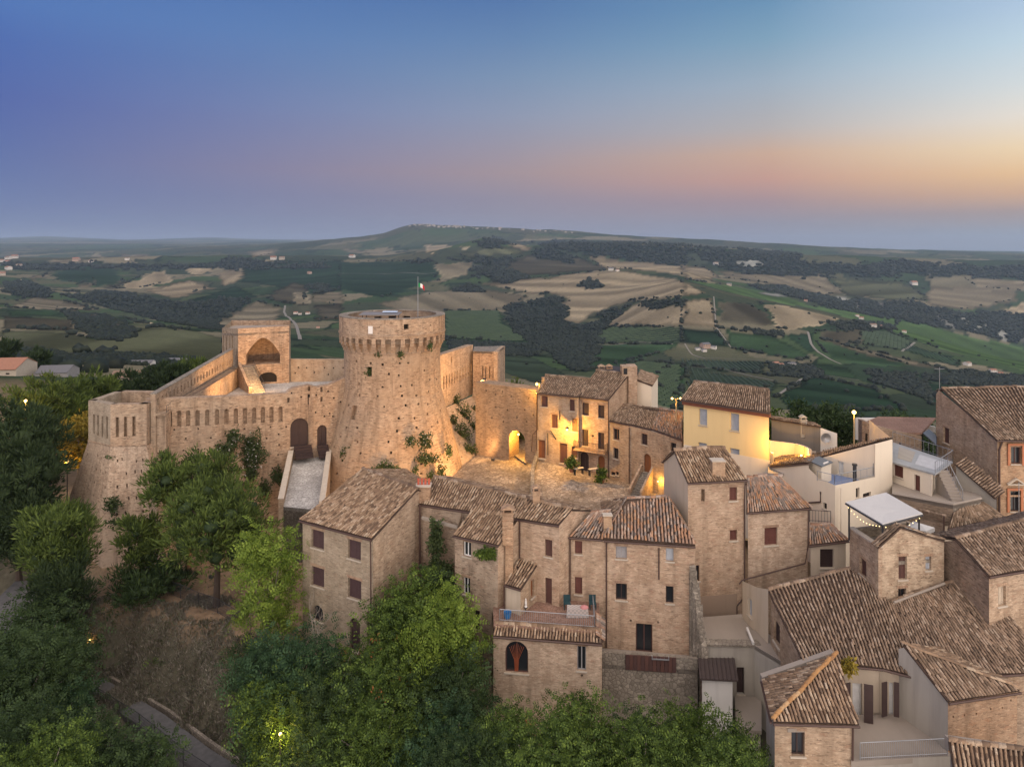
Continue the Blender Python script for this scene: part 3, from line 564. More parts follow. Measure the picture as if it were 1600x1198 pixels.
FIELDS = [('L',TAN,[(545,365),(700,285),(770,282),(800,325),(690,355)]),('L',TAN,[(670,370),(880,318),(990,355),(900,385),(810,410)]),('L',TAN,[(845,265),(960,262),(1005,280),(900,300)]),('L',TAN,[(1010,290),(1080,270),(1140,285),(1120,320),(1040,345)]),
 ('L',OLV,[(0,560),(300,570),(430,600),(560,560),(760,545),(900,560),(1060,600),(1060,700),(600,690),(350,660),(0,660)]),('L',TAN2,[(20,450),(140,400),(300,420),(470,465),(260,465),(60,455)]),('L',GRN,[(20,465),(260,462),(270,485),(40,492)]),('L',VIN,[(480,495),(560,490),(640,520),(560,540),(480,520)]),('L',SCR,[(0,490),(320,510),(330,560),(0,550)]),
 ('L',DGR,[(240,280),(520,250),(560,330),(460,350),(250,320)]),('L',DGR,[(1140,240),(1600,230),(1600,370),(1500,390),(1220,340),(1130,330)]),('L',DGR,[(860,420),(1100,350),(1200,400),(1000,450)]),
 ('L',WD,[(240,380),(480,450),(700,500),(900,540),(1040,560),(1000,520),(1180,410),(1000,400),(820,425),(700,400),(500,370)]),('L',WD,[(960,240),(1060,205),(1220,225),(1200,250),(980,255)]),('L',WD,[(270,470),(460,480),(640,560),(560,610),(430,600),(340,550)]),('L',WD,[(20,650),(600,670),(900,690),(900,720),(0,720)]),('L',WD,[(0,240),(900,245),(1500,235),(1500,258),(0,262)]),('L',WD,[(1440,340),(1530,345),(1540,380),(1450,385)]),('L',WD,[(0,330),(120,330),(240,380),(120,400),(0,380)]),
 ('L',TAN2,[(1000,530),(1200,420),(1320,450),(1290,520),(1240,535),(1050,545)]),('L',SCR,[(1240,400),(1370,330),(1440,350),(1430,440),(1300,425)]),('L',TAN2,[(1370,385),(1440,370),(1440,430),(1370,425)]),('L',TAN2,[(1450,390),(1600,375),(1600,430),(1450,420)]),('L',SCR,[(1480,440),(1600,430),(1600,500),(1480,510)]),('L',TAN2,[(360,345),(440,315),(420,350),(370,362)]),('L',TAN2,[(130,310),(240,275),(200,310),(140,320)]),('L',TAN,[(620,510),(700,520),(700,530),(630,525)]),('L',TAN2,[(220,225),(380,220),(380,235),(220,237)]),('L',TAN,[(1160,190),(1290,178),(1280,200),(1190,215)]),('L',TAN2,[(210,175),(280,170),(260,185)]),('L',TAN2,[(390,205),(480,200),(470,215)]),('L',TAN2,[(560,200),(680,195),(680,208),(560,212)]),('L',SCR,[(480,360),(560,320),(590,330),(520,365)]),
 ('C',DGR,[(0,235),(420,230),(460,290),(280,380),(190,405),(0,360)]),('C',GRN,[(490,465),(750,465),(760,520),(890,605),(740,605),(490,590)]),('C',VIN,[(1180,590),(1250,540),(1600,540),(1600,615),(1200,615)]),('C',GRN,[(1130,690),(1200,620),(1560,620),(1500,660),(1180,740)]),('C',VIN,[(740,670),(900,680),(1080,780),(900,800),(740,740)]),('C',GRN,[(1400,700),(1600,720),(1600,930),(1480,900),(1330,720)]),
 ('C',TAN2,[(170,430),(400,370),(640,355),(880,395),(760,460),(480,465),(250,455)]),('C',TAN,[(650,335),(900,310),(1280,272),(1600,320),(1600,400),(1400,410),(1300,430),(1170,470),(1110,525),(1040,510),(1030,440),(1060,410),(990,380),(900,385),(760,355)]),('C',TAN,[(1230,520),(1380,425),(1600,420),(1600,530),(1380,530),(1250,540)]),('C',OLV,[(540,195),(720,150),(870,185),(800,205),(600,215)]),('C',TAN,[(760,140),(840,150),(890,170),(860,185),(800,165)]),('C',TAN,[(1120,190),(1320,230),(1600,250),(1600,295),(1400,270),(1240,265),(1180,230)]),('C',TAN2,[(430,245),(620,235),(580,290),(480,320),(420,335),(460,290)]),('C',SCR,[(720,265),(860,205),(1100,210),(1240,265),(900,295),(790,290)]),
 ('C',TAN,[(390,155),(480,150),(520,165),(400,190)]),('C',TAN2,[(0,170),(100,175),(130,195),(20,190)]),('C',TAN2,[(540,160),(600,155),(580,180)]),
 ('C',WD,[(760,440),(960,375),(1010,400),(1040,510),(1120,530),(1180,470),(1300,430),(1270,490),(1200,560),(1180,620),(1130,740),(1060,740),(880,610),(790,560),(755,500)]),('C',WD,[(490,600),(880,610),(900,640),(760,670),(500,640)]),('C',WD,[(600,150),(690,110),(760,140),(680,170)]),('C',WD,[(870,185),(960,165),(1090,210),(1050,230),(900,215)]),('C',WD,[(900,150),(1000,130),(1600,150),(1600,250),(1400,230),(1150,200)]),('C',WD,[(460,215),(820,205),(720,260),(600,300),(580,270),(620,235)]),('C',WD,[(660,280),(760,265),(860,295),(720,330),(660,310)]),('C',WD,[(480,345),(600,335),(640,365),(500,368)]),('C',WD,[(1090,325),(1160,308),(1190,345),(1085,347)]),('C',WD,[(1375,410),(1480,405),(1600,402),(1600,420),(1480,455),(1385,450)]),('C',WD,[(280,220),(400,215),(400,232),(280,232)]),
 ('R',TAN,[(0,250),(100,260),(160,295),(120,320),(0,315)]),('R',TAN,[(0,325),(90,375),(0,395)]),('R',TAN,[(0,420),(130,400),(165,545),(0,530)]),('R',TAN,[(370,430),(480,440),(720,500),(640,530),(500,550),(430,545),(420,500)]),('R',TAN2,[(160,275),(460,300),(640,290),(740,385),(620,385),(440,340),(200,310)]),('R',TAN2,[(1130,350),(1350,345),(1550,370),(1560,410),(1300,460),(1140,430)]),('R',TAN,[(1490,465),(1600,415),(1600,480)]),('R',TAN2,[(1320,310),(1600,320),(1600,370),(1380,350)]),('R',SCR,[(165,420),(300,430),(380,470),(410,530),(180,515)]),
 ('R',OLV,[(680,310),(1050,330),(1140,410),(980,410),(760,390)]),('R',BRT,[(20,320),(180,340),(420,380),(600,440),(1000,500),(1600,640),(1600,740),(1200,640),(900,530),(640,460),(250,385)]),('R',GRN,[(180,545),(420,580),(600,680),(560,695),(230,640)]),('R',DGR,[(480,580),(600,560),(610,640),(590,660)]),('R',GRN,[(630,610),(740,620),(1080,720),(900,720),(700,690)]),('R',GRN,[(1050,620),(1300,700),(1280,725),(1040,650)]),('R',SCR,[(620,560),(840,545),(830,620),(640,600)]),('R',VIN,[(830,560),(960,560),(1080,610),(1030,650),(840,620)]),('R',TAN2,[(630,590),(850,640),(1050,690),(1240,740),(1080,720),(820,660)]),
 ('R',DGR,[(0,540),(150,550),(220,630),(0,610)]),('R',VIN,[(0,690),(380,700),(360,760),(0,720)]),('R',VIN,[(20,730),(440,800),(420,860),(30,820)]),('R',DGR,[(440,870),(610,770),(900,830),(1050,930),(500,930)]),('R',GRN,[(610,710),(760,720),(800,780),(620,755)]),('R',DGR,[(1100,800),(1600,830),(1600,990),(1150,900)]),
 ('R',WD,[(0,165),(480,180),(560,240),(800,240),(1000,215),(1160,235),(1600,255),(1600,310),(1300,300),(980,290),(900,310),(640,285),(460,295),(160,270)]),('R',WD,[(280,340),(440,340),(620,390),(800,410),(1080,420),(1140,440),(1300,465),(1490,470),(1600,480),(1600,620),(1330,560),(1100,520),(850,480),(600,420),(420,375)]),('R',WD,[(800,730),(1060,745),(1140,860),(1120,870),(860,790)]),('R',WD,[(1100,750),(1300,730),(1600,770),(1600,820),(1120,790)]),('R',WD,[(250,535),(420,545),(470,580),(320,570)]),('R',WD,[(370,700),(600,720),(600,770),(400,770)]),('R',WD,[(640,500),(960,510),(960,550),(700,545)]),
 ('R',CLF,[(1220,500),(1280,545),(1210,530)]),('R',CLF,[(1340,555),(1440,510),(1400,550)]),('R',CLF,[(1480,530),(1510,590),(1470,600)]),('R',CLF,[(1560,600),(1600,580),(1600,620)]),('R',CLF,[(790,430),(830,415),(800,455)]),('R',CLF,[(1180,470),(1200,490),(1215,530),(1195,520)]),('R',CLF,[(1300,500),(1330,490),(1320,540)]),('R',CLF,[(700,400),(760,395),(780,425),(730,420)]),('R',CLF,[(900,420),(940,425),(930,455)]),('R',CLF,[(220,235),(330,225),(380,245),(300,255)]),('R',CLF,[(340,375),(450,380),(480,400),(430,395)])]
base = np.empty((NR, NC, 4), 'f'); base[..., 3] = 1
n1 = fbm(XX, YY, 260, 4)/1.9; n2 = fbm(XX+5000, YY+300, 900, 3)/1.75
ca, cb, cc = np.array((.045,.056,.034)), np.array((.1,.092,.058)), np.array((.026,.036,.023))
t1 = np.clip((n1-.42)*5, 0, 1)[..., None]; t2 = np.clip((n2-.45)*6, 0, 1)[..., None]
base[..., :3] = (ca*(1-t1)+cc*t1)*(1-t2)+cb*t2
def cells(X, Y, s, seed):
    a = .5; x, y = (X*math.cos(a)-Y*math.sin(a))/s, (X*math.sin(a)+Y*math.cos(a))/(s*1.5); i0, j0 = np.floor(x), np.floor(y); best = np.full(X.shape, 9e9); idv = np.zeros(X.shape); sec = best.copy()
    hs = lambda i, j, k: np.modf(np.abs(np.sin(i*127.1+j*311.7+k*74.7+seed)*43758.5453))[0]
    for di in (-1, 0, 1):
        for dj in (-1, 0, 1):
            i, j = i0+di, j0+dj; d = (x-i-hs(i, j, 1))**2+(y-j-hs(i, j, 2))**2; m = d < best; sec = np.where(m, best, np.minimum(sec, d)); idv = np.where(m, hs(i, j, 3), idv); best = np.where(m, d, best)
    return idv, np.sqrt(sec)-np.sqrt(best)
wx, wy = fbm(XX, YY, 150, 3)*60, fbm(XX+50, YY+90, 150, 3)*60
PAL = np.array([(.03,.05,.028), (.045,.07,.034), (.075,.085,.046), (.12,.105,.065), (.055,.06,.04), (.21,.165,.115), (.035,.045,.03), (.085,.075,.05), (.06,.09,.038), (.26,.2,.14)])
for s_, lo_, hi_ in ((150, 200, 3200), (300, 3200, 8000), (620, 8000, 1e9)):
    m = (YY[:, 0] >= lo_) & (YY[:, 0] < hi_); idv, ed = cells(XX[m]+wx[m], YY[m]+wy[m], s_, s_); k = (idv*9.999).astype(int); cpal = PAL[k]; st_ = .9+.2*vnoise((XX[m]*np.cos(idv*9)+YY[m]*np.sin(idv*9))/(s_*.09), idv*50, 4)
    hedge = (ed < .05)[..., None] & (np.modf(idv*37)[0] > .35)[..., None]
    base[m, :, :3] = base[m, :, :3]*.3+.7*cpal*st_[..., None]; base[m, :, :3] = np.where(hedge, np.array((.016,.024,.016)), base[m, :, :3])
far = np.clip((YY-60000)/3000, 0, 1)[..., None]; cell = vnoise(XX/330, YY/900, 9)[..., None]
base[..., :3] = base[..., :3]*(1-far)+far*np.where(cell > .68, np.array(TAN2), np.where(cell > .35, np.array((.06,.075,.045)), np.array(WD)))
wob = (fbm(XX+77, YY, 60, 3)-.875)*5
VIS = np.abs(PYV-ENV) < 1.0; PXV = np.repeat(CPX[None], NR, 0)
wood = np.zeros((NR, NC), bool)
for g, c, pts in FIELDS:
    poly = conv(g, pts); wk = 2.6 if c is WD else 1; ins = inside(poly, PXV+wob*wk, PYV+wob*.3*wk) & (YY > 190)
    tone = np.float32(random.uniform(.88, 1.12)); base[ins, :3] = np.array(c)*tone*(.85+.3*n1[ins][:, None])
    if c is not WD:
        a_ = random.uniform(0, 3.14); base[ins, :3] *= (.84+.32*vnoise((XX[ins]*math.cos(a_)+YY[ins]*math.sin(a_))/34, np.zeros(int(ins.sum())), 6))[:, None]
        er = ins.copy(); er[:, 1:] &= ins[:, :-1]; er[:, :-1] &= ins[:, 1:]; er[1:] &= ins[:-1]; er[:-1] &= ins[1:]; base[ins & ~er, :3] *= random.choice((.45, .6, 1.3))
    if c is WD: wood |= ins
    else: wood &= ~ins
nearm = np.clip(1-(YY-120)/60, 0, 1)[..., None]; DIRT, DRY, LIT = np.array((.25,.175,.115)), np.array((.1,.092,.068)), np.array((.055,.06,.03))
bank = np.clip((-8.0-Z)/1.0, 0, 1)[..., None]; low = np.clip((-14.2-Z)/1.0, 0, 1)[..., None]
nn3 = np.clip((fbm(XX, YY, 1.8, 4)/1.9-.4)*4, 0, 1)[..., None]
nc = DIRT*(1-bank)+bank*(DRY*(1-nn3)+np.array((.07,.062,.045))*nn3); nc = nc*(1-low)+low*LIT
base[..., :3] = base[..., :3]*np.array((.95, 1.06, 1.04))*(1-nearm)+nc*nearm
V = np.stack([XX, YY, Z], -1); ii = np.arange((NR-1)*NC).reshape(NR-1, NC)[:, :-1]
Fq = np.stack([ii, ii+1, ii+NC+1, ii+NC], -1)
t = NT('land'); att = t.n('Attribute', attribute_name='land_colour'); ob = t.n('TexCoord').outputs['Object']
fine = t.noise(ob, .12, 5, .7); c = t.mix(.5, att.outputs[0], t.mix(t.ramp(fine, [(.3, .0), (.7, 1.0)]), (.55,.55,.55), (1.35,1.35,1.35)), 'MULTIPLY')
c = t.mix(.6, c, t.mix(t.ramp(t.noise(ob, 1.6, 5, .7), [(.35, .0), (.65, 1.0)]), (.6,.6,.6), (1.3,1.3,1.3)), 'MULTIPLY')
t.color(c); t.b.inputs['Roughness'].default_value = 1.0; t.b.inputs['Specular IOR Level'].default_value = 0; LAND = t.mat
land = arr_obj('terrain', V, Fq, LAND, smooth=True); land['kind'] = 'structure'
ca_ = land.data.color_attributes.new('land_colour', 'FLOAT_COLOR', 'POINT'); ca_.data.foreach_set('color', base.reshape(-1))
# ---- woods and hedges: many small rounded crowns joined in one mass
def ico(sub):
    import bmesh
    b = bmesh.new(); bmesh.ops.create_icosphere(b, subdivisions=sub, radius=1); v = np.array([x.co[:] for x in b.verts]); f = np.array([[q.index for q in p.verts] for p in b.faces]); b.free(); return v, f
ICO1, ICO2 = ico(1), ico(2)
def blobs(name, pts, rad, mat, sub, sq=.8, label=None):
    v, f = ICO2 if sub == 2 else ICO1; N = len(pts); pts = np.array(pts); rad = np.array(rad)[:, None, None]
    a = RNG.uniform(0, 6.28, N); ca, sa = np.cos(a)[:, None], np.sin(a)[:, None]
    jit = 1+RNG.normal(0, .26, (N, len(v), 1)); vv = v[None]*jit
    vv = np.stack([vv[..., 0]*ca-vv[..., 1]*sa, vv[..., 0]*sa+vv[..., 1]*ca, vv[..., 2]*sq], -1)*rad*RNG.uniform(.8, 1.25, (N, 1, 3))
    vv = vv+pts[:, None]; vv[..., 2] += rad[..., 0]*.45
    o = arr_obj(name, vv, np.arange(N)[:, None, None]*len(v)+f[None], mat, kind='stuff', corners=3, smooth=False)
    if label: o['label'] = label
    return o
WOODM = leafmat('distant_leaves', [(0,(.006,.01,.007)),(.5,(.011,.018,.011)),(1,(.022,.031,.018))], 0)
rows, cols = np.nonzero(wood & VIS & (YY > 190)); area = (YY[rows, cols]*DPX/F)*(YY[rows, cols]*np.log(YR[-1]/YR[-2]))
ysc = np.clip(YY[rows, cols]/900, .4, 1); spac = np.where(YY[rows, cols] < 1500, 5.3*ysc, np.where(YY[rows, cols] < 3000, 11, 20)); keep = RNG.random(len(rows)) < area/(spac**2)
reps = np.where(area/(spac**2) > 1, np.minimum(area/(spac**2), 4).astype(int), 1)
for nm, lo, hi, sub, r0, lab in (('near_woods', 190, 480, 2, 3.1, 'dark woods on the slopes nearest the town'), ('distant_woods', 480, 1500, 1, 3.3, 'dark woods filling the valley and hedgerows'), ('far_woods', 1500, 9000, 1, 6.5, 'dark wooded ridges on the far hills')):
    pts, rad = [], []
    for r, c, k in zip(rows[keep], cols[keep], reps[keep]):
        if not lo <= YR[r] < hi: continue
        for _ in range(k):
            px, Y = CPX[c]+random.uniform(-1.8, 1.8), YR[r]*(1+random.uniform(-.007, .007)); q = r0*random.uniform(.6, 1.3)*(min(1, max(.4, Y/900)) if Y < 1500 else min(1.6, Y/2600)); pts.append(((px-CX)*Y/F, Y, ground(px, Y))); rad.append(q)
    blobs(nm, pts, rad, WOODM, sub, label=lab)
hp, hr = [], []
for g, c, pts in FIELDS:                                          # trees along field edges
    poly = conv(g, pts)
    if c in (WD, CLF): continue
    for (x0, y0), (x1, y1) in zip(poly, poly[1:]+poly[:1]):
        if random.random() < .55: continue
        L = math.hypot(x1-x0, y1-y0)
        for k in range(int(L/3.2)):
            if random.random() < .45: continue
            u = random.random(); px, py = x0+(x1-x0)*u, y0+(y1-y0)*u
            if not 0 < px < 1600 or py < 395: continue
            h = hit(px, py+random.uniform(-.6, .6), 190); hp.append(h[:]); hr.append(random.uniform(2.2, 5.0)*(1 if h.y < 1800 else 1.4))
for _ in range(220):
    h = hit(random.uniform(0, 1600), random.uniform(405, 640), 230); hp.append(h[:]); hr.append(random.uniform(2, 4.2))
blobs('hedgerow_trees', hp, hr, WOODM, 1, label='scattered field trees and hedges across the valley')
# ---- vineyard rows in front of the woods
VINEM = leafmat('vine_leaves', [(0,(.024,.042,.02)),(.5,(.036,.06,.026)),(1,(.052,.078,.034))], 0)
vp = []; vf = []
for g, pts, ang, gap in (('R',[(0,690),(380,700),(360,760),(0,720)],.2,7),('R',[(20,730),(440,800),(420,860),(30,820)],.2,7),('R',[(830,560),(960,560),(1080,610),(1030,650),(840,620)],1.2,10),('C',[(1180,590),(1250,540),(1600,540),(1600,615),(1200,615)],1.5,13),('C',[(1400,700),(1600,720),(1600,930),(1480,900),(1330,720)],.9,7),('C',[(490,465),(750,465),(760,520),(890,605),(740,605),(490,590)],1.3,11),('R',[(1050,620),(1300,700),(1280,725),(1040,650)],.3,9)):
    poly = conv(g, pts); w = np.array([hit(x, y, 230)[:] for x, y in poly]); c = w.mean(0); d = np.array((math.sin(ang), math.cos(ang))); e = np.array((d[1], -d[0]))
    rr = np.abs((w[:, :2]-c[:2])@e).max(); ll = np.abs((w[:, :2]-c[:2])@d).max()
    for k in np.arange(-rr, rr, gap):
        for l in np.arange(-ll, ll, 12):
            q = [c[:2]+e*k+d*x for x in (l, l+11)]
            if min(p[1] for p in q) < 200: continue
            z = [gz(*p) for p in q]; py = [HZ+(CZ-zz)*F/p[1] for p, zz in zip(q, z)]; px = [CX+p[0]*F/p[1] for p in q]
            if not inside(poly, np.array(px), np.array(py)).all(): continue
            i = len(vp); hw = gap*.17
            for p, zz in zip(q, z): vp += [(*(p-e*hw), zz-.2), (*p, zz+1.8), (*(p+e*hw), zz-.2)]
            vf += [(i, i+3, i+4, i+1), (i+1, i+4, i+5, i+2)]
vo = arr_obj('vineyard_rows', vp, vf, VINEM, kind='stuff'); vo['label'] = 'rows of green vines on the valley slopes'
# ---- pale lanes and far farmhouses
LANE = flat('pale_gravel', (.2,.185,.165), .95)
for g, pts, wd, lab in (('R',[(590,565),(605,620),(640,660),(690,690),(745,715)],7,'lane'),('R',[(1030,655),(1090,612)],7,'l'),('R',[(440,865),(520,815),(610,765)],5,'l'),('R',[(0,725),(200,740),(440,795)],4,'l'),('R',[(610,760),(720,772),(830,790)],4,'l'),('L',[(1345,445),(1340,475),(1370,510),(1400,545),(1415,605)],8,'l'),('R',[(15,620),(50,670),(110,688),(380,697)],4,'l'),('C',[(1200,625),(1400,612),(1560,622)],4,'l'),('C',[(0,290),(200,293),(450,288)],6,'l'),('R',[(150,400),(160,540),(230,635)],4,'l')):
    ws = [hit(x, y, 200) for x, y in conv(g, pts)]; fine_ = []
    for a, b in zip(ws, ws[1:]):
        for k in range(14): fine_.append(lerp(a, b, k/14))
    fine_.append(ws[-1]); M = Mesh(); L = []
    for i, p in enumerate(fine_):
        d = fine_[min(i+1, len(fine_)-1)]-fine_[max(i-1, 0)]; s = Vector((d.y, -d.x, 0)).normalized()*wd*.33; L.append([Vector((q.x, q.y, gz(q.x, q.y)+.5)) for q in (p-s, p+s)])
    for a, b in zip(L, L[1:]): M.face([a[0], a[1], b[1], b[0]])
    o = obj('valley_lane', M, LANE); o['kind'] = 'structure'
FW = [flat('farm_white', (.6,.57,.53)), flat('farm_cream', (.45,.39,.32)), flat('farm_pink', (.4,.29,.23)), flat('farm_grey', (.26,.25,.25))]; FR = [flat('farm_roof_red', (.3,.15,.1)), flat('farm_roof_grey', (.13,.13,.14)), flat('farm_roof_brown', (.22,.15,.11))]
def farm(px, py, wpx, label, wi=0, ri=0, asp=.8, hf=.45, y0=190, rot=None, group='farmhouses across the valley', cat='farmhouse'):
    b = hit(px, py, y0); w = wpx*b.y/F; d = w*asp; h = w*hf; a = random.uniform(-.6, .6) if rot is None else rot
    X = Vector((math.cos(a), math.sin(a), 0)); Yv = Vector((-math.sin(a), math.cos(a), 0)); t = thing('farmhouse', label, cat, b, group); g = b-ZV*h*.4
    M = Mesh(); e = [g+X*sx*w/2+Yv*sy*d/2 for sx, sy in ((-1,-1),(1,-1),(1,1),(-1,1))]; H = h*1.4
    for i in range(4): j = (i+1) % 4; M.face([e[i], e[j], e[j]+ZV*H, e[i]+ZV*H])
    for i, j in ((1, 2), (3, 0)): M.face([e[i]+ZV*H, e[j]+ZV*H, (e[i]+e[j])/2+ZV*(H+d*.2)])
    obj('wall', M, FW[wi], t); Rf = Mesh(); o_ = .12*w*.2
    top = [(e[3]+e[0])/2+ZV*(H+d*.21)-X*o_, (e[1]+e[2])/2+ZV*(H+d*.21)+X*o_]
    for a_, b_, s in ((e[0], e[1], -1), (e[2], e[3], 1)):
        q = [a_+ZV*H+Yv*s*o_, b_+ZV*H+Yv*s*o_, top[1] if s < 0 else top[0], top[0] if s < 0 else top[1]]; Rf.prism([p-ZV*.06*h for p in q], q)
    obj('roof', Rf, FR[ri], t)
    if wpx > 5:
        W = Mesh(); k = max(2, int(w/3.5))
        for i in range(k):
            x = -w/2+w*(i+.5)/k
            for z in ((.55, .82) if h > 4 else (.6,)): W.box(g+ZV*H*z, X, Yv, ZV, (x-w*.035, -d/2-.06, 0), (x+w*.035, -d/2+.02, h*.16))
        obj('window', W, DARKW, t)['kind'] = 'stuff'
    return t
# ---------------------------------------------------------------- castle
def pierced(name, parent, S, us, vs, holes, mats, flip=False, smooth=False, uvf=None):
    """curved or leaning wall given as S(u, v); holes (u0, u1, v0, v1, depth, material) are sunk into it"""
    U = sorted({*us, *[x for h in holes for x in h[:2]]}); Vv = sorted({*vs, *[x for h in holes for x in h[2:4]]}); M = Mesh()
    uvf = uvf or (lambda u, v: (u, v)); q = (lambda l: list(reversed(l))) if flip else (lambda l: l)
    cov = {}
    for h in holes:
        for i, u in enumerate(U[:-1]):
            if h[0]-1e-7 <= u < h[1]-1e-7:
                for j, v in enumerate(Vv[:-1]):
                    if h[2]-1e-7 <= v < h[3]-1e-7: cov[i, j] = 1
    G_ = [[S(u, v) for v in Vv] for u in U]
    for i in range(len(U)-1):
        for j in range(len(Vv)-1):
            if (i, j) in cov: continue
            cs = ((i, j), (i+1, j), (i+1, j+1), (i, j+1)); M.face(q([G_[a][b] for a, b in cs]), q([uvf(U[a], Vv[b]) for a, b in cs]))
    for u0, u1, v0, v1, dp, mi in holes:
        c = [S(u0, v0), S(u1, v0), S(u1, v1), S(u0, v1)]; n = (c[1]-c[0]).cross(c[3]-c[0]).normalized()*(1 if flip else -1)
        b = [p+n*dp for p in c]
        for i in range(4): j = (i+1) % 4; M.face(q([c[i], c[j], b[j], b[i]]))
        M.face(q(b), q([uvf(*x) for x in ((u0, v0), (u1, v0), (u1, v1), (u0, v1))]), mi)
    return obj(name, M, mats, parent, smooth)
def rnd_holes(u0, u1, v0, v1, du, dv, w, h, avoid=(), p=.75, dp=.3):
    out = []; v = v0; odd = 0
    while v < v1:
        u = u0+random.uniform(0, du)*(.5 if odd else 1)
        while u < u1:
            uu, vv = u+random.uniform(-.3, .3)*du, v+random.uniform(-.12, .12)*dv
            if random.random() < p and u0 < uu < u1 and v0 < vv < v1 and not any(a[0]-w < uu+w and uu < a[1]+w and a[2]-h < vv+h and vv < a[3]+h for a in avoid) and not any(abs(uu-o[0]) < w*2.5 and abs(vv-o[2]) < h*2.5 for o in out): out.append((uu, uu+w*random.uniform(.8, 1.3), vv, vv+h*random.uniform(.8, 1.3), dp, 1))
            u += du
        v += dv; odd ^= 1
    return out
# round keep
TX, TY = (613.5-CX)*88/F, 88.0
keep = thing('round_tower', 'great round brick keep with corbelled crown and flared base, flying a flag', 'tower', (TX, TY, -9))
def prof(z):
    pts = ((-10, 10.9), (-8, 10.1), (-4.5, 8.95), (-1.5, 8.15), (1.3, 7.4), (4, 6.65), (6.3, 6.08), (8, 5.95), (11.9, 5.9), (13.4, 5.9))
    return float(np.interp(z, *zip(*pts)))
def ST(u, v, r=None):
    q = prof(v) if r is None else r; return Vector((TX+q*math.sin(u), TY-q*math.cos(u), v))
def th_of(px, r):
    lo, hi = -1.35, 1.35
    for _ in range(40):
        m = (lo+hi)/2; x = CX+(TX+r*math.sin(m))*F/(TY-r*math.cos(m))
        if x < px: lo = m
        else: hi = m
    return lo
def t_hole(px0, py0, px1, py1, dp, mi, r=None):
    rr = r or 6.5
    for _ in range(6):
        a = th_of((px0+px1)/2, rr); z = CZ-((py0+py1)/2-HZ)*(TY-rr*math.cos(a))/F; rr = r or prof(z)
    d = TY-rr*math.cos(a); return (th_of(px0, rr), th_of(px1, rr), CZ-(py1-HZ)*d/F, CZ-(py0-HZ)*d/F, dp, mi)
big = [t_hole(550, 634, 557, 655, .5, 0), t_hole(574, 573, 581, 588, .5, 1)]
hol = big+rnd_holes(-1.6, 1.6, -6, 11.2, .3, 1.25, .034, .23, big, .72)
us = np.linspace(-math.pi, math.pi, 73); vs = np.arange(-10, 13.41, .9).tolist()+[13.4]
pierced('tower_body', keep, lambda u, v: ST(u, v), us.tolist(), vs, hol, [B_TOWER, DARKW], uvf=lambda u, v: (u*6.5, v))
nC = 36; arch = []
for k in range(nC):
    a = 2*math.pi*(k+.5)/nC-math.pi; arch.append((a-.05, a+.05, 12.72, 13.28, .5, 0))
sq = [t_hole(631, 506.5, 638.5, 514.5, .4, 1, 6.52)]
ring = Mesh()
pierced('crown_wall', keep, lambda u, v: ST(u, v, 6.5), us.tolist(), [12.7, 13.3, 14.2, 15.0, 15.55], arch+sq+rnd_holes(-1.6, 1.6, 13.9, 15.2, .3, .7, .02, .14, sq, .45), [B_CASTLE, DARKW], uvf=lambda u, v: (u*6.5, v))
def ring_part(name, r0, r1, z0, z1, mat, seg=72):
    M = Mesh()
    for k in range(seg):
        a, b = 2*math.pi*k/seg, 2*math.pi*(k+1)/seg
        p = [[Vector((TX+r*math.cos(t), TY+r*math.sin(t), z)) for t in (a, b)] for r, z in ((r0, z0), (r1, z0), (r1, z1), (r0, z1))]
        for i in range(4): j = (i+1) % 4; M.face([p[i][0], p[i][1], p[j][1], p[j][0]])
    return obj(name, M, mat, keep)
ring_part('string_course', 6.45, 6.58, 13.55, 13.72, B_CASTLE); ring_part('string_course', 5.8, 6.04, 11.45, 11.58, B_CASTLE); ring_part('rim', 5.45, 6.53, 15.552, 15.66, STONE)
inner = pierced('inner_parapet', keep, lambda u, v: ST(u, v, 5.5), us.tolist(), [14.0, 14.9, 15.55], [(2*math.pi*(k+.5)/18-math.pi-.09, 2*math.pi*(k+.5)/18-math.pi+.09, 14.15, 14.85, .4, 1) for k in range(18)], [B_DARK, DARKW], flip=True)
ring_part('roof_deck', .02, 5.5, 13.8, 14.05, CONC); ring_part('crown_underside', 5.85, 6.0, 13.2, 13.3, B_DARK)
cm = None
for k in range(nC):                                               # stepped brackets under the crown
    a = 2*math.pi*k/nC-math.pi; n = Vector((math.sin(a), -math.cos(a), 0)); t = Vector((math.cos(a), math.sin(a), 0)); o = Vector((TX, TY, 0))
    if cm is None:
        M = Mesh()
        for z0, z1, r in ((11.55, 11.8, 6.02), (11.802, 12.05, 6.15), (12.052, 12.35, 6.3), (12.352, 12.72, 6.47)): M.box(keep.location, Vector((0, 1, 0)), Vector((1, 0, 0)), ZV, (-.25, 5.7, z0-12), (.25, r, z1-12))
        c = obj('corbel', M, B_CASTLE, keep); cm = c
    else: c = cm.copy(); COL.objects.link(c)
    c.location = Vector((0, 0, 21)); c.rotation_euler = (0, 0, a-math.pi/2)
pl_ = t_hole(575.5, 509.5, 582.5, 521.5, .1, 0, 6.52); M = Mesh(); pa = [ST(pl_[i], pl_[j], 6.535) for i, j in ((0, 2), (1, 2), (1, 3), (0, 3))]; M.prism([p for p in pa], [p+Vector((0, -.05, 0)) for p in pa]); obj('plaque', M, WHITEPL, keep)
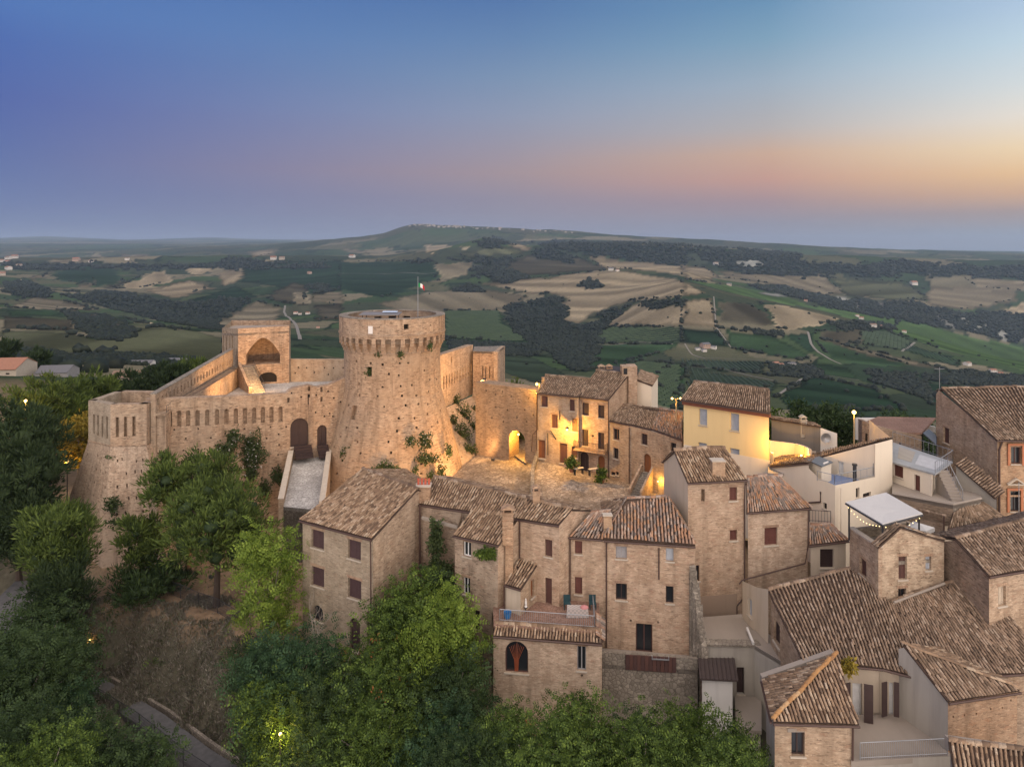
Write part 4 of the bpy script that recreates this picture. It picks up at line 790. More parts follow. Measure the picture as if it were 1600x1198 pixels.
# roof hut canopy and flagpole
M = Mesh(); hut = Vector((TX-1.2, TY-1.5, 14.05))
for sx in (-1, 1):
    for sy in (-1, 1): M.tube([hut+Vector((sx*2.0, sy*1.2, 0)), hut+Vector((sx*2.0, sy*1.2, 1.75))], .05)
obj('canopy_frame', M, METAL, keep); slab('canopy_roof', [hut+Vector(p) for p in ((-2.4,-1.5,1.78),(2.4,-1.5,1.78),(2.4,1.5,1.86),(-2.4,1.5,1.86))], .08, flat('pale_sheet', (.2,.19,.19), .6), keep)
slab('hatch_panel', [hut+Vector(p) for p in ((.2,-.1,2.0),(2.0,-.1,2.0),(2.0,.6,2.05),(.2,.6,2.05))], .05, flat('pale_blue_sheet', (.5,.62,.78), .35), keep)
FLX = (653-CX)*86/F
flag = thing('flagpole', 'tall thin flagpole with Italian tricolour on top of the round keep', 'flagpole', (FLX, 86, 14.05))
M = Mesh(); M.tube([Vector((FLX, 86, 14.05)), Vector((FLX, 86, 20.4))], .05, 6, r2=.03); obj('pole', M, GALV, flag)
for i, (nm, c) in enumerate((('flag_green', (.02,.25,.08)), ('flag_white', (.7,.7,.7)), ('flag_red', (.5,.03,.04)))):
    M = Mesh()
    for k in range(4):
        f = lambda t, z: Vector((FLX+.06+t*.75, 86-.12*math.sin(t*7), 19.65+z-.4*t*t-.1*t))
        a, b = (i+k/4)/3, (i+(k+1)/4)/3; M.face([f(a, -.5), f(b, -.5), f(b, 0), f(a, 0)])
    obj('flag_stripe', M, flat(nm, c, .9), flag)
# front curtain wall with its gate
cw = thing('curtain_wall', 'long front castle wall with row of tall slots and arched gateway', 'castle wall', (-30, 79, -8))
A, B = Pz(229, 624, 7.6), Pz(548, 592, 7.95)
cz = [(229,624),(350,619.5),(448,614.5),(452,610),(458,606.5),(483,601.5),(496,605),(501,603.5),(514,601.5),(526,596),(538,590.5),(548,586)]
dW = (B-A); dW = Vector((dW.x, dW.y, 0)).normalized()
A_CW, D_CW = A.copy(), dW.copy()
def on_line(px, py, A, d):
    k = (px-CX)/F; s = (k*A.y-A.x)/(d.x-k*d.y); Y = A.y+d.y*s; return P(px, py, Y)
tops = [on_line(x, y, A, dW) for x, y in cz]
HAZE_D = 4.6e-5
c1 = lambda x, y: (80+x/3.327, 470+y/3.327)
hs = []
for i, x in enumerate((521,569,617,666,712,761,811,862,911,960,1007,1055,1100,1145,1192)):
    yt = 577-(x-521)*.043; a = c1(x-11, yt); b = c1(x+11, yt+82); hs.append((*a, *b, 'NA'))
hs += [(453.6,653,481.5,697,'DA','dark'),(495.5,664,510.5,696,'DA','dark')]
for x, y in ((1233,515),(1340,455),(1405,460),(1405,510)): hs.append((*c1(x-6, y-12), *c1(x+6, y+14), 'N'))
hs.append((*c1(1333, 485), *c1(1346, 540), 'K'))
for x, y in ((505,675),(610,720),(687,778),(765,665),(700,715),(830,712),(765,772),(730,835),(665,840),(1005,665),(1080,665),(1183,693),(1185,748),(1060,755),(1140,655),(905,690),(870,765),(640,670),(520,720),(980,720),(1120,715),(1222,655),(1250,480),(1300,500),(1375,580),(1378,490),(1440,470),(1470,505),(1505,525),(1448,585),(1420,600),(1465,600),(1100,820),(1150,870),(930,830),(860,845),(1180,800),(600,800)): hs.append((*c1(x-4.5, y-4.5), *c1(x+4.5, y+4.5), 'K'))
wall(cw, tops, -10, B_CASTLE, hs, th=1.0)
M = Mesh(); g0 = on_line(486, 690, A, dW); nW = Vector((dW.y, -dW.x, 0))
M.box(Vector((g0.x, g0.y, 0)), dW, nW, ZV, (-.28, .003, -1), (.28, .1, 6.2)); obj('pilaster', M, B_CASTLE, cw)
# timber steps in front of the two gates
for px0, px1, py, n in ((459, 486, 697, 5), (495, 512, 696, 5)):
    st = thing('gate_steps', 'dark timber steps up to the '+('large' if px0 < 480 else 'small')+' arched castle door', 'steps', on_line((px0+px1)/2, 712, A, dW))
    a = on_line(px0, py, A, dW); b = on_line(px1, py, A, dW); w = (b-a).length
    for k in range(n):
        M = Mesh(); M.box(Vector((a.x, a.y, a.z)), dW, nW, ZV, (0, .02+k*.28, -.24*(k+1)), (w, .02+(k+1)*.28-.004, -.24*k)); obj('tread', M, SHUT['dark'], st)
# courtyard floor
ct = slab('courtyard_floor', [Vector(p) for p in ((-38.2,79.4,3.6),(-22,86,3.6),(-14,93,3.6),(-18,108,3.6),(-40,106,3.6))], .3, COBBLE2); ct['kind'] = 'structure'
# corner bastion
bs = thing('corner_bastion', 'angular brick corner bastion at far left with slotted top and leaning base', 'bastion', (-42, 76, -9))
zt = 7.45; q0, q1, q2 = Pz(138, 625.5, zt), Pz(172.5, 632, zt), Pz(229, 631, zt); q3 = Vector((-39, 81, zt)); q4 = Vector((-45.5, 81.5, zt))
zm = 3.1
def slots(lst): return [(*c1(x-w, y0), *c1(x+w, y1), 'N') for x, w, y0, y1 in lst]
wall(bs, [q0, q1], zm, B_GREY_SHADE, slots([(222,5,590,690),(243,5,593,700),(266,5,598,708),(290,5,602,715)]), th=.8)  # grey brick paints the unlit side of the bastion
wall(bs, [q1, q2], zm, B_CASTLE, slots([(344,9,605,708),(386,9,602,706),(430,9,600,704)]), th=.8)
wall(bs, [q2, q3], zm, B_CASTLE, th=.8); wall(bs, [q3, q4], 3.0, B_CASTLE, [(0.7+i*1.35, zt-2.3, 1.25+i*1.35, zt-1.1, '#NA') for i in range(4)], th=.8); wall(bs, [q4, q0], zm, B_GREY_SHADE, th=.8)
# the same openings show on the inner face of the back parapet
qm = (q0+q1+q2+q3+q4)/5; slab('bastion_deck', [qm+(p-qm)*.8-ZV*2.6 for p in (q0, q1, q2, q3, q4)], .4, CONC, bs)
zb = -9.5; b0 = G(84, 79.5, zb); b1 = G(158, 70.2, zb); b2 = G(264, 71.9, zb); b3 = Vector((-34.5, 79, zb))
def bil(a, b, c, d): return lambda u, v: (a*(1-u)+b*u)*(1-v)+(d*(1-u)+c*u)*v
for a, b, t0, t1, mt, le in ((b0, b1, q0, q1, B_TALUS, 9), (b1, b2, q1, q2, B_TALUS, 7), (b2, b3, q2, Vector((-37.9, 79, zt)), B_CASTLE, 6)):
    t0, t1 = Vector((t0.x, t0.y, zm)), Vector((t1.x, t1.y, zm)); hh = 12.6
    pierced('leaning_base', bs, bil(a, b, t1, t0), np.linspace(0, 1, 7).tolist(), np.linspace(0, 1, 8).tolist(), rnd_holes(.08, .95, .08, .97, .17, .1, .03, .022, (), .75), [mt, DARKW], uvf=lambda u, v, le=le, hh=hh: (u*le, v*hh))
M = Mesh()
for a, b in ((q0, q1), (q1, q2)):
    d = (b-a); d.z = 0; L = d.length; d.normalize(); M.box(Vector((a.x, a.y, 0)), d, Vector((d.y, -d.x, 0)), ZV, (-.03, -.05, zm-.06), (L+.03, .06, zm+.08))
obj('string_course', M, B_CASTLE, bs)
# inner wall walk running back to the rear tower
iw = thing('wall_walk', 'long inner castle wall with row of small arched openings rising to the rear tower', 'castle wall', (-39, 90, 0))
a = Pz(243, 616, 8.3); b = Vector((-41.2, 104, 8.9)); L = Vector((b.x-a.x, b.y-a.y, 0)).length
hs = [(.5+i*L/25, 7.0, .95+i*L/25, 7.8, '#JA') for i in range(25)]
wall(iw, [b, a][::-1], 2, B_CASTLE, hs, th=.5, cap=STONE)
M = Mesh(); d = Vector((b.x-a.x, b.y-a.y, 0)).normalized(); n = Vector((d.y, -d.x, 0)); M.box(Vector((a.x, a.y, 0)), d, n, ZV, (0, .004, 6.0), (L, 1.0, 6.25)); obj('walkway_ledge', M, B_CASTLE, iw)
M = Mesh(); M.box(Vector((a.x, a.y, 0)), d, n, ZV, (.3, .003, 2), (L, .95, 5.99)); obj('lower_wall', M, B_CASTLE, iw)
railing(iw, [Vector((a.x, a.y, 6.25))+n*.95+d*.5, Vector((b.x, b.y, 6.25))+n*.95], .7, .5)
# rear tower with the pointed arch
rt = thing('arch_tower', 'square rear castle tower open through a wide pointed arch', 'tower', (-38, 108, 0))
a, b = P(372, 513.5, 104), P(452, 509, 106); top = [a, b]
wall(rt, top, 1, B_CASTLE, [(384.5,527.5,437.5,569,'VAP'),(405,581.5,432.5,597,'KA')], th=.6)
dd = (b-a); dd.z = 0; dd.normalize(); nn = Vector((dd.y, -dd.x, 0)); lc = P(347, 513, 110)
wall(rt, [lc, a], 2, B_GREY_SHADE, [(i*1.45+.5, 7.8, i*1.45+1.0, 11.0, '#N') for i in range(4)], th=.5)
bb = b-nn*8.5; wall(rt, [b, Vector((bb.x, bb.y, b.z))], 1, B_CASTLE); bl = Vector((bb.x-8.5, bb.y+1, b.z)); wall(rt, [Vector((bb.x, bb.y, b.z)), Vector((lc.x, lc.y+4, b.z))], 1, B_CASTLE, th=.5); wall(rt, [Vector((lc.x, lc.y+4, b.z)), lc], 1, B_GREY_SHADE)
slab('tower_deck', [p-ZV*.75 for p in (a, b, Vector((bb.x, bb.y, b.z)), Vector((lc.x, lc.y+4, b.z)), lc)], .3, CONC, rt)
# courtyard stairs up to the arch
cs = thing('courtyard_stairs', 'worn brick stairs climbing from the courtyard to the pointed arch', 'stairs', (-38, 101, 3.6))
s0, s1 = P(404, 608, 98.5), P(386, 573, 103.6); s0.z = 3.6; n_ = 14; dh = Vector((s1.x-s0.x, s1.y-s0.y, 0)); run = dh.length/n_; dh.normalize(); sx = Vector((dh.y, -dh.x, 0)); rise = (s1.z-3.6)/n_
for k in range(n_):
    M = Mesh(); M.box(s0, dh, sx, ZV, (k*run, -.9, 0 if k < 3 else k*rise-.9), ((k+1)*run-.004, .9, (k+1)*rise)); obj('step', M, STONE, cs)
M = Mesh(); M.box(s0, dh, sx, ZV, (0, -1.25, 0), (n_*run+1.2, -.903, 1.0)); 
lo = [s0+sx*-.905, s0+sx*-.905+dh*n_*run, s0+sx*-1.3+dh*n_*run, s0+sx*-1.3]; M.prism(lo, [lo[0]+ZV*.7, lo[1]+ZV*(s1.z-3.6+.7), lo[2]+ZV*(s1.z-3.6+.7), lo[3]+ZV*.7]); obj('side_wall', M, B_CASTLE, cs)
M = Mesh(); M.box(s1, dh, sx, ZV, (0, -4.2, -.35), (2.2, 1.2, -.02)); obj('landing', M, STONE, cs); railing(cs, [s0+sx*.85+ZV*.3, s1+sx*.85], .9, .6)
# rear curtain and right curtain
rc = thing('rear_wall', 'plain rear castle wall between pointed arch tower and round keep', 'castle wall', (-25, 108, 0))
hs = [(*(x+dx, y-1.2), *(x+dx+2, y+1.2), 'K') for x, y, dx in ((450,574,0),(465,574,0),(478,574.5,0),(506,574.5,0),(520,575,0),(535,575,0),(490,582,0),(460,583,0),(512,585,0))]
wall(rc, [P(440, 561, 106.5), P(552, 562, 107.5)], -2, B_PATCH, hs, th=.8)
sc = thing('side_curtain', 'castle wall right of keep with slanting slots, standing on a steep overgrown base', 'castle wall', (-7, 98, -4))
a, b = P(681, 557, 93.2), P(739, 538.5, 104.5)
c2 = lambda x, y: (420+x/3.327, 460+y/3.327); hs = []
for i in range(12):
    x = 910+i*14.2; y0 = 425-i*6.2; hs.append((*c2(x-3.6, y0), *c2(x+3.6, y0+68-i*1.2), 'N'))
hs += [(*c2(947, 325), *c2(954, 355), 'N')]
wall(sc, [a, b], 2.2, B_CASTLE, hs, th=1.0)
a2, b2 = Vector((a.x, a.y, 2.2)), Vector((b.x, b.y, 2.2)); dd = (b2-a2).normalized(); n = Vector((dd.y, -dd.x, 0))
t0 = G(716, 85.5, -4.5); t1 = G(777, 92.8, -4.5)
a3 = Vector((a2.x, a2.y, 2.2))-dd*1.0; STEEP = bil(t0, t1, b2+dd*1.2+n*.6, a3); STEEP_N = (t1-t0).cross(a3-t0).normalized()
pierced('leaning_base', sc, bil(t0, t1, b2+dd*1.2+n*.6, a3), np.linspace(0, 1, 9).tolist(), np.linspace(0, 1, 7).tolist(), rnd_holes(.05, .95, .1, .95, .14, .17, .016, .028, (), .7), [B_TALUS, DARKW], uvf=lambda u, v: (u*11, v*9))
rb = thing('rear_bastion', 'small rear bastion with slots behind the gateway wall', 'bastion', (-4, 105, 0))
e0, e1 = P(738.8, 549, 103), P(777.5, 549.5, 101.5)
hs = [(*c2(x-3.5, 372+k*2), *c2(x+3.5, 435), 'N') for k, x in enumerate((1112,1128,1148,1168))]
wall(rb, [e0, e1], 3.4, B_CASTLE, hs, th=.8); e2 = Vector((e1.x+1.0, e1.y+6, e1.z)); wall(rb, [e1, e2], 3.4, B_CASTLE, th=.6); wall(rb, [e2, Vector((e0.x, e0.y+5, e0.z))], 3.4, B_CASTLE, th=.6)
pierced('leaning_base', rb, bil(G(735, 101.5, -5), G(772, 100.2, -5), Vector((e1.x, e1.y, 3.4)), Vector((e0.x, e0.y, 3.4))), [0, .5, 1], [0, .5, 1], [], [B_TALUS, DARKW], uvf=lambda u, v: (u*4, v*9))
pierced('leaning_base', rb, bil(G(772, 100.2, -5), Vector((e2.x-1, e2.y, -5)), Vector((e2.x, e2.y, 3.4)), Vector((e1.x, e1.y, 3.4))), [0, .5, 1], [0, .5, 1], [], [B_TALUS, DARKW], uvf=lambda u, v: (u*4, v*9))
slab('bastion_top', [Vector((p.x, p.y, p.z+.004)) for p in (e0, e1, e2, Vector((e0.x, e0.y+5, e0.z)))], .3, STONE, rb)
# gateway wall
gw = thing('gateway_wall', 'tall brick wall pierced by lamplit arched passage between castle and piazza houses', 'gateway', (-1, 88, -3))
a, b = P(743, 597, 91.5), P(838, 609.5, 86.2)
hs = [(795.5,672.5,820.5,723.5,'OA')]
for x, y in ((1130,500),(1180,520),(1215,505),(1260,530),(1300,560),(1350,540),(1330,600),(1180,585),(1240,600),(1290,640),(1160,640),(1340,660),(1220,660),(1375,625)): hs.append((*c2(x-3.5, y-3.5), *c2(x+3.5, y+3.5), 'K'))
wall(gw, [a, b], -4.5, brick('gateway_brick', (.34,.225,.14), (.22,.145,.095), (.42,.3,.2), .8, red=(.32,.17,.1), fs=.8), hs, th=2.2)
# entrance ramp
rp = thing('entrance_ramp', 'cobbled entrance ramp between low brick parapets leading up to the castle gate', 'ramp', (-24, 76, -4))
r0, r1 = on_line(458.5, 714, A, dW), on_line(511, 712, A, dW); zr = r0.z
u0, u1 = P(443, 791, 71.5), P(499, 793, 70.6); u0.z = u1.z = -2.35
slab('ramp_surface', [u0, u1, r1, Vector((r0.x, r0.y, r1.z))], .35, COBBLE2, rp)
for s, (p, q) in enumerate(((u0, r0), (u1, r1))):
    d = Vector((q.x-p.x, q.y-p.y, 0)).normalized(); n = Vector((d.y, -d.x, 0))*(1 if s else -1); M = Mesh(); lo = [p+n*.02, q+n*.02, q+n*.5, p+n*.5]
    M.prism([Vector((x.x, x.y, -9)) for x in lo] if s == 0 else list(reversed([Vector((x.x, x.y, -9)) for x in lo])), [x+ZV*.75 for x in lo] if s == 0 else list(reversed([x+ZV*.75 for x in lo]))); obj('parapet', M, B_HOUSE, rp)
    M = Mesh(); lo = [p+n*-.03, q+n*-.03, q+n*.55, p+n*.55]; M.prism([x+ZV*.755 for x in lo], [x+ZV*.86 for x in lo]); obj('coping', M, SILL, rp)
wall(rp, [u0, u1], -10, STONE)
# brick supports and fill under the ramp
M = Mesh(); lo = [u0, u1, r1, r0]; M.prism([Vector((p.x, p.y, -10)) for p in lo], [Vector((p.x, p.y, p.z-.37)) for p in lo]); obj('ramp_fill', M, STONE, rp)
# lower lane and piazza
lane = slab('lower_lane', [G(690, 68, -3.6), G(845, 66, -3.0), G(838, 84, -2.6), G(820, 92, -2.6), G(770, 96, -2.6), G(705, 84, -3.4)], .3, COBBLE); lane['kind'] = 'structure'
lane2 = slab('passage_lane', [G(775, 95.5, -2.45), G(822, 86, -2.45), G(850, 110, -2.45), G(790, 118, -2.45)], .1, COBBLE); lane2['kind'] = 'structure'
PZ = [G(833, 62.5, -2.3), G(1075, 56.5, -2.4), G(1075, 74, -2.3), G(955, 80.6, -2.25), G(838, 85.5, -1.2), G(829, 80, -1.6)]
pz = Mesh(); cc_ = sum(PZ, Vector())/6
for i in range(6): pz.face([PZ[i], PZ[(i+1) % 6], cc_])
pzo = obj('piazza', pz, COBBLE); pzo['kind'] = 'structure'
rw = thing('retaining_wall', 'low curved stone wall holding up the piazza above the lower lane', 'wall', G(830, 74, -3))
pts = [G(838, 85.2, -.6), G(829.5, 80, -1.1), G(829, 74, -1.5), G(831, 68, -1.75), G(834, 63, -1.8)]
for p, q in zip(pts, pts[1:]): wall(rw, [p, q], -4, STONE, th=.4)
# ---------------------------------------------------------------- houses (front row, left to right)
k3 = lambda x, y: (700+x/3.327, 540+y/3.327)
k4 = lambda x, y: (1120+x/3.327, 560+y/3.327)
k5 = lambda x, y: (440+x/3.327, 720+y/3.327)
k6 = lambda x, y: (760+x/3.327, 760+y/3.327)
k7 = lambda x, y: (1120+x/3.327, 838+y/3.327)
def hl(k, *rects): return [(*k(r[0], r[1]), *k(r[2], r[3]), *r[4:]) for r in rects]
def wall_at(A, B, px):                                           # distance at which a column meets the plan line A-B
    k = (px-CX)/F; d = B-A; s = (k*A.y-A.x)/(d.x-k*d.y); return A.y+d.y*s
# corner house with six shutters
E0, E1, R0, R1 = Pz(468, 812, 2.44), Pz(582, 842, 2.44), Pz(566, 733.5, 4.46), Pz(652, 765, 4.46)
H1 = gable_house('brick_house', 'three storey brick house with plum shutters beside the castle ramp', 'house', E0, E1, R0, R1, -11, B_GREY_SHADE, T_STD, back=.8,
  front=hl(k5, (155,360,220,455,'S','plum'),(345,412,412,512,'S','plum'),(156,553,221,653,'S','plum'),(346,615,414,717,'S','plum'),(165,750,215,832,'GA','dark'),(355,817,408,990,'SA','plum')), mats={'right': B_HOUSE})  # grey front and warmer right wall paint in the fall of light
downpipe(H1, [E1+Vector((-.12, -.12, -.1)), Vector((E1.x-.12, E1.y-.06, 1.6)), Vector((E1.x-.1, E1.y+.0, -8))])
q = P(575, 955, E1.y-.1); downpipe(H1, [q, Vector((q.x, q.y, -8))])
# long row house behind the garden
E0, E1 = Pz(655, 787, 3.2), Pz(873.5, 820, 3.7); R0, R1 = Pz(677, 745.5, 4.3), Pz(894, 797, 4.3); LA, LB = E0.copy(), E1.copy()
H2 = thing('row_house', 'long low brick row house with lichen flecked roof along the piazza edge', 'house', (0, 55, -10))
wall(H2, [Vector((E0.x, E0.y, 3.1)), Pz(800, 808.5, 3.5)], -10, B_PATCH, [(676,816,680,822,'K')])
B4l = P(800, 809, wall_at(LA, LB, 800)); B4r = P(873.8, 820.5, wall_at(LA, LB, 873.8))
wall(H2, [Vector((B4l.x, B4l.y, 3.45)), Vector((B4r.x, B4r.y, 3.6))], -8, B_PINK, hl(k5, (1368,408,1407,498,'S','brown'),(1370,608,1405,750,'D','brown')))
gd = Vector((.635, .77, 0)); g0 = Vector((B4r.x, B4r.y, 3.65)); g1 = g0+gd*1.6; g1.z = 4.28; g2 = g0+gd*4.4; g2.z = 3.45
wall(H2, [g0, g1, g2], -8, B_PINK)
roof_quad(H2, E0, E1, R1, R0, T_STD)
bk = lambda R_, E: Vector((R_.x+gd.x*2.6, R_.y+gd.y*2.6, R_.z-.75))
roof_quad(H2, bk(R1, 0), bk(R0, 0), R0+ZV*.004, R1+ZV*.004, T_STD, ridge=False); wall(H2, [bk(R1, 0), bk(R0, 0)], -6, B_HOUSE); wall(H2, [bk(R0, 0), R0-ZV*.06, E0-ZV*.06], -8, B_HOUSE)
chimney(H2, P(662, 768, 57.6)-ZV*.1, 1.15, .62, B_ORANGE, 'flat', 4)
chimney(H2, P(838, 786, 54.4), .55, .9, B_ORANGE, 'hood')
downpipe(H2, [P(656, 789, 56.6), P(656.5, 900, 56.6)], .08)
q = P(812, 812, wall_at(LA, LB, 812)-.12); downpipe(H2, [q, P(812, 872, q.y)])
M = Mesh(); a, b = P(660, 810, 56.2), P(716, 825, 55.0); M.box(a, (b-a).normalized(), Vector((-.3, -.95, 0)), ZV, (0, 0, 0), ((b-a).length, .18, .22)); obj('ledge', M, CONC, H2)
# projecting wing with vine-grown front
E0, E1 = P(708.5, 836, 53.0), P(780, 852, 51.2); R0, R1 = Pz(736, 800, 3.42), Pz(811, 803, 3.72); E0.z = E1.z = 2.33
H3 = thing('projecting_wing', 'narrow brick house wing jutting forward with two small windows and tall chimney', 'house', (-2.6, 52.5, -11))
i0, i1 = E0+Vector((.1, .12, -.05)), E1+Vector((-.1, .12, -.05))
wall(H3, [i0, i1], -12, B_PATCH, hl(k5, (943,420,985,497,'G','white'),(943,605,980,695,'G','white'),(1000,775,1030,880,'K')))
q = P(811, 806, wall_at(LA, LB, 811)); q.z = 3.55; wall(H3, [i1, q], -12, B_PINK); q2 = P(722, 806, wall_at(LA, LB, 722)); q2.z = 3.2; wall(H3, [q2, i0], -12, B_HOUSE)
roof_quad(H3, E0, E1, R1, R0, T_STD, ridge=False)
chimney(H3, P(793.5, 812, 51.9)-ZV*.6, .8, 1.15, B_ORANGE, 'hood'); M = Mesh(); c = P(795.5, 830, 51.95); M.box(Vector((c.x, c.y, 0)), Vector((1, 0, 0)), Vector((0, 1, 0)), ZV, (-.28, -.3, -1.5), (.3, .45, 2.4)); obj('chimney_breast', M, B_ORANGE, H3)
# wide house with orange lichen roof
E0, E1 = P(889.5, 838, 52.3), P(943, 842.6, 51.8); E2 = P(1086.5, 852, 50.8); Ra0, Ra1 = Pz(924, 802, 3.62), Pz(955, 799, 3.62)
H5 = thing('lichen_roof_house', 'wide four storey brick house under an orange lichen covered hip roof', 'house', (8.5, 53, -12))
e0, e1, e2 = (p+Vector((0, .14, -.06)) for p in (E0, E1, E2))
wall(H5, [e0, e1], -9, B_PINK, hl(k6, (460,282,498,350,'S','red'),(460,470,498,560,'S','red')))
wall(H5, [e1, e2], -9, B_PINK, hl(k6, (673,310,730,375,'S','grey'),(933,320,973,388,'S','blue'),(673,503,730,590,'G','dark'),(933,517,973,607,'G','dark'),(777,712,863,862,'G','brown'),(745,690,755,702,'K'),(888,700,898,710,'K')))
Rb0, Rb1 = Pz(979, 780.5, 4.35), Pz(1043, 777.5, 4.35)
roof_quad(H5, E0, E1, Ra1, Ra0, T_RED, sp=.25)
roof_poly(H5, [E1+ZV*.03, E2+ZV*.03, Rb1, Rb0], (0, 1), T_RED, gutter=(E1, E2), sp=.24); tile_mesh('ridge_tile', [(Rb0+ZV*.05, Rb1+ZV*.05), (E1+ZV*.12, Rb0+ZV*.08)], Vector((0, -1, 0)), ZV, T_RED, H5, w0=.3, w1=.25, h=.11, step=.4)
lb = Vector((E1.x+.6, E1.y+5.6, 3.2)); roof_poly(H5, [E1+ZV*.03, Rb0, lb], (0, 2), T_STD)
rbk = [Vector((Rb0.x-.6, Rb0.y+3.4, 3.1)), Vector((Rb1.x+.4, Rb1.y+3.4, 3.1))]; roof_quad(H5, rbk[1], rbk[0], Rb0, Rb1, T_STD, ridge=False)
re_ = Vector((E2.x+.2, E2.y+5.5, 2.6)); roof_poly(H5, [E2+ZV*.03, re_, Rb1], (0, 1), T_RED); wall(H5, [e2, Vector((re_.x, re_.y, 2.5))], -9, B_HOUSE); wall(H5, [Vector((re_.x, re_.y, 2.5)), Vector((lb.x-2.4, lb.y, 2.6))], -6, B_HOUSE)
chimney(H5, P(949, 818, 52.6)-ZV*.3, .62, .95, B_ORANGE, 'flat')
q = P(947.5, 846, e1.y-.12); downpipe(H5, [q, P(947.5, 1011, q.y)]); q = P(890.8, 842, e0.y-.12); downpipe(H5, [q, P(890.8, 942, q.y)])
q = P(1029.5, 856, wall_at(e1, e2, 1029.5)-.12); downpipe(H5, [q, P(1029.5, 905, q.y)])
# its lower terrace with a metal parapet, on rubble
za = -5.55; T0, T1 = P(941, 1017, 49.9), P(1090, 1023, 49.2)
slab('terrace_floor', [Vector((T0.x, T0.y, za)), Vector((T1.x, T1.y, za)), Vector((e2.x+.4, e2.y, za)), Vector((e1.x-.2, e1.y, za))], .3, CONC, H5)
wall(H5, [Vector((T0.x, T0.y, -4.7)), Vector((T1.x, T1.y, -4.75))], -14, STONE, hl(k6, (722,868,979,943,'K')), th=.25)
d = (T1-T0); d.z = 0; d.normalize(); n = Vector((d.y, -d.x, 0))
a, b = P(976.5, 1020, T0.y-.1), P(1054, 1043, T0.y-.1); L = b.x-a.x; np_ = 13
for k in range(np_):
    M = Mesh(); M.box(Vector((a.x, T0.y-.13-(T0.y-T1.y)*(a.x-T0.x)/(T1.x-T0.x), b.z)), d, n, ZV, (k*L/np_+.01, -.06, 0), ((k+1)*L/np_-.01, .0, a.z-b.z)); obj('panel', M, SHUT['brown'] if k % 2 else flat('panel_brown', (.075,.04,.036)) if k == 0 else bpy.data.materials['panel_brown'], H5)
M = Mesh(); M.box(P(1018, 1027, T0.y-.35), d, n, ZV, (0, 0, 0), (1.2, .25, .05)); M.box(P(1018, 1027, T0.y-.35), d, n, ZV, (0, 0, .051), (.05, .25, .2)); M.box(P(1018, 1027, T0.y-.35), d, n, ZV, (1.15, 0, .051), (1.2, .25, .2)); obj('planter_bracket', M, GALV, H5)
# ruined wall stub at its right
rs = thing('ruined_wall', 'broken upright rubble wall edge standing at right of the lichen roof house', 'wall', P(1092, 1000, 49.6))
prof_ = [(1081,880),(1085,905),(1090,930),(1094,960),(1098,990),(1101,1010)]
for i, ((x0, y0), (x1, y1)) in enumerate(zip(prof_, prof_[1:])):
    Y0 = 50.7-i*.3; a, b = P(x0, y0, Y0), P(x1, y1, Y0-.3); M = Mesh()
    for k in range(3):
        j = lambda: random.uniform(-.05, .05); lo = [Vector((lerp(a.x, b.x, t)+sx*.22+j(), lerp(a.y, b.y, t)+j(), -9)) for t, sx in ((k/3, -1), ((k+1)/3, -1), ((k+1)/3, 1), (k/3, 1))][::-1]
        M.prism(lo, [Vector((p.x, p.y, lerp(a.z, b.z, (k+.5)/3)+j()*2)) for p in lo])
    obj('rubble', M, STONE, rs)
# terrace annex
fz = -2.27; F0, F1 = P(771, 984, 48.6), P(940.5, 997, 47.6); F0.z = F1.z = -2.75
AN = thing('terrace_annex', 'brick annex with arched window below an open roof terrace edged with tiles', 'house', (2.5, 49.5, -13))
wall(AN, [F0, F1], -14, B_PALE, hl(k6, (98,803,217,968,'GA','brown'),(472,828,518,957,'G','grey'),(103,785,113,797,'K'),(490,975,502,989,'K')))
bl_ = Vector((F0.x-.25, 52.0, -2.75)); br_ = Vector((F1.x+.35, 51.6, -2.75)); wall(AN, [bl_, F0], -14, B_HOUSE); wall(AN, [F1, br_], -14, B_HOUSE)
d = (F1-F0).normalized(); n = Vector((d.y, -d.x, 0))
i0, i1 = F0-n*.62+ZV*.42, F1-n*.62+ZV*.42; roof_quad(AN, F0+n*.15+ZV*.06, F1+n*.15+ZV*.06, i1, i0, T_STD, ridge=True, sp=.21, name='parapet_roof')
roof_quad(AN, F1+d*.12+ZV*.1, br_+d*.12+ZV*.1+Vector((0, -1.2, 0)), br_-d*.4+Vector((0, -1.2, .45)), F1-d*.4+ZV*.45, T_RED, ridge=False, gutter=False, name='parapet_roof')
M = Mesh(); M.prism([i0-n*.01+ZV*-.5, i1-n*.01+ZV*-.5, i1-n*.28-ZV*.5, i0-n*.28-ZV*.5], [i0-n*.01+ZV*.05, i1-n*.01+ZV*.05, i1-n*.28+ZV*.05, i0-n*.28+ZV*.05]); obj('parapet', M, BEIGE, AN)
slab('terrace_floor', [Vector((F0.x, F0.y+.4, fz)), Vector((F1.x, F1.y+.4, fz)), Vector((br_.x, 52.2, fz)), Vector((bl_.x, 56, fz))], .25, REDFLOOR, AN)
railing(AN, [i0-n*.3+d*.3+ZV*.15+ZV*-.1, i1-n*.3-d*.5+ZV*.05, Vector((F1.x-.2, 51.2, fz+.1))], .85, .14, GALV)
s0 = P(790, 962, 50.9)
E0, E1, R0, R1 = P(788.5, 912, 50.9), P(814.5, 920, 50.1), P(811, 872, 53.0), P(840, 881, 52.35)
SM = thing('terrace_room', 'small rendered room with tiled lean-to roof standing on the terrace', 'shed', (0, 51, fz))
i0, i1 = E0+Vector((.05, .1, -.06)), E1+Vector((-.05, .1, -.06)); wall(SM, [i0, i1], fz-.2, BEIGE); wall(SM, [i1, R1-ZV*.06], fz-.2, B_HOUSE, [(829.5,905,835,933,'S','wood')])
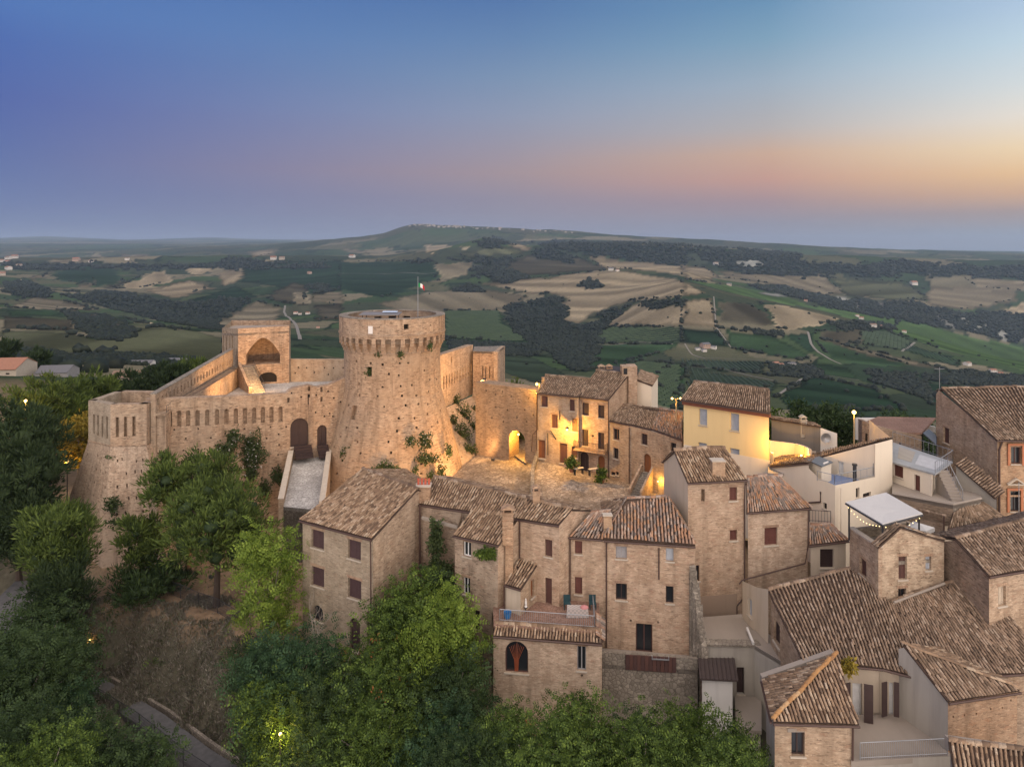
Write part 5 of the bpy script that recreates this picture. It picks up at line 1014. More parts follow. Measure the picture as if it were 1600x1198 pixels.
roof_quad(SM, E0, E1, R1, R0, T_STD, ridge=False); wall(SM, [R0-ZV*.06, i0], fz-.2, BEIGE)
q = P(787.8, 916, 50.85); downpipe(SM, [q, P(787.8, 962, 50.85)])
tb = thing('covered_table', 'garden table wrapped in grey checked cover on the roof terrace', 'table', P(902, 962, 50.4)); c = Vector((P(902, 962, 50.2).x, 50.2, fz))
M = Mesh(); lo = [c+Vector(p) for p in ((-.8,-.35,.02),(.8,-.32,.02),(.75,.35,.02),(-.75,.35,.02))]; M.prism(lo, [c+Vector((p[0]*.93, p[1]*.93, .6+p[2])) for p in ((-.8,-.35,0),(.8,-.32,.02),(.75,.35,0),(-.75,.35,.03))])
tt = NT('checked_cover'); ck = tt.n('TexChecker', Vector=tt.n('TexCoord').outputs['Object'], Scale=7.0, Color1=(.3,.28,.27,1), Color2=(.42,.36,.34,1)); obj('cover', M, tt.color(ck.outputs[0]).mat, tb)
M = Mesh(); M.lathe(c+Vector((.5, -.05, .61)), [(.3, 0), (.26, .08), (.1, .16), (.01, .18)], 9); obj('cushion', M, flat('pink_cushion', (.45,.2,.2)), tb)
for i, (x, y, lab) in enumerate(((886, 948, 'teal plastic chair behind the covered table on terrace'), (926, 950, 'teal plastic chair at the right end of the covered table'))):
    p = P(x, y, 51.2); p.z = fz; ch = thing('plastic_chair', lab, 'chair', p, 'plastic terrace chairs'); X, Yv = Vector((1, 0, 0)), Vector((0, 1, 0)); cm_ = flat('teal_plastic', (.025,.055,.065), .4) if i == 0 else bpy.data.materials['teal_plastic']
    for nm, a, b in (('seat', (-.25,-.25,.4), (.25,.25,.45)), ('backrest', (-.25,.2,.452), (.25,.26,.9)), ('leg', (-.24,-.24,0), (-.18,-.18,.398)), ('leg', (.18,-.24,0), (.24,-.18,.398)), ('leg', (-.24,.18,0), (-.18,.24,.398)), ('leg', (.18,.18,0), (.24,.24,.398))):
        M = Mesh(); M.box(p, X, Yv, ZV, a, b); obj(nm, M, cm_, ch)
bu = thing('bucket', 'blue plastic bucket in the corner of the roof terrace', 'bucket', Vector((P(793, 958, 50.2).x, 49.9, fz))); o = bu.location
M = Mesh(); M.lathe(o, [(.02, .01), (.2, .01), (.27, .42), (.29, .44), (.25, .42), (.19, .05), (.01, .05)], 12); obj('pail', M, flat('blue_plastic', (.02,.16,.42), .4), bu)
M = Mesh(); M.tube([o+Vector((.27*math.cos(t), 0, .43+.2*math.sin(t))) for t in np.linspace(0, math.pi, 9)], .012, 4); obj('handle', M, GALV, bu)
# garden statuette on its wall bracket
sv = thing('wall_shrine', 'small pale statuette on bracket beside the terrace room window', 'statuette', P(821, 945, 50.7)); o = P(821.5, 948, 50.6)
M = Mesh(); M.lathe(o, [(.1, 0), (.11, .05), (.07, .1), (.09, .3), (.06, .42), (.04, .46), (.06, .53), (.04, .6), (.01, .63)], 9); obj('figure', M, WHITEPL, sv)
M = Mesh(); M.lathe(o-ZV*.35, [(.01, 0), (.03, .1), (.05, .25), (.16, .34), (.01, .35)], 8); obj('bracket', M, METAL, sv)
# curtain of cords in the arched window
cu = thing('cord_curtain', 'rust coloured cord curtain gathered in the arched window', 'curtain', P(807, 1046, 48.7))
for k in range(9):
    M = Mesh(); x0 = 796+k*2.8; Yq = wall_at(F0, F1, 807)+.03; M.tube([P(x0, 1005+abs(k-4)*1.3, Yq), P(lerp(x0, 807, .7), 1030, Yq), P(lerp(x0, 807, .78), 1048, Yq)], .013, 3); obj('cord', M, flat('rust_cord', (.42,.12,.05)) if k == 0 else bpy.data.materials['rust_cord'], cu)
# tower house
E0, E1 = Pz(1074.2, 754, 5.93), Pz(1167.4, 749, 5.93); R0, R1 = P(1053, 704.5, 56.6), P(1133, 699, 57.5); R0.z = R1.z = 7.6
H6 = gable_house('tower_house', 'tall narrow brick tower house with red shutters, taller than its neighbours', 'house', E0, E1, R0, R1, -7, B_PINK, T_STD, back=.95,
  front=hl(k3, (1463,735,1503,805,'S','red'),(1465,957,1503,1012,'S','red'),(1315,745,1335,810,'N'))+hl(k6, (1090,408,1107,490,'G','dark')), mats={'left': BEIGE})
chimney(H6, P(1121, 728, 55.2)-ZV*.4, 1.0, .85, B_ORANGE, 'flat', 0); a = P(1129, 704, 57.2)
for v in (E1,): downpipe(H6, [v+Vector((-.15, 0, -.1)), Vector((v.x-.18, v.y+.06, 4)), Vector((v.x-.18, v.y+.06, -3.2)), Vector((v.x-.8, v.y+.0, -3.9)), Vector((v.x-.8, v.y+.0, -6))])
band = Mesh(); A_, B_ = Vector((E0.x, E0.y, 0)), Vector((E1.x, E1.y, 0)); dd = (B_-A_).normalized(); band.box(A_, dd, Vector((dd.y, -dd.x, 0)), ZV, (.9, -.16, -5), ((B_-A_).length*.84, -.1, -2.95)); obj('plinth_render', band, plaster('brown_render', (.27,.2,.15), (.15,.11,.09), .8), H6)
# house right of it
E0, E1 = P(1166.6, 800.5, 54.3), P(1267.5, 793, 55.3); E0.z = E1.z = 3.55; R0, R1 = P(1166.6, 746.4, 57), P(1219, 743.3, 57.4); R0.z = R1.z = 5.3
H7 = gable_house('shuttered_house', 'pale brick house with one brown double shutter right of the tower house', 'house', E0, E1, R0, R1, -6, B_PALE, T_RED, back=.5, front=hl(k4, (248,878,315,970,'S','red')))
q = P(1263, 797, 54.95); downpipe(H7, [q, P(1263, 852, 54.95), P(1258, 880, 54.95), P(1160, 906, 53.9), P(1155, 912, 53.9)])
E0, E1, R0, R1 = P(1264, 851.5, 54.6), P(1327, 844, 54.6), P(1265.8, 821.5, 56.6), P(1300, 819, 56.6)
H8 = gable_house('low_link_house', 'low cream house with lean-to tiled roof between brick neighbours', 'house', E0, E1, R0, R1, -5, BEIGE, T_RED, back=0, front=hl(k4, (537,990,608,1088,'S','dark')))
# gabled house under the pergola
g = [P(1372.5, 855, 48), P(1405.5, 823.5, 48.25), P(1475, 845, 48.6)]
H9 = thing('gabled_terrace_house', 'brick house with sunken roof terrace behind its front gable', 'house', (27, 50, -4))
wall(H9, g, -4, B_SPOT, hl(k4, (945,1028,988,1148,'S','brown'),(1085,1028,1115,1100,'S','blue'))+hl(k7, (943,270,985,318,'G','dark')), th=.3)
l0 = P(1327.5, 825, 52.2); l1 = g[0].copy(); wall(H9, [l0, l1], -4, B_HOUSE, hl(k4, (742,1040,777,1130,'S','brown')), th=.25, cap=SILL)
zf = 2.45; r1 = Vector((g[2].x+.3, 53.5, zf)); slab('terrace_floor', [Vector((l0.x+.12, l0.y, zf)), Vector((l1.x+.12, l1.y+.15, zf)), Vector((g[2].x-.1, g[2].y+.15, zf)), r1], .25, STONE, H9)
wall(H9, [g[2], Vector((r1.x, r1.y, 3.2))], -4, B_GREY_SHADE, th=.25); wall(H9, [Vector((r1.x, r1.y, 3.2)), l0], -4, B_GREY_SHADE, th=.25)
dv = Vector((-(g[2].y-g[0].y), g[2].x-g[0].x, 0)).normalized()
roof_quad(H9, g[0]+dv*.5+Vector((-.1, 0, .02)), g[0]-dv*.12+Vector((-.1, 0, .02)), g[1]-dv*.12+ZV*.04, g[1]+dv*.5+ZV*.04, T_BROWN, ridge=False, gutter=False, name='gable_roof', sp=.2)
roof_quad(H9, g[2]-dv*.1+ZV*.02, g[2]+dv*.35+ZV*.02, g[1]+dv*.35+ZV*.04, g[1]-dv*.1+ZV*.04, T_BROWN, ridge=False, gutter=False, name='gable_roof', sp=.2)
pg = thing('pergola', 'dark steel pergola with white canvas roof and string lights on the terrace', 'pergola', (26.5, 50.5, zf))
cn = [P(1379, 818, 48.45), P(1441.6, 801.5, 49.6), P(1384.5, 769, 53.6), P(1321.4, 784, 51.9)]
slab('canopy', cn, .07, flat('white_canvas', (.5,.49,.48), .8, .04), pg)
M = Mesh()
for a, b in zip(cn, cn[1:]+cn[:1]): M.tube([a-ZV*.14, b-ZV*.14], .075, 4)
obj('beam', M, METAL, pg)
for a in cn: M = Mesh(); c = lerp(a, sum(cn, Vector())/4, .09); M.tube([Vector((c.x, c.y, zf)), c-ZV*.14], .07, 4); obj('post', M, METAL, pg)
GLOW = emit('warm_bulb', (1, .72, .3), 3)
for k in range(22):
    u = (k % 11)/10; a, b = (cn[3], cn[0]) if k < 11 else (cn[0], cn[1]); p = lerp(a, b, .08+u*.84)-ZV*(.3+.35*math.sin(u*math.pi)); M = Mesh(); M.lathe(p, [(.005, -.04), (.035, 0), (.005, .04)], 5); obj('bulb', M, GLOW, pg)
for i, (px, py, Yq) in enumerate(((1376, 838, 49.6), (1388, 846, 49.4))):
    p = P(px, py, Yq); p.z = zf; ch = thing('terrace_chair', 'dark chair %s under the white canvas pergola' % ('near the left post' if i == 0 else 'next to the dark table'), 'chair', p, 'dark terrace chairs'); X, Yv = Vector((1, 0, 0)), Vector((0, 1, 0))
    for nm, a, b in (('seat', (-.22,-.22,.42), (.22,.22,.47)), ('backrest', (-.22,.18,.472), (.22,.22,.95)), ('leg', (-.22,-.22,0), (-.17,-.17,.418)), ('leg', (.17,-.22,0), (.22,-.17,.418)), ('leg', (-.22,.17,0), (-.17,.22,.418)), ('leg', (.17,.17,0), (.22,.22,.418))):
        M = Mesh(); M.box(p, X, Yv, ZV, a, b); obj(nm, M, METAL, ch)
p = P(1404, 842, 50.6); p.z = zf; tb2 = thing('terrace_table', 'dark table under the white canvas pergola', 'table', p)
M = Mesh(); M.box(p, Vector((1, 0, 0)), Vector((0, 1, 0)), ZV, (-.7, -.45, .7), (.7, .45, .75)); obj('tabletop', M, METAL, tb2)
for sx in (-.6, .6):
    for sy in (-.36, .36): M = Mesh(); M.tube([p+Vector((sx, sy, 0)), p+Vector((sx, sy, .698))], .03, 5); obj('leg', M, METAL, tb2)
ga = thing('white_awning', 'small white arched awning roof right of the canvas pergola', 'awning', P(1436, 836, 52)); c = [P(1411, 826.5, 51.2), P(1447, 829.5, 50.4), P(1460.5, 824, 52.2), P(1427, 814, 53.4)]
M = Mesh(); M.prism([p-ZV*.3 for p in c], c); m_ = sum(c, Vector())/4+ZV*.32
for a, b in zip(c, c[1:]+c[:1]): M.face([a, b, m_])
obj('fabric', M, bpy.data.materials['white_canvas'], ga)
for p in c: M = Mesh(); M.tube([Vector((p.x, p.y, zf)), p-ZV*.3], .04, 5); obj('post', M, METAL, ga)
# ---- big roofs below
RB = thing('broad_roof_house', 'low house under the largest sweeping roof of brown barrel tiles', 'house', (23, 46, -5))
TLp, TM, TR2 = P(1200, 923, 49.5), P(1328, 889, 50.5), P(1396, 945, 47.6); BLp, BM, BR2 = P(1254, 1032, 43.3), P(1378, 1043, 42.6), P(1443, 1060, 41.8)
roof_quad(RB, BLp, BM, TM, TLp, T_BROWN, sp=.2, ridge=True); roof_quad(RB, BM+Vector((0, 0, .02)), BR2+Vector((0, 0, .02)), TR2, TM+ZV*.02, T_BROWN, sp=.2, ridge=False)
wall(RB, [TLp+Vector((.15, -.1, -.08)), BLp+Vector((.15, .3, -.08))], -6, B_HOUSE, [(1197,963,1203,992,'S','blue'),(1209,971,1218.5,1006,'D','dark')])
zc = -4.35
wall(RB, [BLp+Vector((.2, .35, -.15)), BM+Vector((0, .35, -.15))], -6, BEIGE, [(1332,1067,1347,1127,'D','white')]); wall(RB, [BM+Vector((0, .5, -.15)), BR2+Vector((0, .5, -.15))], -6, BEIGE, [(1389,1066,1396,1120,'D','white')])
for px0, px1, py0, py1, Yq, ang in ((1350,1363,1068,1129,42.0,1),(1318,1331,1068,1128,42.2,-1),(1378,1388,1066,1121,42.2,-1),(1396.5,1404,1065,1120,42.0,1)):
    a, b = P(px0, py1, Yq), P(px1, py0, Yq); M = Mesh(); M.box(Vector((a.x, a.y, a.z)), Vector((1, -.3*ang, 0)).normalized(), Vector((.3*ang, 1, 0)).normalized(), ZV, (0, -.025, .05), (b.x-a.x, .025, b.z-a.z)); obj('shutter', M, SHUT['dark'], RB)
wall(RB, [P(1160, 907, 53.2), P(1192, 917, 51.0), TLp+Vector((0, -.05, .15))], -6, BEIGE, [(1168.5,935,1175,963,'S','blue')])
RC = thing('right_roof_house', 'low house whose wide brown tiled roof slopes to the right edge', 'house', (29, 45, -6))
roof_quad(RC, P(1440, 1060.5, 41.6), P(1650, 1047, 42.2), P(1476, 910, 48.4)+Vector((2.2, .3, .3)), P(1393, 941, 47.9), T_BROWN, sp=.2)
wall(RC, [P(1470, 1066, 41.9), P(1650, 1052, 42.4)], -6, B_HOUSE); M = Mesh()
M.tube([P(1397, 941, 47.7), P(1476, 911, 48.3)], .1, 5); obj('flashing', M, CONC, RC)
# dark brick house at the right edge
c0 = P(1544.5, 900, 45); c0.z = 3.0
H10 = thing('dark_brick_house', 'brown brick house with sloping roof at right edge and beige shutter', 'house', (31, 47, -5))
E1_ = P(1690, 872, 47.2); E1_.z = 3.0; R0_ = P(1492.5, 842.5, 48.2); R0_.z = 4.0; R1_ = Pz(1640, 803, 4.0)
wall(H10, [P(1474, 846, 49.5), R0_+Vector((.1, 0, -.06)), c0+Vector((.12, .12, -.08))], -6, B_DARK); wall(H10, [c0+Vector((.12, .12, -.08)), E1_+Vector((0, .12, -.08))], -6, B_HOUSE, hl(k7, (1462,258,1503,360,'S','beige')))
roof_quad(H10, c0, E1_, R1_, R0_, T_BROWN); roof_quad(H10, R1_+Vector((.6, 3, -1)), R0_+Vector((.3, 3, -1)), R0_, R1_, T_BROWN, ridge=False)
M = Mesh(); p = P(1596, 1000, 44.4)-Vector((.2, .6, 0)); M.box(p, Vector((1, 0, 0)), Vector((0, 1, 0)), ZV, (0, 0, 0), (2.5, .8, .12)); obj('balcony', M, CONC, H10)
# grey gable house
N0, FR0, N1 = P(1481, 1095, 39.6), P(1411, 1007, 42.4), P(1593.5, 1078, 40.6)
H11 = thing('grey_gable_house', 'house with bare grey gable wall and hipped tile roof by the courtyard', 'house', (26.5, 41, -8))
wall(H11, [P(1404, 1013, 42.7), FR0+Vector((.05, -.1, -.1)), N0+Vector((.1, .15, -.08))], -9, GREYPL); wall(H11, [N0+Vector((.1, .15, -.08)), N1+Vector((-.05, .15, -.08))], -9, B_ORANGE, hl(k7, (1226,930,1234,942,'K'),(1283,922,1291,932,'K'),(1345,915,1353,925,'K'),(1420,890,1428,900,'K'),(1480,885,1488,895,'K'),(1525,845,1533,855,'K')))
bk_ = P(1494, 1016, 44.5); roof_poly(H11, [N0, N1, FR0], (0, 1), T_BROWN, gutter=(N0, N1)); roof_poly(H11, [FR0, N1, bk_], (1, 2), T_STD); tile_mesh('ridge_tile', [(N1+ZV*.05, FR0+ZV*.06)], Vector((0, -1, 0)), ZV, T_STD, H11, w0=.28, w1=.24, h=.1, step=.4)
wall(H11, [N1+Vector((-.05, .15, -.08)), bk_], -9, B_HOUSE)
# courtyard, hip-roofed house, lower roof at the corner
cy_ = slab('paved_courtyard', [G(1330, 38.8, zc), G(1488, 39.3, zc), G(1412, 42.8, zc), G(1318, 42.7, zc)], .3, CONC); cy_['kind'] = 'structure'
E0, E1, FL, AP = P(1207.5, 1127, 39), P(1342.5, 1128.5, 38.8), P(1192, 1064, 42.7), P(1307, 1023, 42.6)
for v in (E0, E1, FL): v.z = -2.27
H12 = thing('hip_roof_house', 'small brick house with pyramid tile roof and mossy orange hip line', 'house', (17.5, 40.5, -9))
roof_poly(H12, [E0, E1, AP], (0, 1), T_STD, gutter=(E0, E1)); roof_poly(H12, [FL, E0, AP], (0, 1), T_STD, gutter=(FL, E0))
OCH = tilemat('ochre_hip_tile', [(0,(.3,.15,.06)),(.5,(.42,.22,.08)),(1,(.5,.33,.18))], .2, .5); tile_mesh('hip_tile', [(E0+ZV*.08, AP+ZV*.1)], Vector((.7, -.7, 0)), ZV, OCH, H12, w0=.26, w1=.22, h=.11, step=.36)
i0, i1 = E0+Vector((.2, .25, -.1)), E1+Vector((-.2, .25, -.1)); wall(H12, [i0, i1], -9, B_HOUSE, hl(k7, (388,1010,457,1140,'G','dark'))); wall(H12, [FL+Vector((.2, 0, -.1)), i0], -9, GREYPL)
wall(H12, [i1, Vector((AP.x, AP.y, AP.z-.15))], -9, B_HOUSE); M = Mesh(); M.box(P(1246, 1143, i0.y-.05), Vector((1, 0, 0)), Vector((0, 1, 0)), ZV, (-.55, -.02, 0), (.75, .03, .2)); obj('lintel', M, CONC, H12)
downpipe(H12, [E1+Vector((-.3, .1, -.15)), Vector((E1.x-.3, E1.y+.2, -8))])
M = Mesh(); a, b = P(1191, 1058, 42.9), P(1303, 1019, 43.0); M.prism([a-ZV*.6, b-ZV*.6, b-ZV*.6+Vector((0, .4, 0)), a-ZV*.6+Vector((0, .4, 0))], [a, b, b+Vector((0, .4, 0)), a+Vector((0, .4, 0))]); obj('parapet', M, CONC, H12)
rl = thing('courtyard_railing', 'thin pale wire railing along the front of the grey courtyard', 'railing', P(1410, 1190, 39)); railing(rl, [Vector((P(1344, 1190, 38.95).x, 38.95, zc)), Vector((P(1480, 1186, 39.3).x, 39.3, zc))], .95, .12, GALV)
wall(rl, [Vector((P(1343, 1190, 38.9).x, 38.9, zc)), Vector((P(1486, 1186, 39.25).x, 39.25, zc))], -10, GREYPL)
H13 = thing('corner_roof_house', 'mossy tiled roof cut off by the bottom right corner', 'house', (24, 35.5, -9))
E0, E1, R0, R1 = P(1496, 1236, 34.6), P(1660, 1250, 34.2), P(1482, 1157, 36.8), P(1660, 1182, 36.4); roof_quad(H13, E0, E1, R1, R0, T_STD); wall(H13, [R0-ZV*.1+Vector((.1, 0, 0)), E0+Vector((.1, .2, -.1))], -9, CONC); wall(H13, [E0+Vector((.1, .2, -.1)), E1+Vector((0, .2, -.1))], -9, B_ORANGE)
M = Mesh(); M.prism([R0-ZV*.5, R1-ZV*.5, R1-ZV*.5+Vector((0, .35, 0)), R0-ZV*.5+Vector((0, .35, 0))], [R0+ZV*.1, R1+ZV*.1, R1+ZV*.1+Vector((0, .35, 0)), R0+ZV*.1+Vector((0, .35, 0))]); obj('parapet', M, CONC, H13)
# flat concrete terraces left of the big roof
FT = thing('flat_terrace', 'flat concrete roof terrace in two levels below the tower house', 'terrace', (15, 51, -9))
tz = -4.0; c = [P(1106, 1008, 49.5), P(1180, 1010, 49.4), P(1195, 988, 51.5), P(1164, 959, 53.8), P(1093, 966, 53.3)]
for p in c: p.z = tz
slab('roof_slab', c, .3, CONC, FT); c2_ = [P(1236, 1031, 47.9), P(1255, 1034, 46), P(1197, 990, 50.9), P(1170, 996, 50.4)]; e_ = [Vector((P(1178, 1011, 49.4).x, 49.3, tz+.14)), Vector((P(1240, 1046, 46.6).x, 46.6, tz+.14)), Vector((19.4, 47.2, tz+.14)), Vector((18.4, 51.2, tz+.14)), Vector((17.2, 51.3, tz+.14))]
slab('roof_slab', e_, .3, CONC, FT)
M = Mesh(); a, b = e_[0], e_[4]; M.box(a, (b-a).normalized(), Vector((-1, 0, 0)), ZV, (0, 0, 0), ((b-a).length, .14, .2)); obj('kerb', M, WHITEPL, FT)
M = Mesh(); a, b = Vector((c[0].x-.2, c[0].y, tz)), c[1]; M.box(a, (b-a).normalized(), Vector((0, -1, 0)), ZV, (0, -.6, .003), ((b-a).length+.4, .12, .16)); obj('rough_edge', M, STONE, FT)
wall(FT, [Vector((c[0].x-.2, c[0].y, tz)), Vector((c[1].x, c[1].y, tz)), ], -9, GREYPL, [(1151,1042,1163,1084,'D','dark')]); wall(FT, [Vector((e_[0].x, e_[0].y, tz+.1)), Vector((e_[1].x, e_[1].y, tz+.1))], -10, GREYPL)
lt = [P(1148, 1085, 49.4), P(1190, 1087, 49.3), P(1190, 1139, 45.8), P(1150, 1133, 46)]
for p in lt: p.z = -7.45
slab('lower_slab', lt[::-1], .25, CONC, FT); wall(FT, [Vector((lt[3].x, lt[3].y+.2, -7.7)), Vector((lt[2].x, lt[2].y+.2, -7.7))], -14, GREYPL, [(1160,1152,1166,1178,'K')]); wall(FT, [lt[3]-ZV*.2, lt[0]-ZV*.2][::-1], -14, GREYPL)
SH = thing('shed', 'white rendered shed with dark sheet roof below the concrete terrace', 'shed', (13.5, 48, -12))
E0, E1, R0, R1 = P(1093.5, 1059.5, 46.8), P(1153.5, 1062, 46.6), P(1090.5, 1027.5, 49.3), P(1147.7, 1027.5, 49.3); M = Mesh(); M.prism([p-ZV*.12 for p in (E0, E1, R1, R0)], [E0, E1, R1, R0])
for k in range(9): u = (k+.5)/9; M.tube([lerp(E0, E1, u)+ZV*.02, lerp(R0, R1, u)+ZV*.02], .04, 4)
obj('sheet_roof', M, flat('dark_roof_sheet', (.06,.045,.042), .6), SH); i0, i1 = E0+Vector((.2, .25, -.12)), E1+Vector((-.3, .25, -.12)); wall(SH, [i0, i1], -14, WHITEPL); wall(SH, [i1, R1+Vector((-.3, -.1, -.12))], -14, GREYPL); wall(SH, [R0+Vector((.2, -.1, -.12)), i0], -14, GREYPL); downpipe(SH, [i0+Vector((-.05, -.06, 0)), Vector((i0.x-.05, i0.y-.06, -13))], .04)
# ---------------------------------------------------------------- houses round the piazza
E0, E1 = Pz(837, 613.5, 6.75), Pz(904.5, 620, 6.75); R0, R1 = P(851.8, 594, 88), P(922, 599.5, 85.6); R0.z = R1.z = 7.9
HA = gable_house('piazza_house', 'two storey piazza house beside the gateway, lit by a yellow wall lamp', 'house', E0, E1, R0, R1, -4, B_HOUSE, T_BROWN, back=1,
  front=hl(k3, (485,262,518,318,'S','brown'),(632,280,658,340,'S','brown'),(538,358,570,428,'S','brown'),(645,378,675,447,'S','brown'),(470,490,505,585,'D','wood'),(580,508,620,611,'S','brown'),(642,525,672,583,'S','brown')))
downpipe(HA, [Vector((E0.x+.2, E0.y-.05, E0.z-.1)), Vector((E0.x+.2, E0.y-.02, 2.4)), Vector((E0.x-.35, E0.y+.1, 1.8)), Vector((E0.x-.5, E0.y, -.2))])
M = Mesh(); yq = wall_at(E0, E1, 864)-.03; M.tube([P(860, 672.5, yq+.1), P(869, 686.5, yq+.05)], .06, 4); M.tube([P(874.8, 641, yq-.2), P(874.8, 656, yq-.2)], .05, 4); M.tube([P(856, 676, yq+.3), P(856, 711, yq+.3)], .05, 4); obj('cable_box', M, METAL, HA)
F0, F1 = Pz(903.5, 619.5, 6.65), Pz(951, 624.5, 6.65); R0, R1 = P(931, 588, 87), P(983, 595, 84.5); R0.z = R1.z = 8.7
HB = gable_house('balcony_house', 'taller piazza house with long balcony, dark arched doorway and roof antenna', 'house', F0, F1, R0, R1, -4, B_PINK, T_BROWN, back=.35, drop=.4,
  front=hl(k3, (698,297,732,362,'S','dark'),(780,310,813,377,'S','dark'),(698,435,730,522,'S','dark'),(780,452,812,540,'S','dark'),(682,552,732,650,'DA','dark'),(780,572,815,650,'DA','wood'),(746,463,758,475,'K')))
d = (F1-F0).normalized(); n = Vector((d.y, -d.x, 0)); a, b = P(901, 698, wall_at(F0, F1, 901)), P(949.5, 705.5, wall_at(F0, F1, 949)); M = Mesh(); M.box(a, d, n, ZV, (0, -.1, -.14), ((b-a).length, 1.0, 0)); obj('balcony', M, B_ORANGE, HB); railing(HB, [a+n*.02, a+n*.95, b+n*.95, b+n*.02], .95, .16)  # orange lamplight on the balcony is painted in with orange brick
M = Mesh(); M.tube([P(950.5, 626, F1.y-.1), P(950.5, 746, F1.y-.1)], .06, 6); obj('downpipe', M, PIPE, HB)
# roof loggia and dormer
dk = flat('dark_fascia', (.05,.045,.05)); o = Vector((R0.x, R0.y, 0)); M = Mesh(); dr = (R1-R0); dr.z = 0; L = dr.length; dr.normalize(); nb = Vector((dr.y, -dr.x, 0)); M.box(o, dr, nb, ZV, (.2, -3.2, 8.2), (L-.2, -.12, 8.95)); obj('flat_roof_edge', M, dk, HB)
chimney(HB, P(940, 583, 87.3)-ZV*.2, .8, .75, B_HOUSE, 'hood'); chimney(HB, P(952, 582, 87)-ZV*.2, .7, .7, B_ORANGE, 'hood')
tw = [P(982, 592, 84.2), P(996, 594, 83.5)]; M = Mesh(); M.box(Vector((tw[0].x, tw[0].y, 0)), Vector((1, 0, 0)), Vector((0, 1, 0)), ZV, (0, 0, 3), (1.05, 1.8, 9.75)); obj('stair_turret', M, B_PINK, HB); M = Mesh(); M.box(Vector((tw[0].x, tw[0].y, 0)), Vector((1, 0, 0)), Vector((0, 1, 0)), ZV, (-.75, -.05, 8.55), (-.003, 1.7, 9.7)); obj('roof_cabin', M, B_HOUSE, HB); M = Mesh(); M.box(Vector((tw[0].x, tw[0].y, 0)), Vector((1, 0, 0)), Vector((0, 1, 0)), ZV, (-.6, -.09, 8.8), (-.15, -.03, 9.5)); obj('cabin_window', M, GLASS, HB)
M = Mesh(); c = P(974, 575, 85.5)
for k in range(12): t0, t1 = 2*math.pi*k/12, 2*math.pi*(k+1)/12; M.face([c+Vector((0, .1, 0)), c+Vector((.42*math.cos(t0), -.06, .42*math.sin(t0))), c+Vector((.42*math.cos(t1), -.06, .42*math.sin(t1)))])
M.tube([c, c-ZV*1.0], .03, 5); M.tube([c+Vector((0, .1, 0)), c+Vector((0, -.4, -.05))], .015, 4); obj('satellite_dish', M, GALV, HB)
WB = thing('rear_annex', 'pale rendered annex with sloping top behind the balcony house', 'house', P(1005, 640, 86))
w0, w1 = P(991, 593, 85.5), P(1018, 603.5, 84.5); w2, w3 = Vector((w1.x+2, w1.y+6, w1.z)), Vector((w0.x+2, w0.y+6, w0.z)); wall(WB, [w0, w1], -3, CREAM); wall(WB, [w1, w2], -3, CREAM); wall(WB, [w3, w0], -3, CREAM); roof_quad(WB, w1+Vector((.1, -.1, .08)), w2+Vector((.1, 0, .08)), w3+ZV*.08, w0+Vector((0, -.1, .08)), T_BROWN, ridge=False, gutter=False)
# lower stone house with the outside stair
E0, Em, E1 = P(951.5, 657, 79.8), P(1018.5, 670.5, 76.0), P(1066, 687, 72.5); R0, Rm, R1 = P(972, 633, 83.5), P(1030, 640, 80.2), P(1067, 645.5, 77)
HC = thing('stair_house', 'low stone house with brown arched door reached by an outside stair', 'house', (15, 77, -4))
e0, em, e1 = (p+Vector((0, .2, -.08)) for p in (E0, Em, E1))
wall(HC, [e0, em, e1], -5, B_PATCH, hl(k3, (860,432,890,490,'G','brown'),(860,532,885,588,'G','dark'),(1005,458,1037,515,'S','dark'),(1018,562,1055,660,'DA','wood'),(1158,505,1185,550,'G','dark'),(848,655,868,673,'G','dark'),(872,655,887,673,'G','dark')))
roof_quad(HC, E0, Em, Rm, R0, T_BROWN); roof_quad(HC, Em+ZV*.02, E1, R1, Rm+ZV*.02, T_RED); wall(HC, [e0+Vector((1, 5, 0)), e0], -5, B_HOUSE); wall(HC, [e1, e1+Vector((1.5, 5, 0))], -5, B_HOUSE)
rr = [q+Vector((.8, 3.5, -1.6)) for q in (R0, R1)]; roof_quad(HC, rr[1], rr[0], R0, R1, T_BROWN, ridge=False)
q = P(983, 668, wall_at(e0, e1, 983)-.1); M = Mesh(); M.tube([q, P(983, 755, q.y)], .05, 5); obj('downpipe', M, PIPE, HC)
HS = thing('outside_stair', 'steep outside stair between two sloping brick parapets, lit yellow from the side', 'stairs', P(1000, 770, 72.5))
dp = P(1011, 738, wall_at(e0, e1, 1011)-.1); st1 = P(992, 777, 73.8); dh = Vector((st1.x-dp.x, st1.y-dp.y, 0)); L = dh.length; dh.normalize(); sx = Vector((-dh.y, dh.x, 0)); n_ = 11; rz = (dp.z-st1.z)/n_
for k in range(n_): M = Mesh(); M.box(Vector((dp.x, dp.y, st1.z)), dh, sx, ZV, (k*L/n_, -.55, -.4), ((k+1)*L/n_-.004, .55, dp.z-st1.z-k*rz)); obj('step', M, STONE, HS)
for s in (-1, 1):
    M = Mesh(); a = Vector((dp.x, dp.y, 0))+sx*s*.56; b = Vector((st1.x, st1.y, 0))+sx*s*.56; w = sx*s*.22; q4 = [a, b, b+w, a+w] if s > 0 else [a+w, b+w, b, a]
    z = [dp.z+.75, st1.z+.75, st1.z+.75, dp.z+.75]; M.prism([p+ZV*(st1.z-.5) for p in q4], [p+ZV*zz for p, zz in zip(q4, z)]); obj('parapet', M, B_HOUSE, HS)
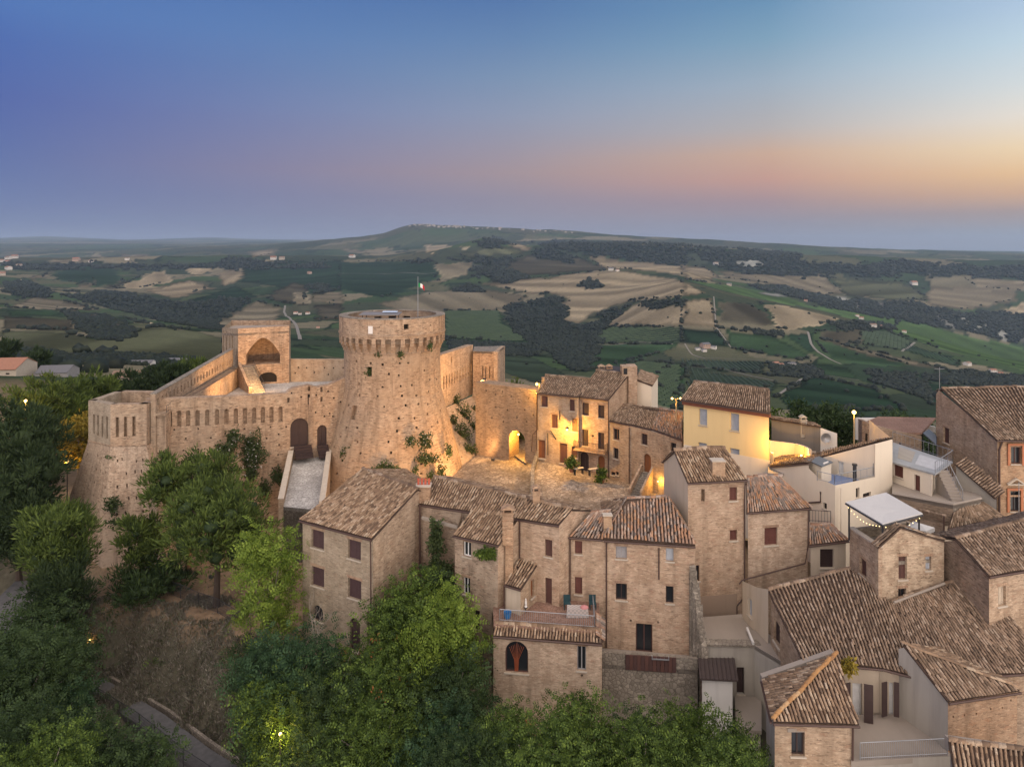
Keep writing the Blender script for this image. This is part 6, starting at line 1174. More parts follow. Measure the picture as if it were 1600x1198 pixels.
# yellow house
E0, E1 = Pz(1063.5, 624.5, 8.6), Pz(1203.5, 645, 8.6); R0, R1 = P(1084, 594, 73.6), P(1203, 607.5, 69.5); R0.z = R1.z = 9.9
HY = gable_house('yellow_house', 'yellow rendered house with blue grey shutters glowing beside a street lamp', 'house', E0, E1, R0, R1, -4, YELLOW, T_BROWN, back=1, over=.5,
  front=hl(k3, (1305,328,1347,415,'S','blue'),(1467,352,1513,443,'S','blue'),(1302,505,1345,580,'S','blue'),(1465,535,1515,618,'S','blue')))
d = (E1-E0).normalized(); n = Vector((d.y, -d.x, 0)); M = Mesh(); L = (E1-E0).length; M.box(Vector((E0.x, E0.y, 0)), d, n, ZV, (.1, -.42, 8.12), (L-.1, -.12, 8.5)); obj('eaves_board', M, flat('red_brown_eaves', (.2,.08,.05)), HY)
M = Mesh(); zb_ = CZ-(708-HZ)*(E0.y+E1.y)/2/F; M.box(Vector((E0.x, E0.y, 0)), d, n, ZV, (.15, -.5, -3.8), (L-.15, -.44, zb_)); obj('plinth_render', M, CREAM, HY)
# walls and low buildings right of it, lit curved wall
LW = thing('low_shed_row', 'low grey rendered outbuilding with tiled verge and satellite dish behind the lamplit wall', 'shed', P(1255, 690, 70))
a, b, c = P(1205.5, 656, 72), P(1282, 668, 70), P(1308, 677, 69.2); wall(LW, [a, b], 0, plaster('dark_grey_render', (.17,.155,.145), (.1,.09,.085), .8), [(1253,678,1258,685,'K')]); wall(LW, [b, c], 0, WHITEPL); roof_quad(LW, a+Vector((0, -.15, .1)), b+Vector((0, -.15, .1)), b+Vector((.5, 2.5, -.25)), a+Vector((.5, 2.5, -.25)), T_BROWN, ridge=True, gutter=False); chimney(LW, P(1254.5, 664, 71), .6, .5, GREYPL, 'hood')  # render colour darkened to make up for the lamp's spill
M = Mesh(); cc = P(1290, 684, 69.2)
for k in range(14): t0, t1 = 2*math.pi*k/14, 2*math.pi*(k+1)/14; M.face([cc+Vector((0, .12, 0)), cc+Vector((.5*math.cos(t0), -.08, .5*math.sin(t0))), cc+Vector((.5*math.cos(t1), -.08, .5*math.sin(t1)))])
M.tube([cc+Vector((0, .1, 0)), cc+Vector((0, .4, 0))], .04, 5); obj('satellite_dish', M, GALV, LW)
CWL = thing('lamplit_wall', 'curved garden wall lit bright yellow beside the yellow house', 'wall', P(1235, 700, 67))
arc = [P(1203, 688, 66.5), P(1222, 690.5, 68.2), P(1242, 693, 68.6), P(1256, 697, 67.8), P(1264, 702, 66.2)]
for p, q in zip(arc, arc[1:]): wall(CWL, [p, q], 2, BEIGE, th=.25)
slab('yard', [G(1200, 63, 3.75), G(1275, 63, 3.75), G(1275, 70, 3.75), G(1200, 70, 3.75)], .2, CONC)['kind'] = 'structure'
# modern pale house
c0, cl, cr = P(1305, 758, 58), P(1203.5, 730, 64.5), P(1394.5, 686, 62.2); HW_ = thing('modern_house', 'modern cream rendered house with slanting roofline and cut-in roof terrace', 'house', (30, 62, -3))
cm1 = P(1263.6, 725, wall_at(c0, cl, 1263.6)); cp = P(1281, 748, wall_at(c0, cl, 1281))
wall(HW_, [cl, cm1, Vector((cm1.x+.02, cm1.y-.02, 5.0)), cp, c0], -3, CREAM, hl(k4, (552,750,572,783,'G','dark')))
rt_ = P(1367, 745, wall_at(c0, cr, 1367)); r2 = Vector((rt_.x+.04, rt_.y+.05, 7.0)); wall(HW_, [c0, rt_, r2, Vector((cr.x, cr.y, cr.z))], -3, CREAM, hl(k4, (723,672,742,725,'G','dark'),(760,697,802,722,'G','dark')))
tl, trr = P(1284, 715, 65.2), P(1369, 692.5, wall_at(c0, cr, 1369)); wall(HW_, [tl, trr], 2, CREAM, [(1309,721,1318,744,'D','white')])
wall(HW_, [cr, Vector((cr.x+1.5, cr.y+7, cr.z))], -3, CREAM); zt_ = 3.55
slab('terrace_floor', [Vector((c0.x+.1, c0.y+.3, zt_)), Vector((rt_.x-.1, rt_.y+.3, zt_)), Vector((trr.x, trr.y, zt_)), Vector((tl.x-1.5, tl.y, zt_)), Vector((cp.x+.2, cp.y+.2, zt_))], .2, flat('blue_deck', (.15,.2,.34), .5), HW_)
back = [P(1232, 719, 68), P(1286, 704.5, 68.5), P(1395, 683.5, 66)]
rq = [P(1203, 728, 64.4), cm1+Vector((0, 0, .1)), tl+ZV*.1, trr+ZV*.12, cr+ZV*.1]
roof_quad(HW_, rq[0], rq[1]+ZV*.02, back[0]+Vector((2, 2, 0)), back[0]+Vector((-1, 2, 0)), T_BROWN, ridge=False, gutter=True)
roof_quad(HW_, rq[1], rq[2], back[1], back[0], T_BROWN, ridge=False, gutter=False); roof_quad(HW_, rq[2], rq[4], back[2], back[1], T_BROWN, ridge=False, gutter=False, th=.16)
sk = [P(1263.6, 718, 61.9), P(1283.5, 727, 60.3), P(1299, 721, 61.8), P(1280, 713.5, 63.6)]; M = Mesh(); M.prism([Vector((p.x, p.y, 2.5)) for p in sk], [p-ZV*.12 for p in sk]); obj('stair_cabin', M, CREAM, HW_); M = Mesh(); m_ = sum(sk, Vector())/4; q = [m_+(p-m_)*1.15 for p in sk]; M.prism([p-ZV*.1 for p in q], q); obj('cabin_roof', M, flat('grey_sheet', (.13,.14,.15), .5), HW_)
M = Mesh(); M.box(P(1285, 748, 60.6), (sk[2]-sk[1]).normalized(), Vector((.7, -.7, 0)), ZV, (.2, -.03, 0), (1.2, .05, 1.35)); obj('cabin_door', M, WHITEPL, HW_)
railing(HW_, [c0+Vector((-1.0, 1.1, .02)), c0+Vector((0, .1, .02)), rt_+Vector((-.1, .1, .02)), trr+Vector((-.15, .2, -2.6))], .8, .9, GALV); M = Mesh(); p = P(1335.5, 752, 59.9); M.tube([p, p+ZV*1.35], .16, 8); M.tube([p+ZV*1.352, p+ZV*1.5], .22, 8); obj('flue', M, METAL, HW_)
M = Mesh(); M.tube([P(1282, 768, 59.3), P(1282, 784, 59.3), P(1264, 785, 60.3)], .07, 6); obj('downpipe', M, PIPE, HW_); M = Mesh(); a = c0+Vector((.1, -.08, 0)); M.tube([Vector((a.x+.35, a.y, 4.2)), Vector((a.x+.35, a.y, -2))], .06, 6); obj('downpipe', M, CREAM, HW_)
vs_ = thing('balcony_railing', 'dark wrought iron railing below the modern house', 'railing', P(1280, 812, 57)); railing(vs_, [P(1265, 815, 57), P(1298, 817, 56.2)], .95, .2)
# terrace buildings between modern house and the big right house
MB_ = thing('terrace_building', 'low cream building with grey roof deck and two red brown doors', 'house', (36, 62, 2))
t0, t1 = P(1395, 721, 63), P(1456, 739.5, 59.3); wall(MB_, [t0, t1], 2.5, CREAM, [(1396,727,1411,745.5,'S','red'),(1428.5,742,1437.5,769,'D','red')]); wall(MB_, [t1, t1+Vector((1.6, 2.2, 0))], 2.5, CREAM)
td = [t0+Vector((-.2, -.25, .06)), t1+Vector((.1, -.3, .06)), P(1489, 728, 62.2), P(1395, 705, 69)]; td[2].z = t1.z+.1; td[3].z = t0.z+.1; slab('roof_deck', td, .14, flat('grey_deck', (.3,.31,.32), .5), MB_); railing(MB_, [td[3]+ZV*.02, td[2]+ZV*.02, td[1]+ZV*.02], 1.0, .5, GALV)
sq_ = [(.12, .25, .42, .85), (.5, .2, .92, .8)]
for k, (u0, v0, u1, v1) in enumerate(sq_): f = lambda u, v: lerp(lerp(td[0], td[1], u), lerp(td[3], td[2], u), v)+ZV*.012; slab('deck_panel', [f(u0, v0), f(u1, v0), f(u1, v1), f(u0, v1)], .006, flat('pale_panel', (.42,.43,.45)) if k else GREYPL, MB_)
fz_ = 3.0; fl = [P(1394, 770, 59.9), P(1489, 787, 57.3), P(1533, 776.5, 58.7), P(1530, 745, 65), P(1394, 749, 63.5)]
for p in fl: p.z = fz_
slab('yard_floor', fl, .3, CONC, MB_); wall(MB_, [fl[0], fl[1]], -3, B_DARK); wall(MB_, [fl[1], fl[2]], -3, STONE); M = Mesh(); M.tube([fl[0]+ZV*.06, fl[1]+ZV*.06, fl[2]+ZV*.06], .12, 5); obj('kerb', M, CONC, MB_)
st = thing('yard_stairs', 'grey concrete stairs up to the roof deck of the low cream building', 'stairs', P(1490, 770, 59)); a, b = P(1496, 779, 58.2), P(1472, 742, 60.2); n_ = 9; dh = Vector((b.x-a.x, b.y-a.y, 0)); L = dh.length; dh.normalize(); sx = Vector((dh.y, -dh.x, 0))
for k in range(n_): M = Mesh(); M.box(Vector((a.x, a.y, fz_)), dh, sx, ZV, (k*L/n_, -.5, 0), ((k+1)*L/n_-.004, .5, (k+1)*(t1.z-fz_)/n_)); obj('step', M, CONC, st)
railing(st, [Vector((a.x, a.y, fz_))+sx*.45, Vector((b.x, b.y, t1.z))+sx*.45], .9, .35, GALV)
RS = thing('roofed_stair_wall', 'sloping rendered stair wall with tiled top descending beside the big right house', 'wall', P(1520, 750, 61)); a, b = P(1494, 724, 61.5), P(1557, 778, 58.6); wall(RS, [a-ZV*.15, b-ZV*.15], 1.5, GREYPL, [(1487,735,1492,742,'K')]); d = Vector((b.x-a.x, b.y-a.y, 0)).normalized(); n = Vector((d.y, -d.x, 0)); roof_quad(RS, a+n*.2, b+n*.2, b-n*1.3+ZV*.35, a-n*1.3+ZV*.35, T_BROWN, ridge=False, gutter=False)
LB_ = thing('lower_house', 'small beige house with red shutter and strip of tiles under the retaining wall', 'house', P(1520, 830, 56)); a, b = P(1476, 815, 56.5), P(1561, 798, 58.5); roof_quad(LB_, a+Vector((0, -.5, -.3)), b+Vector((0, -.5, -.3)), P(1536, 785, 59), P(1490, 800, 57.2), T_BROWN, ridge=False); wall(LB_, [a-ZV*.35, b-ZV*.35], -4, BEIGE, hl(k4, (1270,850,1297,905,'S','red'),(1410,820,1437,878,'G','dark'),(1347,842,1358,893,'S','brown')))
wall(LB_, [P(1396, 800, 59.5), P(1474, 818, 56.6)], -4, B_DARK); M = Mesh(); M.tube([P(1475, 806, 56.3), P(1475, 842, 56.3)], .06, 5); obj('downpipe', M, PIPE, LB_)
M = Mesh()
for k in range(26): u = (k+.5)/26; p = lerp(P(1398, 787, 59.6), P(1478, 806, 56.7), u); M.box(p, Vector((1, -.45, 0)).normalized(), Vector((.45, 1, 0)).normalized(), ZV, (-.08, -.3, -.1), (.08, .1, .1))
obj('tile_coping', M, T_BROWN, LB_)['kind'] = 'stuff'
# big house at right
c0 = P(1558.5, 686, 62); le = P(1462.5, 616, 71.5); HR = thing('big_right_house', 'large brick palazzo at right edge with orange front and pedimented window', 'house', (46, 66, -4)); E1_ = P(1720, 688, 62); R0_, R1_ = P(1471.5, 608, 71), P(1720, 603, 71); 
wall(HR, [le, R0_+Vector((.1, 0, -.08)), c0], -4, B_HOUSE, hl(k4, (1177,360,1207,440,'S','brown'))); wall(HR, [c0, Vector((E1_.x, E1_.y, c0.z))], -4, B_ORANGE, hl(k4, (1530,460,1583,548,'G','brown'),(1527,690,1577,795,'G','dark')))
roof_quad(HR, c0+Vector((-.4, -.45, .05)), E1_+Vector((0, -.45, .05)), R1_, R0_, T_BROWN); roof_quad(HR, R1_+Vector((0, .9, -.3)), R0_+Vector((0, .9, -.3)), R0_, R1_, T_BROWN, ridge=False)
q = P(1586, 757, 61.9); M = Mesh(); X = Vector((1, 0, 0)); M.prism([q+Vector((-.75, -.02, 0)), q+Vector((.8, -.02, 0)), q+Vector((.8, -.22, 0)), q+Vector((-.75, -.22, 0))][::-1], [q+Vector((-.75, -.02, .1)), q+Vector((.8, -.02, .1)), q+Vector((.8, -.22, .1)), q+Vector((-.75, -.22, .1))][::-1])
for s in (-1, 1): a, b = q+Vector((s*.78+.02, 0, .1)), q+Vector((.02, 0, .62)); M.face([a+Vector((0, -.22, 0)), b+Vector((0, -.22, 0)), b, a]); M.face([a+Vector((0, -.22, 0)), b+Vector((0, -.22, 0)), b+Vector((0, -.22, -.12)), a+Vector((-s*.2, -.22, 0))])
obj('pediment', M, SILL, HR)
for (x0, x1, y0, y1) in ((1578,1597,696,727),(1577,1595,766,800)):
    M = Mesh(); a, b = P(x0, y1, 61.9), P(x1, y0, 61.9); w = .18
    for p, r in (((-w, 0), (0, b.z-a.z+w)), ((b.x-a.x, 0), (b.x-a.x+w, b.z-a.z+w)), ((0, b.z-a.z), (b.x-a.x, b.z-a.z+w))): M.box(a, X, Vector((0, 1, 0)), ZV, (p[0], -.05, p[1]), (r[0], .05, r[1]))
    obj('window_surround', M, flat('terracotta_surround', (.42,.17,.09)) if x0 == 1578 else bpy.data.materials['terracotta_surround'], HR)
downpipe(HR, [c0+Vector((.3, -.2, -.1)), Vector((c0.x+.12, c0.y-.08, c0.z-.9)), Vector((c0.x+.12, c0.y-.08, -2))], .08); M = Mesh(); M.box(Vector((c0.x, c0.y, 2.05)), X, Vector((0, 1, 0)), ZV, (.02, -.08, 0), (6, -.01, .14)); obj('string_course', M, B_ORANGE, HR)
M = Mesh(); p = P(1468, 609, 70.8); M.tube([p, p+ZV*2.3], .025, 4); M.tube([p+Vector((-.5, 0, 2.1)), p+Vector((.5, 0, 2.1))], .015, 4); obj('antenna', M, GALV, HR); M = Mesh(); p = P(1592, 800, 61.2); M.tube([p-ZV*2, p+ZV*2.6], .03, 5); obj('pole', M, GALV, HR)
# round terrace wall behind
RT = thing('round_terrace', 'curved brick terrace wall with whitewashed inner face behind the modern house', 'wall', P(1400, 680, 74)); arc = [P(1341, 654, 73), P(1347, 657, 71), P(1366, 664, 70), P(1400, 673, 69.6), P(1440, 681, 69.8)]
for p, q in zip(arc, arc[1:]): wall(RT, [p, q], 0, B_DARK, [(lerp(0, 1, .3)*1.0, p.z-2.2, .55, p.z-1.2, '#K')] if p.x < 38 else (), th=.3)
arc2 = [P(1341, 653.5, 73), P(1372, 653, 76.5), P(1410, 656, 77), P(1462, 667, 76)]
for p, q in zip(arc2, arc2[1:]): wall(RT, [p, q], 4.0, WHITEPL, th=.3)
slab('terrace_floor', [Vector((p.x, p.y, 5.6)) for p in (arc[0], arc[2], arc[4], arc2[3], arc2[1])], .2, REDFLOOR, RT)
AW = thing('dark_canopy', 'dark sheet canopy against the left side of the big right house', 'canopy', P(1450, 690, 70)); c = [P(1442, 676, 70), P(1463, 694, 66.5), P(1463, 680, 70), P(1452, 670, 72)]; slab('sheet', c, .1, flat('dark_blue_sheet', (.1,.12,.15), .5), AW)
for p in c: M = Mesh(); M.tube([Vector((p.x, p.y, 3)), p-ZV*.1], .05, 5); obj('post', M, METAL, AW)
# ---------------------------------------------------------------- piazza furniture
gnd = lambda px, py, Yq: Vector((P(px, py, Yq).x, Yq, P(px, py, Yq).z))
for i, (px, py, Yq, lab) in enumerate(((904, 737, 78, 'pale bench table by the dark arched doorway'), (927, 738, 78, 'pale bench table under the balcony, nearer the shrub'))):
    b = gnd(px, py+4, Yq); t = thing('bench_table', lab, 'table', b, 'pale tables outside the balcony house'); M = Mesh(); M.box(b, Vector((.9, .43, 0)), Vector((-.43, .9, 0)), ZV, (-.6, -.2, .68), (.6, .2, .73)); obj('tabletop', M, SHUT['beige'], t)
    for sx in (-.5, .5): M = Mesh(); M.box(b, Vector((.9, .43, 0)), Vector((-.43, .9, 0)), ZV, (sx-.04, -.18, 0), (sx+.04, .18, .678)); obj('leg', M, METAL, t)
# ---------------------------------------------------------------- lamps
WARM = (1, .50, .07); BULB = emit('lamp_glow', (1, .66, .22), 4)
def light(parent, p, power, col=WARM, r=.12, kind='POINT', aim=None, spot=100):
    l = bpy.data.lights.new('lamp_light', kind); l.energy = power; l.color = col; l.shadow_soft_size = r
    if kind == 'SPOT': l.spot_size = R(spot); l.spot_blend = .6
    o = bpy.data.objects.new('lamp_light', l); COL.objects.link(o); o.parent = parent; o.location = Vector(p)-origin(parent)
    if aim: o.rotation_euler = (Vector(aim)-Vector(p)).to_track_quat('-Z', 'Y').to_euler()
    return o
def bulb(parent, p, r=.14, name='lamp_globe'): M = Mesh(); M.lathe(Vector(p), [(.01, -r), (r*.8, -r*.6), (r, 0), (r*.8, r*.6), (.01, r)], 10); return obj(name, M, BULB, parent, True)
p = P(839, 600, 85.2); L1 = thing('street_lamp', 'bright lamp on bracket at the corner of the gateway wall and left piazza house', 'street lamp', p-ZV*1); M = Mesh(); M.tube([p+Vector((.3, .7, -1)), p+Vector((.3, .7, .35)), p+Vector((0, 0, .3))], .04, 5); obj('bracket', M, METAL, L1); bulb(L1, p, .17); light(L1, p+Vector((-.3, -.5, -.3)), 750); M = Mesh(); M.tube([p+Vector((.8, .8, -.6)), p+Vector((.8, .8, .7))], .25, 7); obj('bracket_box', M, B_DARK, L1)
yq = wall_at(Pz(837, 613.5, 6.75), Pz(904.5, 620, 6.75), 887); p = P(886, 671, yq-1.1); L2 = thing('wall_lamp', 'old iron wall lantern glowing yellow on the left piazza house', 'wall lamp', p); M = Mesh(); M.tube([Vector((p.x+.5, yq+.1, p.z+.25)), p+Vector((.2, .3, .4)), p+Vector((0, 0, .35))], .03, 5); obj('bracket', M, METAL, L2); M = Mesh(); M.lathe(p, [(.28, .12), (.2, .22), (.05, .32), (.02, .4)], 8); obj('lamp_shade', M, METAL, L2); bulb(L2, p, .12); light(L2, p+Vector((-.1, -.35, -.25)), 1150)
p = P(810, 678.5, 88); L3 = thing('arch_lantern', 'lantern hanging inside the arched passage', 'lantern', p); M = Mesh(); M.tube([p+ZV*.2, p+ZV*.8], .02, 4); obj('chain', M, METAL, L3); bulb(L3, p, .14); light(L3, p-ZV*.35, 900)
p = P(1334.5, 644, 68); L4 = thing('street_lamp', 'tall single street lamp with round glowing head behind the modern house', 'street lamp', Vector((p.x, p.y, 2))); M = Mesh(); M.tube([Vector((p.x, p.y, 2)), p], .075, 6, r2=.05); obj('pole', M, flat('lamp_pole_tan', (.42,.33,.2)), L4); bulb(L4, p, .2); light(L4, p-ZV*.4, 110)
p = P(1056.5, 623, 76); L5 = thing('street_lamp', 'double headed street lamp left of the yellow house', 'street lamp', Vector((p.x, p.y, 0))); M = Mesh(); M.tube([Vector((p.x, p.y, 0)), p], .07, 6); M.tube([p+Vector((-.42, 0, .05)), p, p+Vector((.42, 0, .05))], .04, 5); obj('pole', M, bpy.data.materials['lamp_pole_tan'], L5)
for s in (-1, 1): bulb(L5, p+Vector((s*.45, -.05, .05)), .12)
light(L5, p-ZV*.4, 260)
p = P(1206.5, 727, 64.8); L6 = thing('yard_lamp', 'hidden glowing lamp column at the foot of the yellow house', 'street lamp', Vector((p.x, p.y, 3.7))); M = Mesh(); M.tube([Vector((p.x, p.y, 3.7)), P(1206.5, 707, 64.8)], .16, 6); obj('pole', M, bpy.data.materials['lamp_pole_tan'], L6); q = P(1252, 712, 66.2); bulb(L6, q, .12); light(L6, q+Vector((0, .1, .2)), 330); light(L6, P(1209, 700, 64.6), 330)
p = P(1028, 752, 74.6); l7 = thing('stair_lamp', 'small yellow lamp at the right of the outside stair', 'wall lamp', p); M = Mesh(); M.tube([p-ZV*1.2, p], .03, 5); obj('bracket', M, METAL, l7); bulb(l7, p, .08); light(l7, p+Vector((.1, -.3, 0)), 120)
for px, py, Yq, pw, lab in ((40, 626, 86, 1100, 'park lamp glowing among the dark pines at far left'), (105, 721, 84, 260, 'low park lamp lighting the grass left of the corner bastion')):
    p = P(px, py, Yq); l = thing('park_lamp', lab, 'street lamp', Vector((p.x, p.y, gz(p.x, p.y)))); M = Mesh(); M.tube([l.location, p], .06, 6); obj('pole', M, METAL, l); bulb(l, p, .17); light(l, p+Vector((0, -.4, -.2)), pw)
p = P(438, 1146, 43.5); l = thing('garden_lamp', 'small yellow lamp shining through foliage above the lower path', 'street lamp', Vector((p.x, p.y, gz(p.x, p.y)))); M = Mesh(); M.tube([l.location, p], .05, 6); obj('pole', M, METAL, l); bulb(l, p, .1); light(l, p+Vector((0, -.5, .2)), 320, (1, .72, .1))
p = P(140, 1000, 62); l = thing('path_lamp', 'lamp hidden behind leaves warming the dirt path', 'street lamp', Vector((p.x, p.y, gz(p.x, p.y)))); M = Mesh(); M.tube([l.location, p], .05, 6); obj('pole', M, METAL, l); bulb(l, p, .08); light(l, p, 160, (1, .5, .12))
FLOOD = (1, .55, .22)
for nm, p, aim, pw, sp, lab in (('a', G(668, 72, -3.4), (-14, 84, 4), 3600, 105, 'floodlight behind the corner house roof aimed at the round keep'), ('b', G(560, 68.5, -4.5), (-20, 84, 4), 1200, 110, 'floodlight beside the ramp aimed at the gate front'), ('c', G(738, 80, -2.8), (-9.5, 87, 1), 2800, 90, 'floodlight in the lower lane aimed at the keep right flank'),
    ('h', Vector((-3.6, 92.0, 6.62)), (-8, 99, 5.5), 2600, 130, 'floodlight on top of the gateway wall aimed at the slanting slots'), ('i', G(770, 87.5, -2.55), (-5.2, 90.5, 0), 650, 150, 'floodlight at the arch foot grazing the steep base'),
    ('d', Vector((-33, 93, 3.9)), (-40, 95, 6.5), 3000, 130, 'courtyard floodlight aimed at the wall walk'), ('e', Vector((-33.5, 95, 3.9)), (-37, 105, 8), 2900, 110, 'courtyard floodlight aimed at the pointed arch'), ('f', G(330, 66, -7), (-34, 77, 2), 900, 120, 'park floodlight aimed at the front curtain wall'),('g', G(395, 63.5, -7), (-22, 62, -4), 300, 150, 'orange ground lamp in the park beside the corner house')):
    l = thing('floodlight', lab, 'floodlight', p); M = Mesh(); M.box(p, X, Vector((0, 1, 0)), ZV, (-.2, -.12, 0), (.2, .12, .25)); obj('housing', M, METAL, l); d = (Vector(aim)-p).normalized(); light(l, p+d*.4+ZV*.4, pw, FLOOD, .2, 'SPOT', aim, sp)
# ---------------------------------------------------------------- trees and plants
PINE = leafmat('pine_needles', [(0,(.022,.04,.012)),(.4,(.056,.092,.02)),(.75,(.105,.155,.032)),(1,(.17,.225,.05))])
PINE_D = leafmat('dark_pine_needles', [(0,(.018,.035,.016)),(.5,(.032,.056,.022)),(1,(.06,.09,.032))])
ASH = leafmat('ash_leaves', [(0,(.011,.026,.008)),(.3,(.032,.066,.013)),(.65,(.072,.125,.022)),(1,(.17,.24,.042))])
LIME = leafmat('lime_leaves', [(0,(.07,.12,.018)),(.5,(.14,.22,.03)),(1,(.24,.31,.05))])
DEEP = leafmat('deep_green_leaves', [(0,(.016,.032,.012)),(.5,(.034,.062,.02)),(1,(.066,.105,.032))])  # plain darker green foliage
TEAL = leafmat('bluish_leaves', [(0,(.016,.04,.02)),(.5,(.034,.072,.03)),(1,(.06,.115,.045))])
LIT_WEED = leafmat('lit_tree_and_weed_leaves', [(0,(.13,.12,.02)),(.5,(.26,.2,.03)),(1,(.38,.28,.05))])  # yellow lamplight painted into the lit tree's leaves; the roof weed shares it
CAPER = leafmat('caper_leaves', [(0,(.026,.045,.016)),(.5,(.055,.085,.028)),(1,(.1,.13,.05))])
RUST = leafmat('seed_clusters', [(0,(.25,.09,.03)),(1,(.4,.18,.06))]); FLOW = leafmat('caper_flowers', [(0,(.5,.48,.44)),(1,(.65,.62,.58))], .1)
BARK = flat('bark', (.07,.052,.042), .95); BARKG = flat('grey_bark', (.24,.21,.18), .95)
def unit(a): return a/np.maximum(np.linalg.norm(a, axis=-1, keepdims=True), 1e-9)
def leaves(C, Dv, ln, wd, frond=0):
    """one leaf (or feathered frond) at each point C pointing along Dv"""
    N = len(C); r = unit(RNG.normal(0, 1, (N, 3))); s = unit(np.cross(Dv, r)); n = np.cross(s, Dv)
    ln = ln*RNG.uniform(.65, 1.3, (N, 1)); wd = wd*RNG.uniform(.7, 1.25, (N, 1))
    if not frond:
        V = np.stack([C, C+Dv*ln*.5+s*wd*.5+n*wd*.12, C+Dv*ln, C+Dv*ln*.5-s*wd*.5+n*wd*.12], 1); return V.reshape(-1, 3), np.arange(N*4).reshape(-1, 4)
    out = []; k = frond
    for i in range(k):
        t = (i+.6)/k; b = C+Dv*ln*t-np.array([0, 0, 1.0])*ln*.35*t*t
        for sg in (-1, 1):
            q = unit(s*sg+Dv*.4-np.array([0, 0, .25])); l2 = ln*.3*(1-.45*abs(2*t-.9)); w2 = l2*.3; m = np.cross(q, n)
            out.append(np.stack([b, b+q*l2*.45+m*w2, b+q*l2, b+q*l2*.45-m*w2], 1))
    V = np.stack(out, 1).reshape(-1, 3); return V, np.arange(len(V)).reshape(-1, 4)
def crown_points(lobes, n, shell=.55):
    """points spread through the outer part of several overlapping lobes, each point with an outward direction"""
    w = np.array([l[3]*l[4]*l[5] for l in lobes])**.67; idx = RNG.choice(len(lobes), n, p=w/w.sum()); L = np.array(lobes)[idx]
    d = unit(RNG.normal(0, 1, (n, 3))); d[:, 2] = np.abs(d[:, 2])*np.where(RNG.random(n) < .28, -1, 1); r = shell+(1-shell)*RNG.random((n, 1))**.6
    return L[:, :3]+d*r*L[:, 3:], d
def tree(name, label, cat, base, h, w, kind, cbot=.3, lobes_n=9, n=2600, ln=.32, wd=.13, mat=None, frond=0, trunk=None, group=None, depth=1.0, lean=(0, 0), flat_top=0, cl=14, spread=.42, shell=.5, extra=None):
    base = Vector(base); w = w*(1.0 if kind == 'pine' else 1.1); lobes_n = int(lobes_n*1.7); t = thing(name, label, cat, base, group); rnd = random.Random(hash((round(base.x, 2), round(base.y, 2))) & 0xffff)
    zc = h*(cbot+1)/2; ch = h*(1-cbot)/2; tr = trunk or max(.12, w*.035); M = Mesh()
    top = base+Vector((lean[0], lean[1], h*(cbot+.25))); M.tube([base-ZV*.6, lerp(base, top, .5)+Vector((rnd.uniform(-.1, .1), 0, 0)), top], tr*1.15, 8, r2=tr*.55)
    lobes = []
    for i in range(lobes_n):
        a = 2.4*i+rnd.uniform(-.4, .4); q = ((i+.5)/lobes_n); z = -1+2*q
        rr = math.sqrt(max(0, 1-(z*.85)**2))*.64 if not flat_top else (.68*math.sqrt(q)+.05)
        zz = z*.66 if not flat_top else rnd.uniform(-.35, .35)*(1-q)+.25*(1-q)
        c = Vector((lean[0]+math.cos(a)*rr*w/2, lean[1]+math.sin(a)*rr*w/2*depth, zc+zz*ch)); s = rnd.uniform(.7, 1.3); lobes.append((c.x, c.y, c.z, w*.5*.36*s, w*.5*.36*s*depth, min(ch*.34, w*.5*.32)*s))
        if i % 2 == 0: M.tube([top-ZV*h*.12, lerp(top, base+c, .55)+ZV*rnd.uniform(-.2, .2), base+c], tr*.42, 5, r2=tr*.12)
    lobes.append((lean[0], lean[1], zc, w*.3, w*.3*depth, ch*.6))
    obj('trunk', M, BARKG if kind == 'leafy' else BARK, t, True)
    nc = max(8, n//cl); C, D = crown_points(lobes, nc, shell); rc = .27 if kind == 'pine' else spread*w*.13+.12
    off = RNG.normal(0, 1, (nc*cl, 3)); CC = np.repeat(C, cl, 0)+off*rc*np.array([1, 1, .75]); DD = np.repeat(D, cl, 0)
    if kind == 'pine': Dv = unit(off*.55+DD*.35+np.array([0, 0, .85])+RNG.normal(0, .2, CC.shape))
    else: Dv = unit(DD*.55+np.array([0, 0, .05])+RNG.normal(0, .6, CC.shape))
    V, Fq = leaves(CC, Dv, ln, wd, frond); V = V+np.array(base); arr_obj('crown', V, Fq, mat or PINE, t)
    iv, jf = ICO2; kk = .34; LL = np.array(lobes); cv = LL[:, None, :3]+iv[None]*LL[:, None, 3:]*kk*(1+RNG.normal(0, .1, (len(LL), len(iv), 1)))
    if kind == 'pine': arr_obj('shade_core', cv+np.array(base), np.arange(len(LL))[:, None, None]*len(iv)+jf[None], PINE_D, t, corners=3)  # darker core paints the shade inside the crown and blocks see-through
    if extra:
        m2, k, l2, w2 = extra; C2, D2 = crown_points(lobes, k, .95); V, Fq = leaves(np.repeat(C2, 9, 0)+RNG.normal(0, .16, (k*9, 3)), unit(RNG.normal(0, 1, (k*9, 3))+np.array([0, 0, .6])), l2, w2); arr_obj('seed_cluster', V+np.array(base), Fq, m2, t, kind='stuff')
    return t
def gp(px, Y): x = (px-CX)*Y/F; return Vector((x, Y, gz(x, Y)))
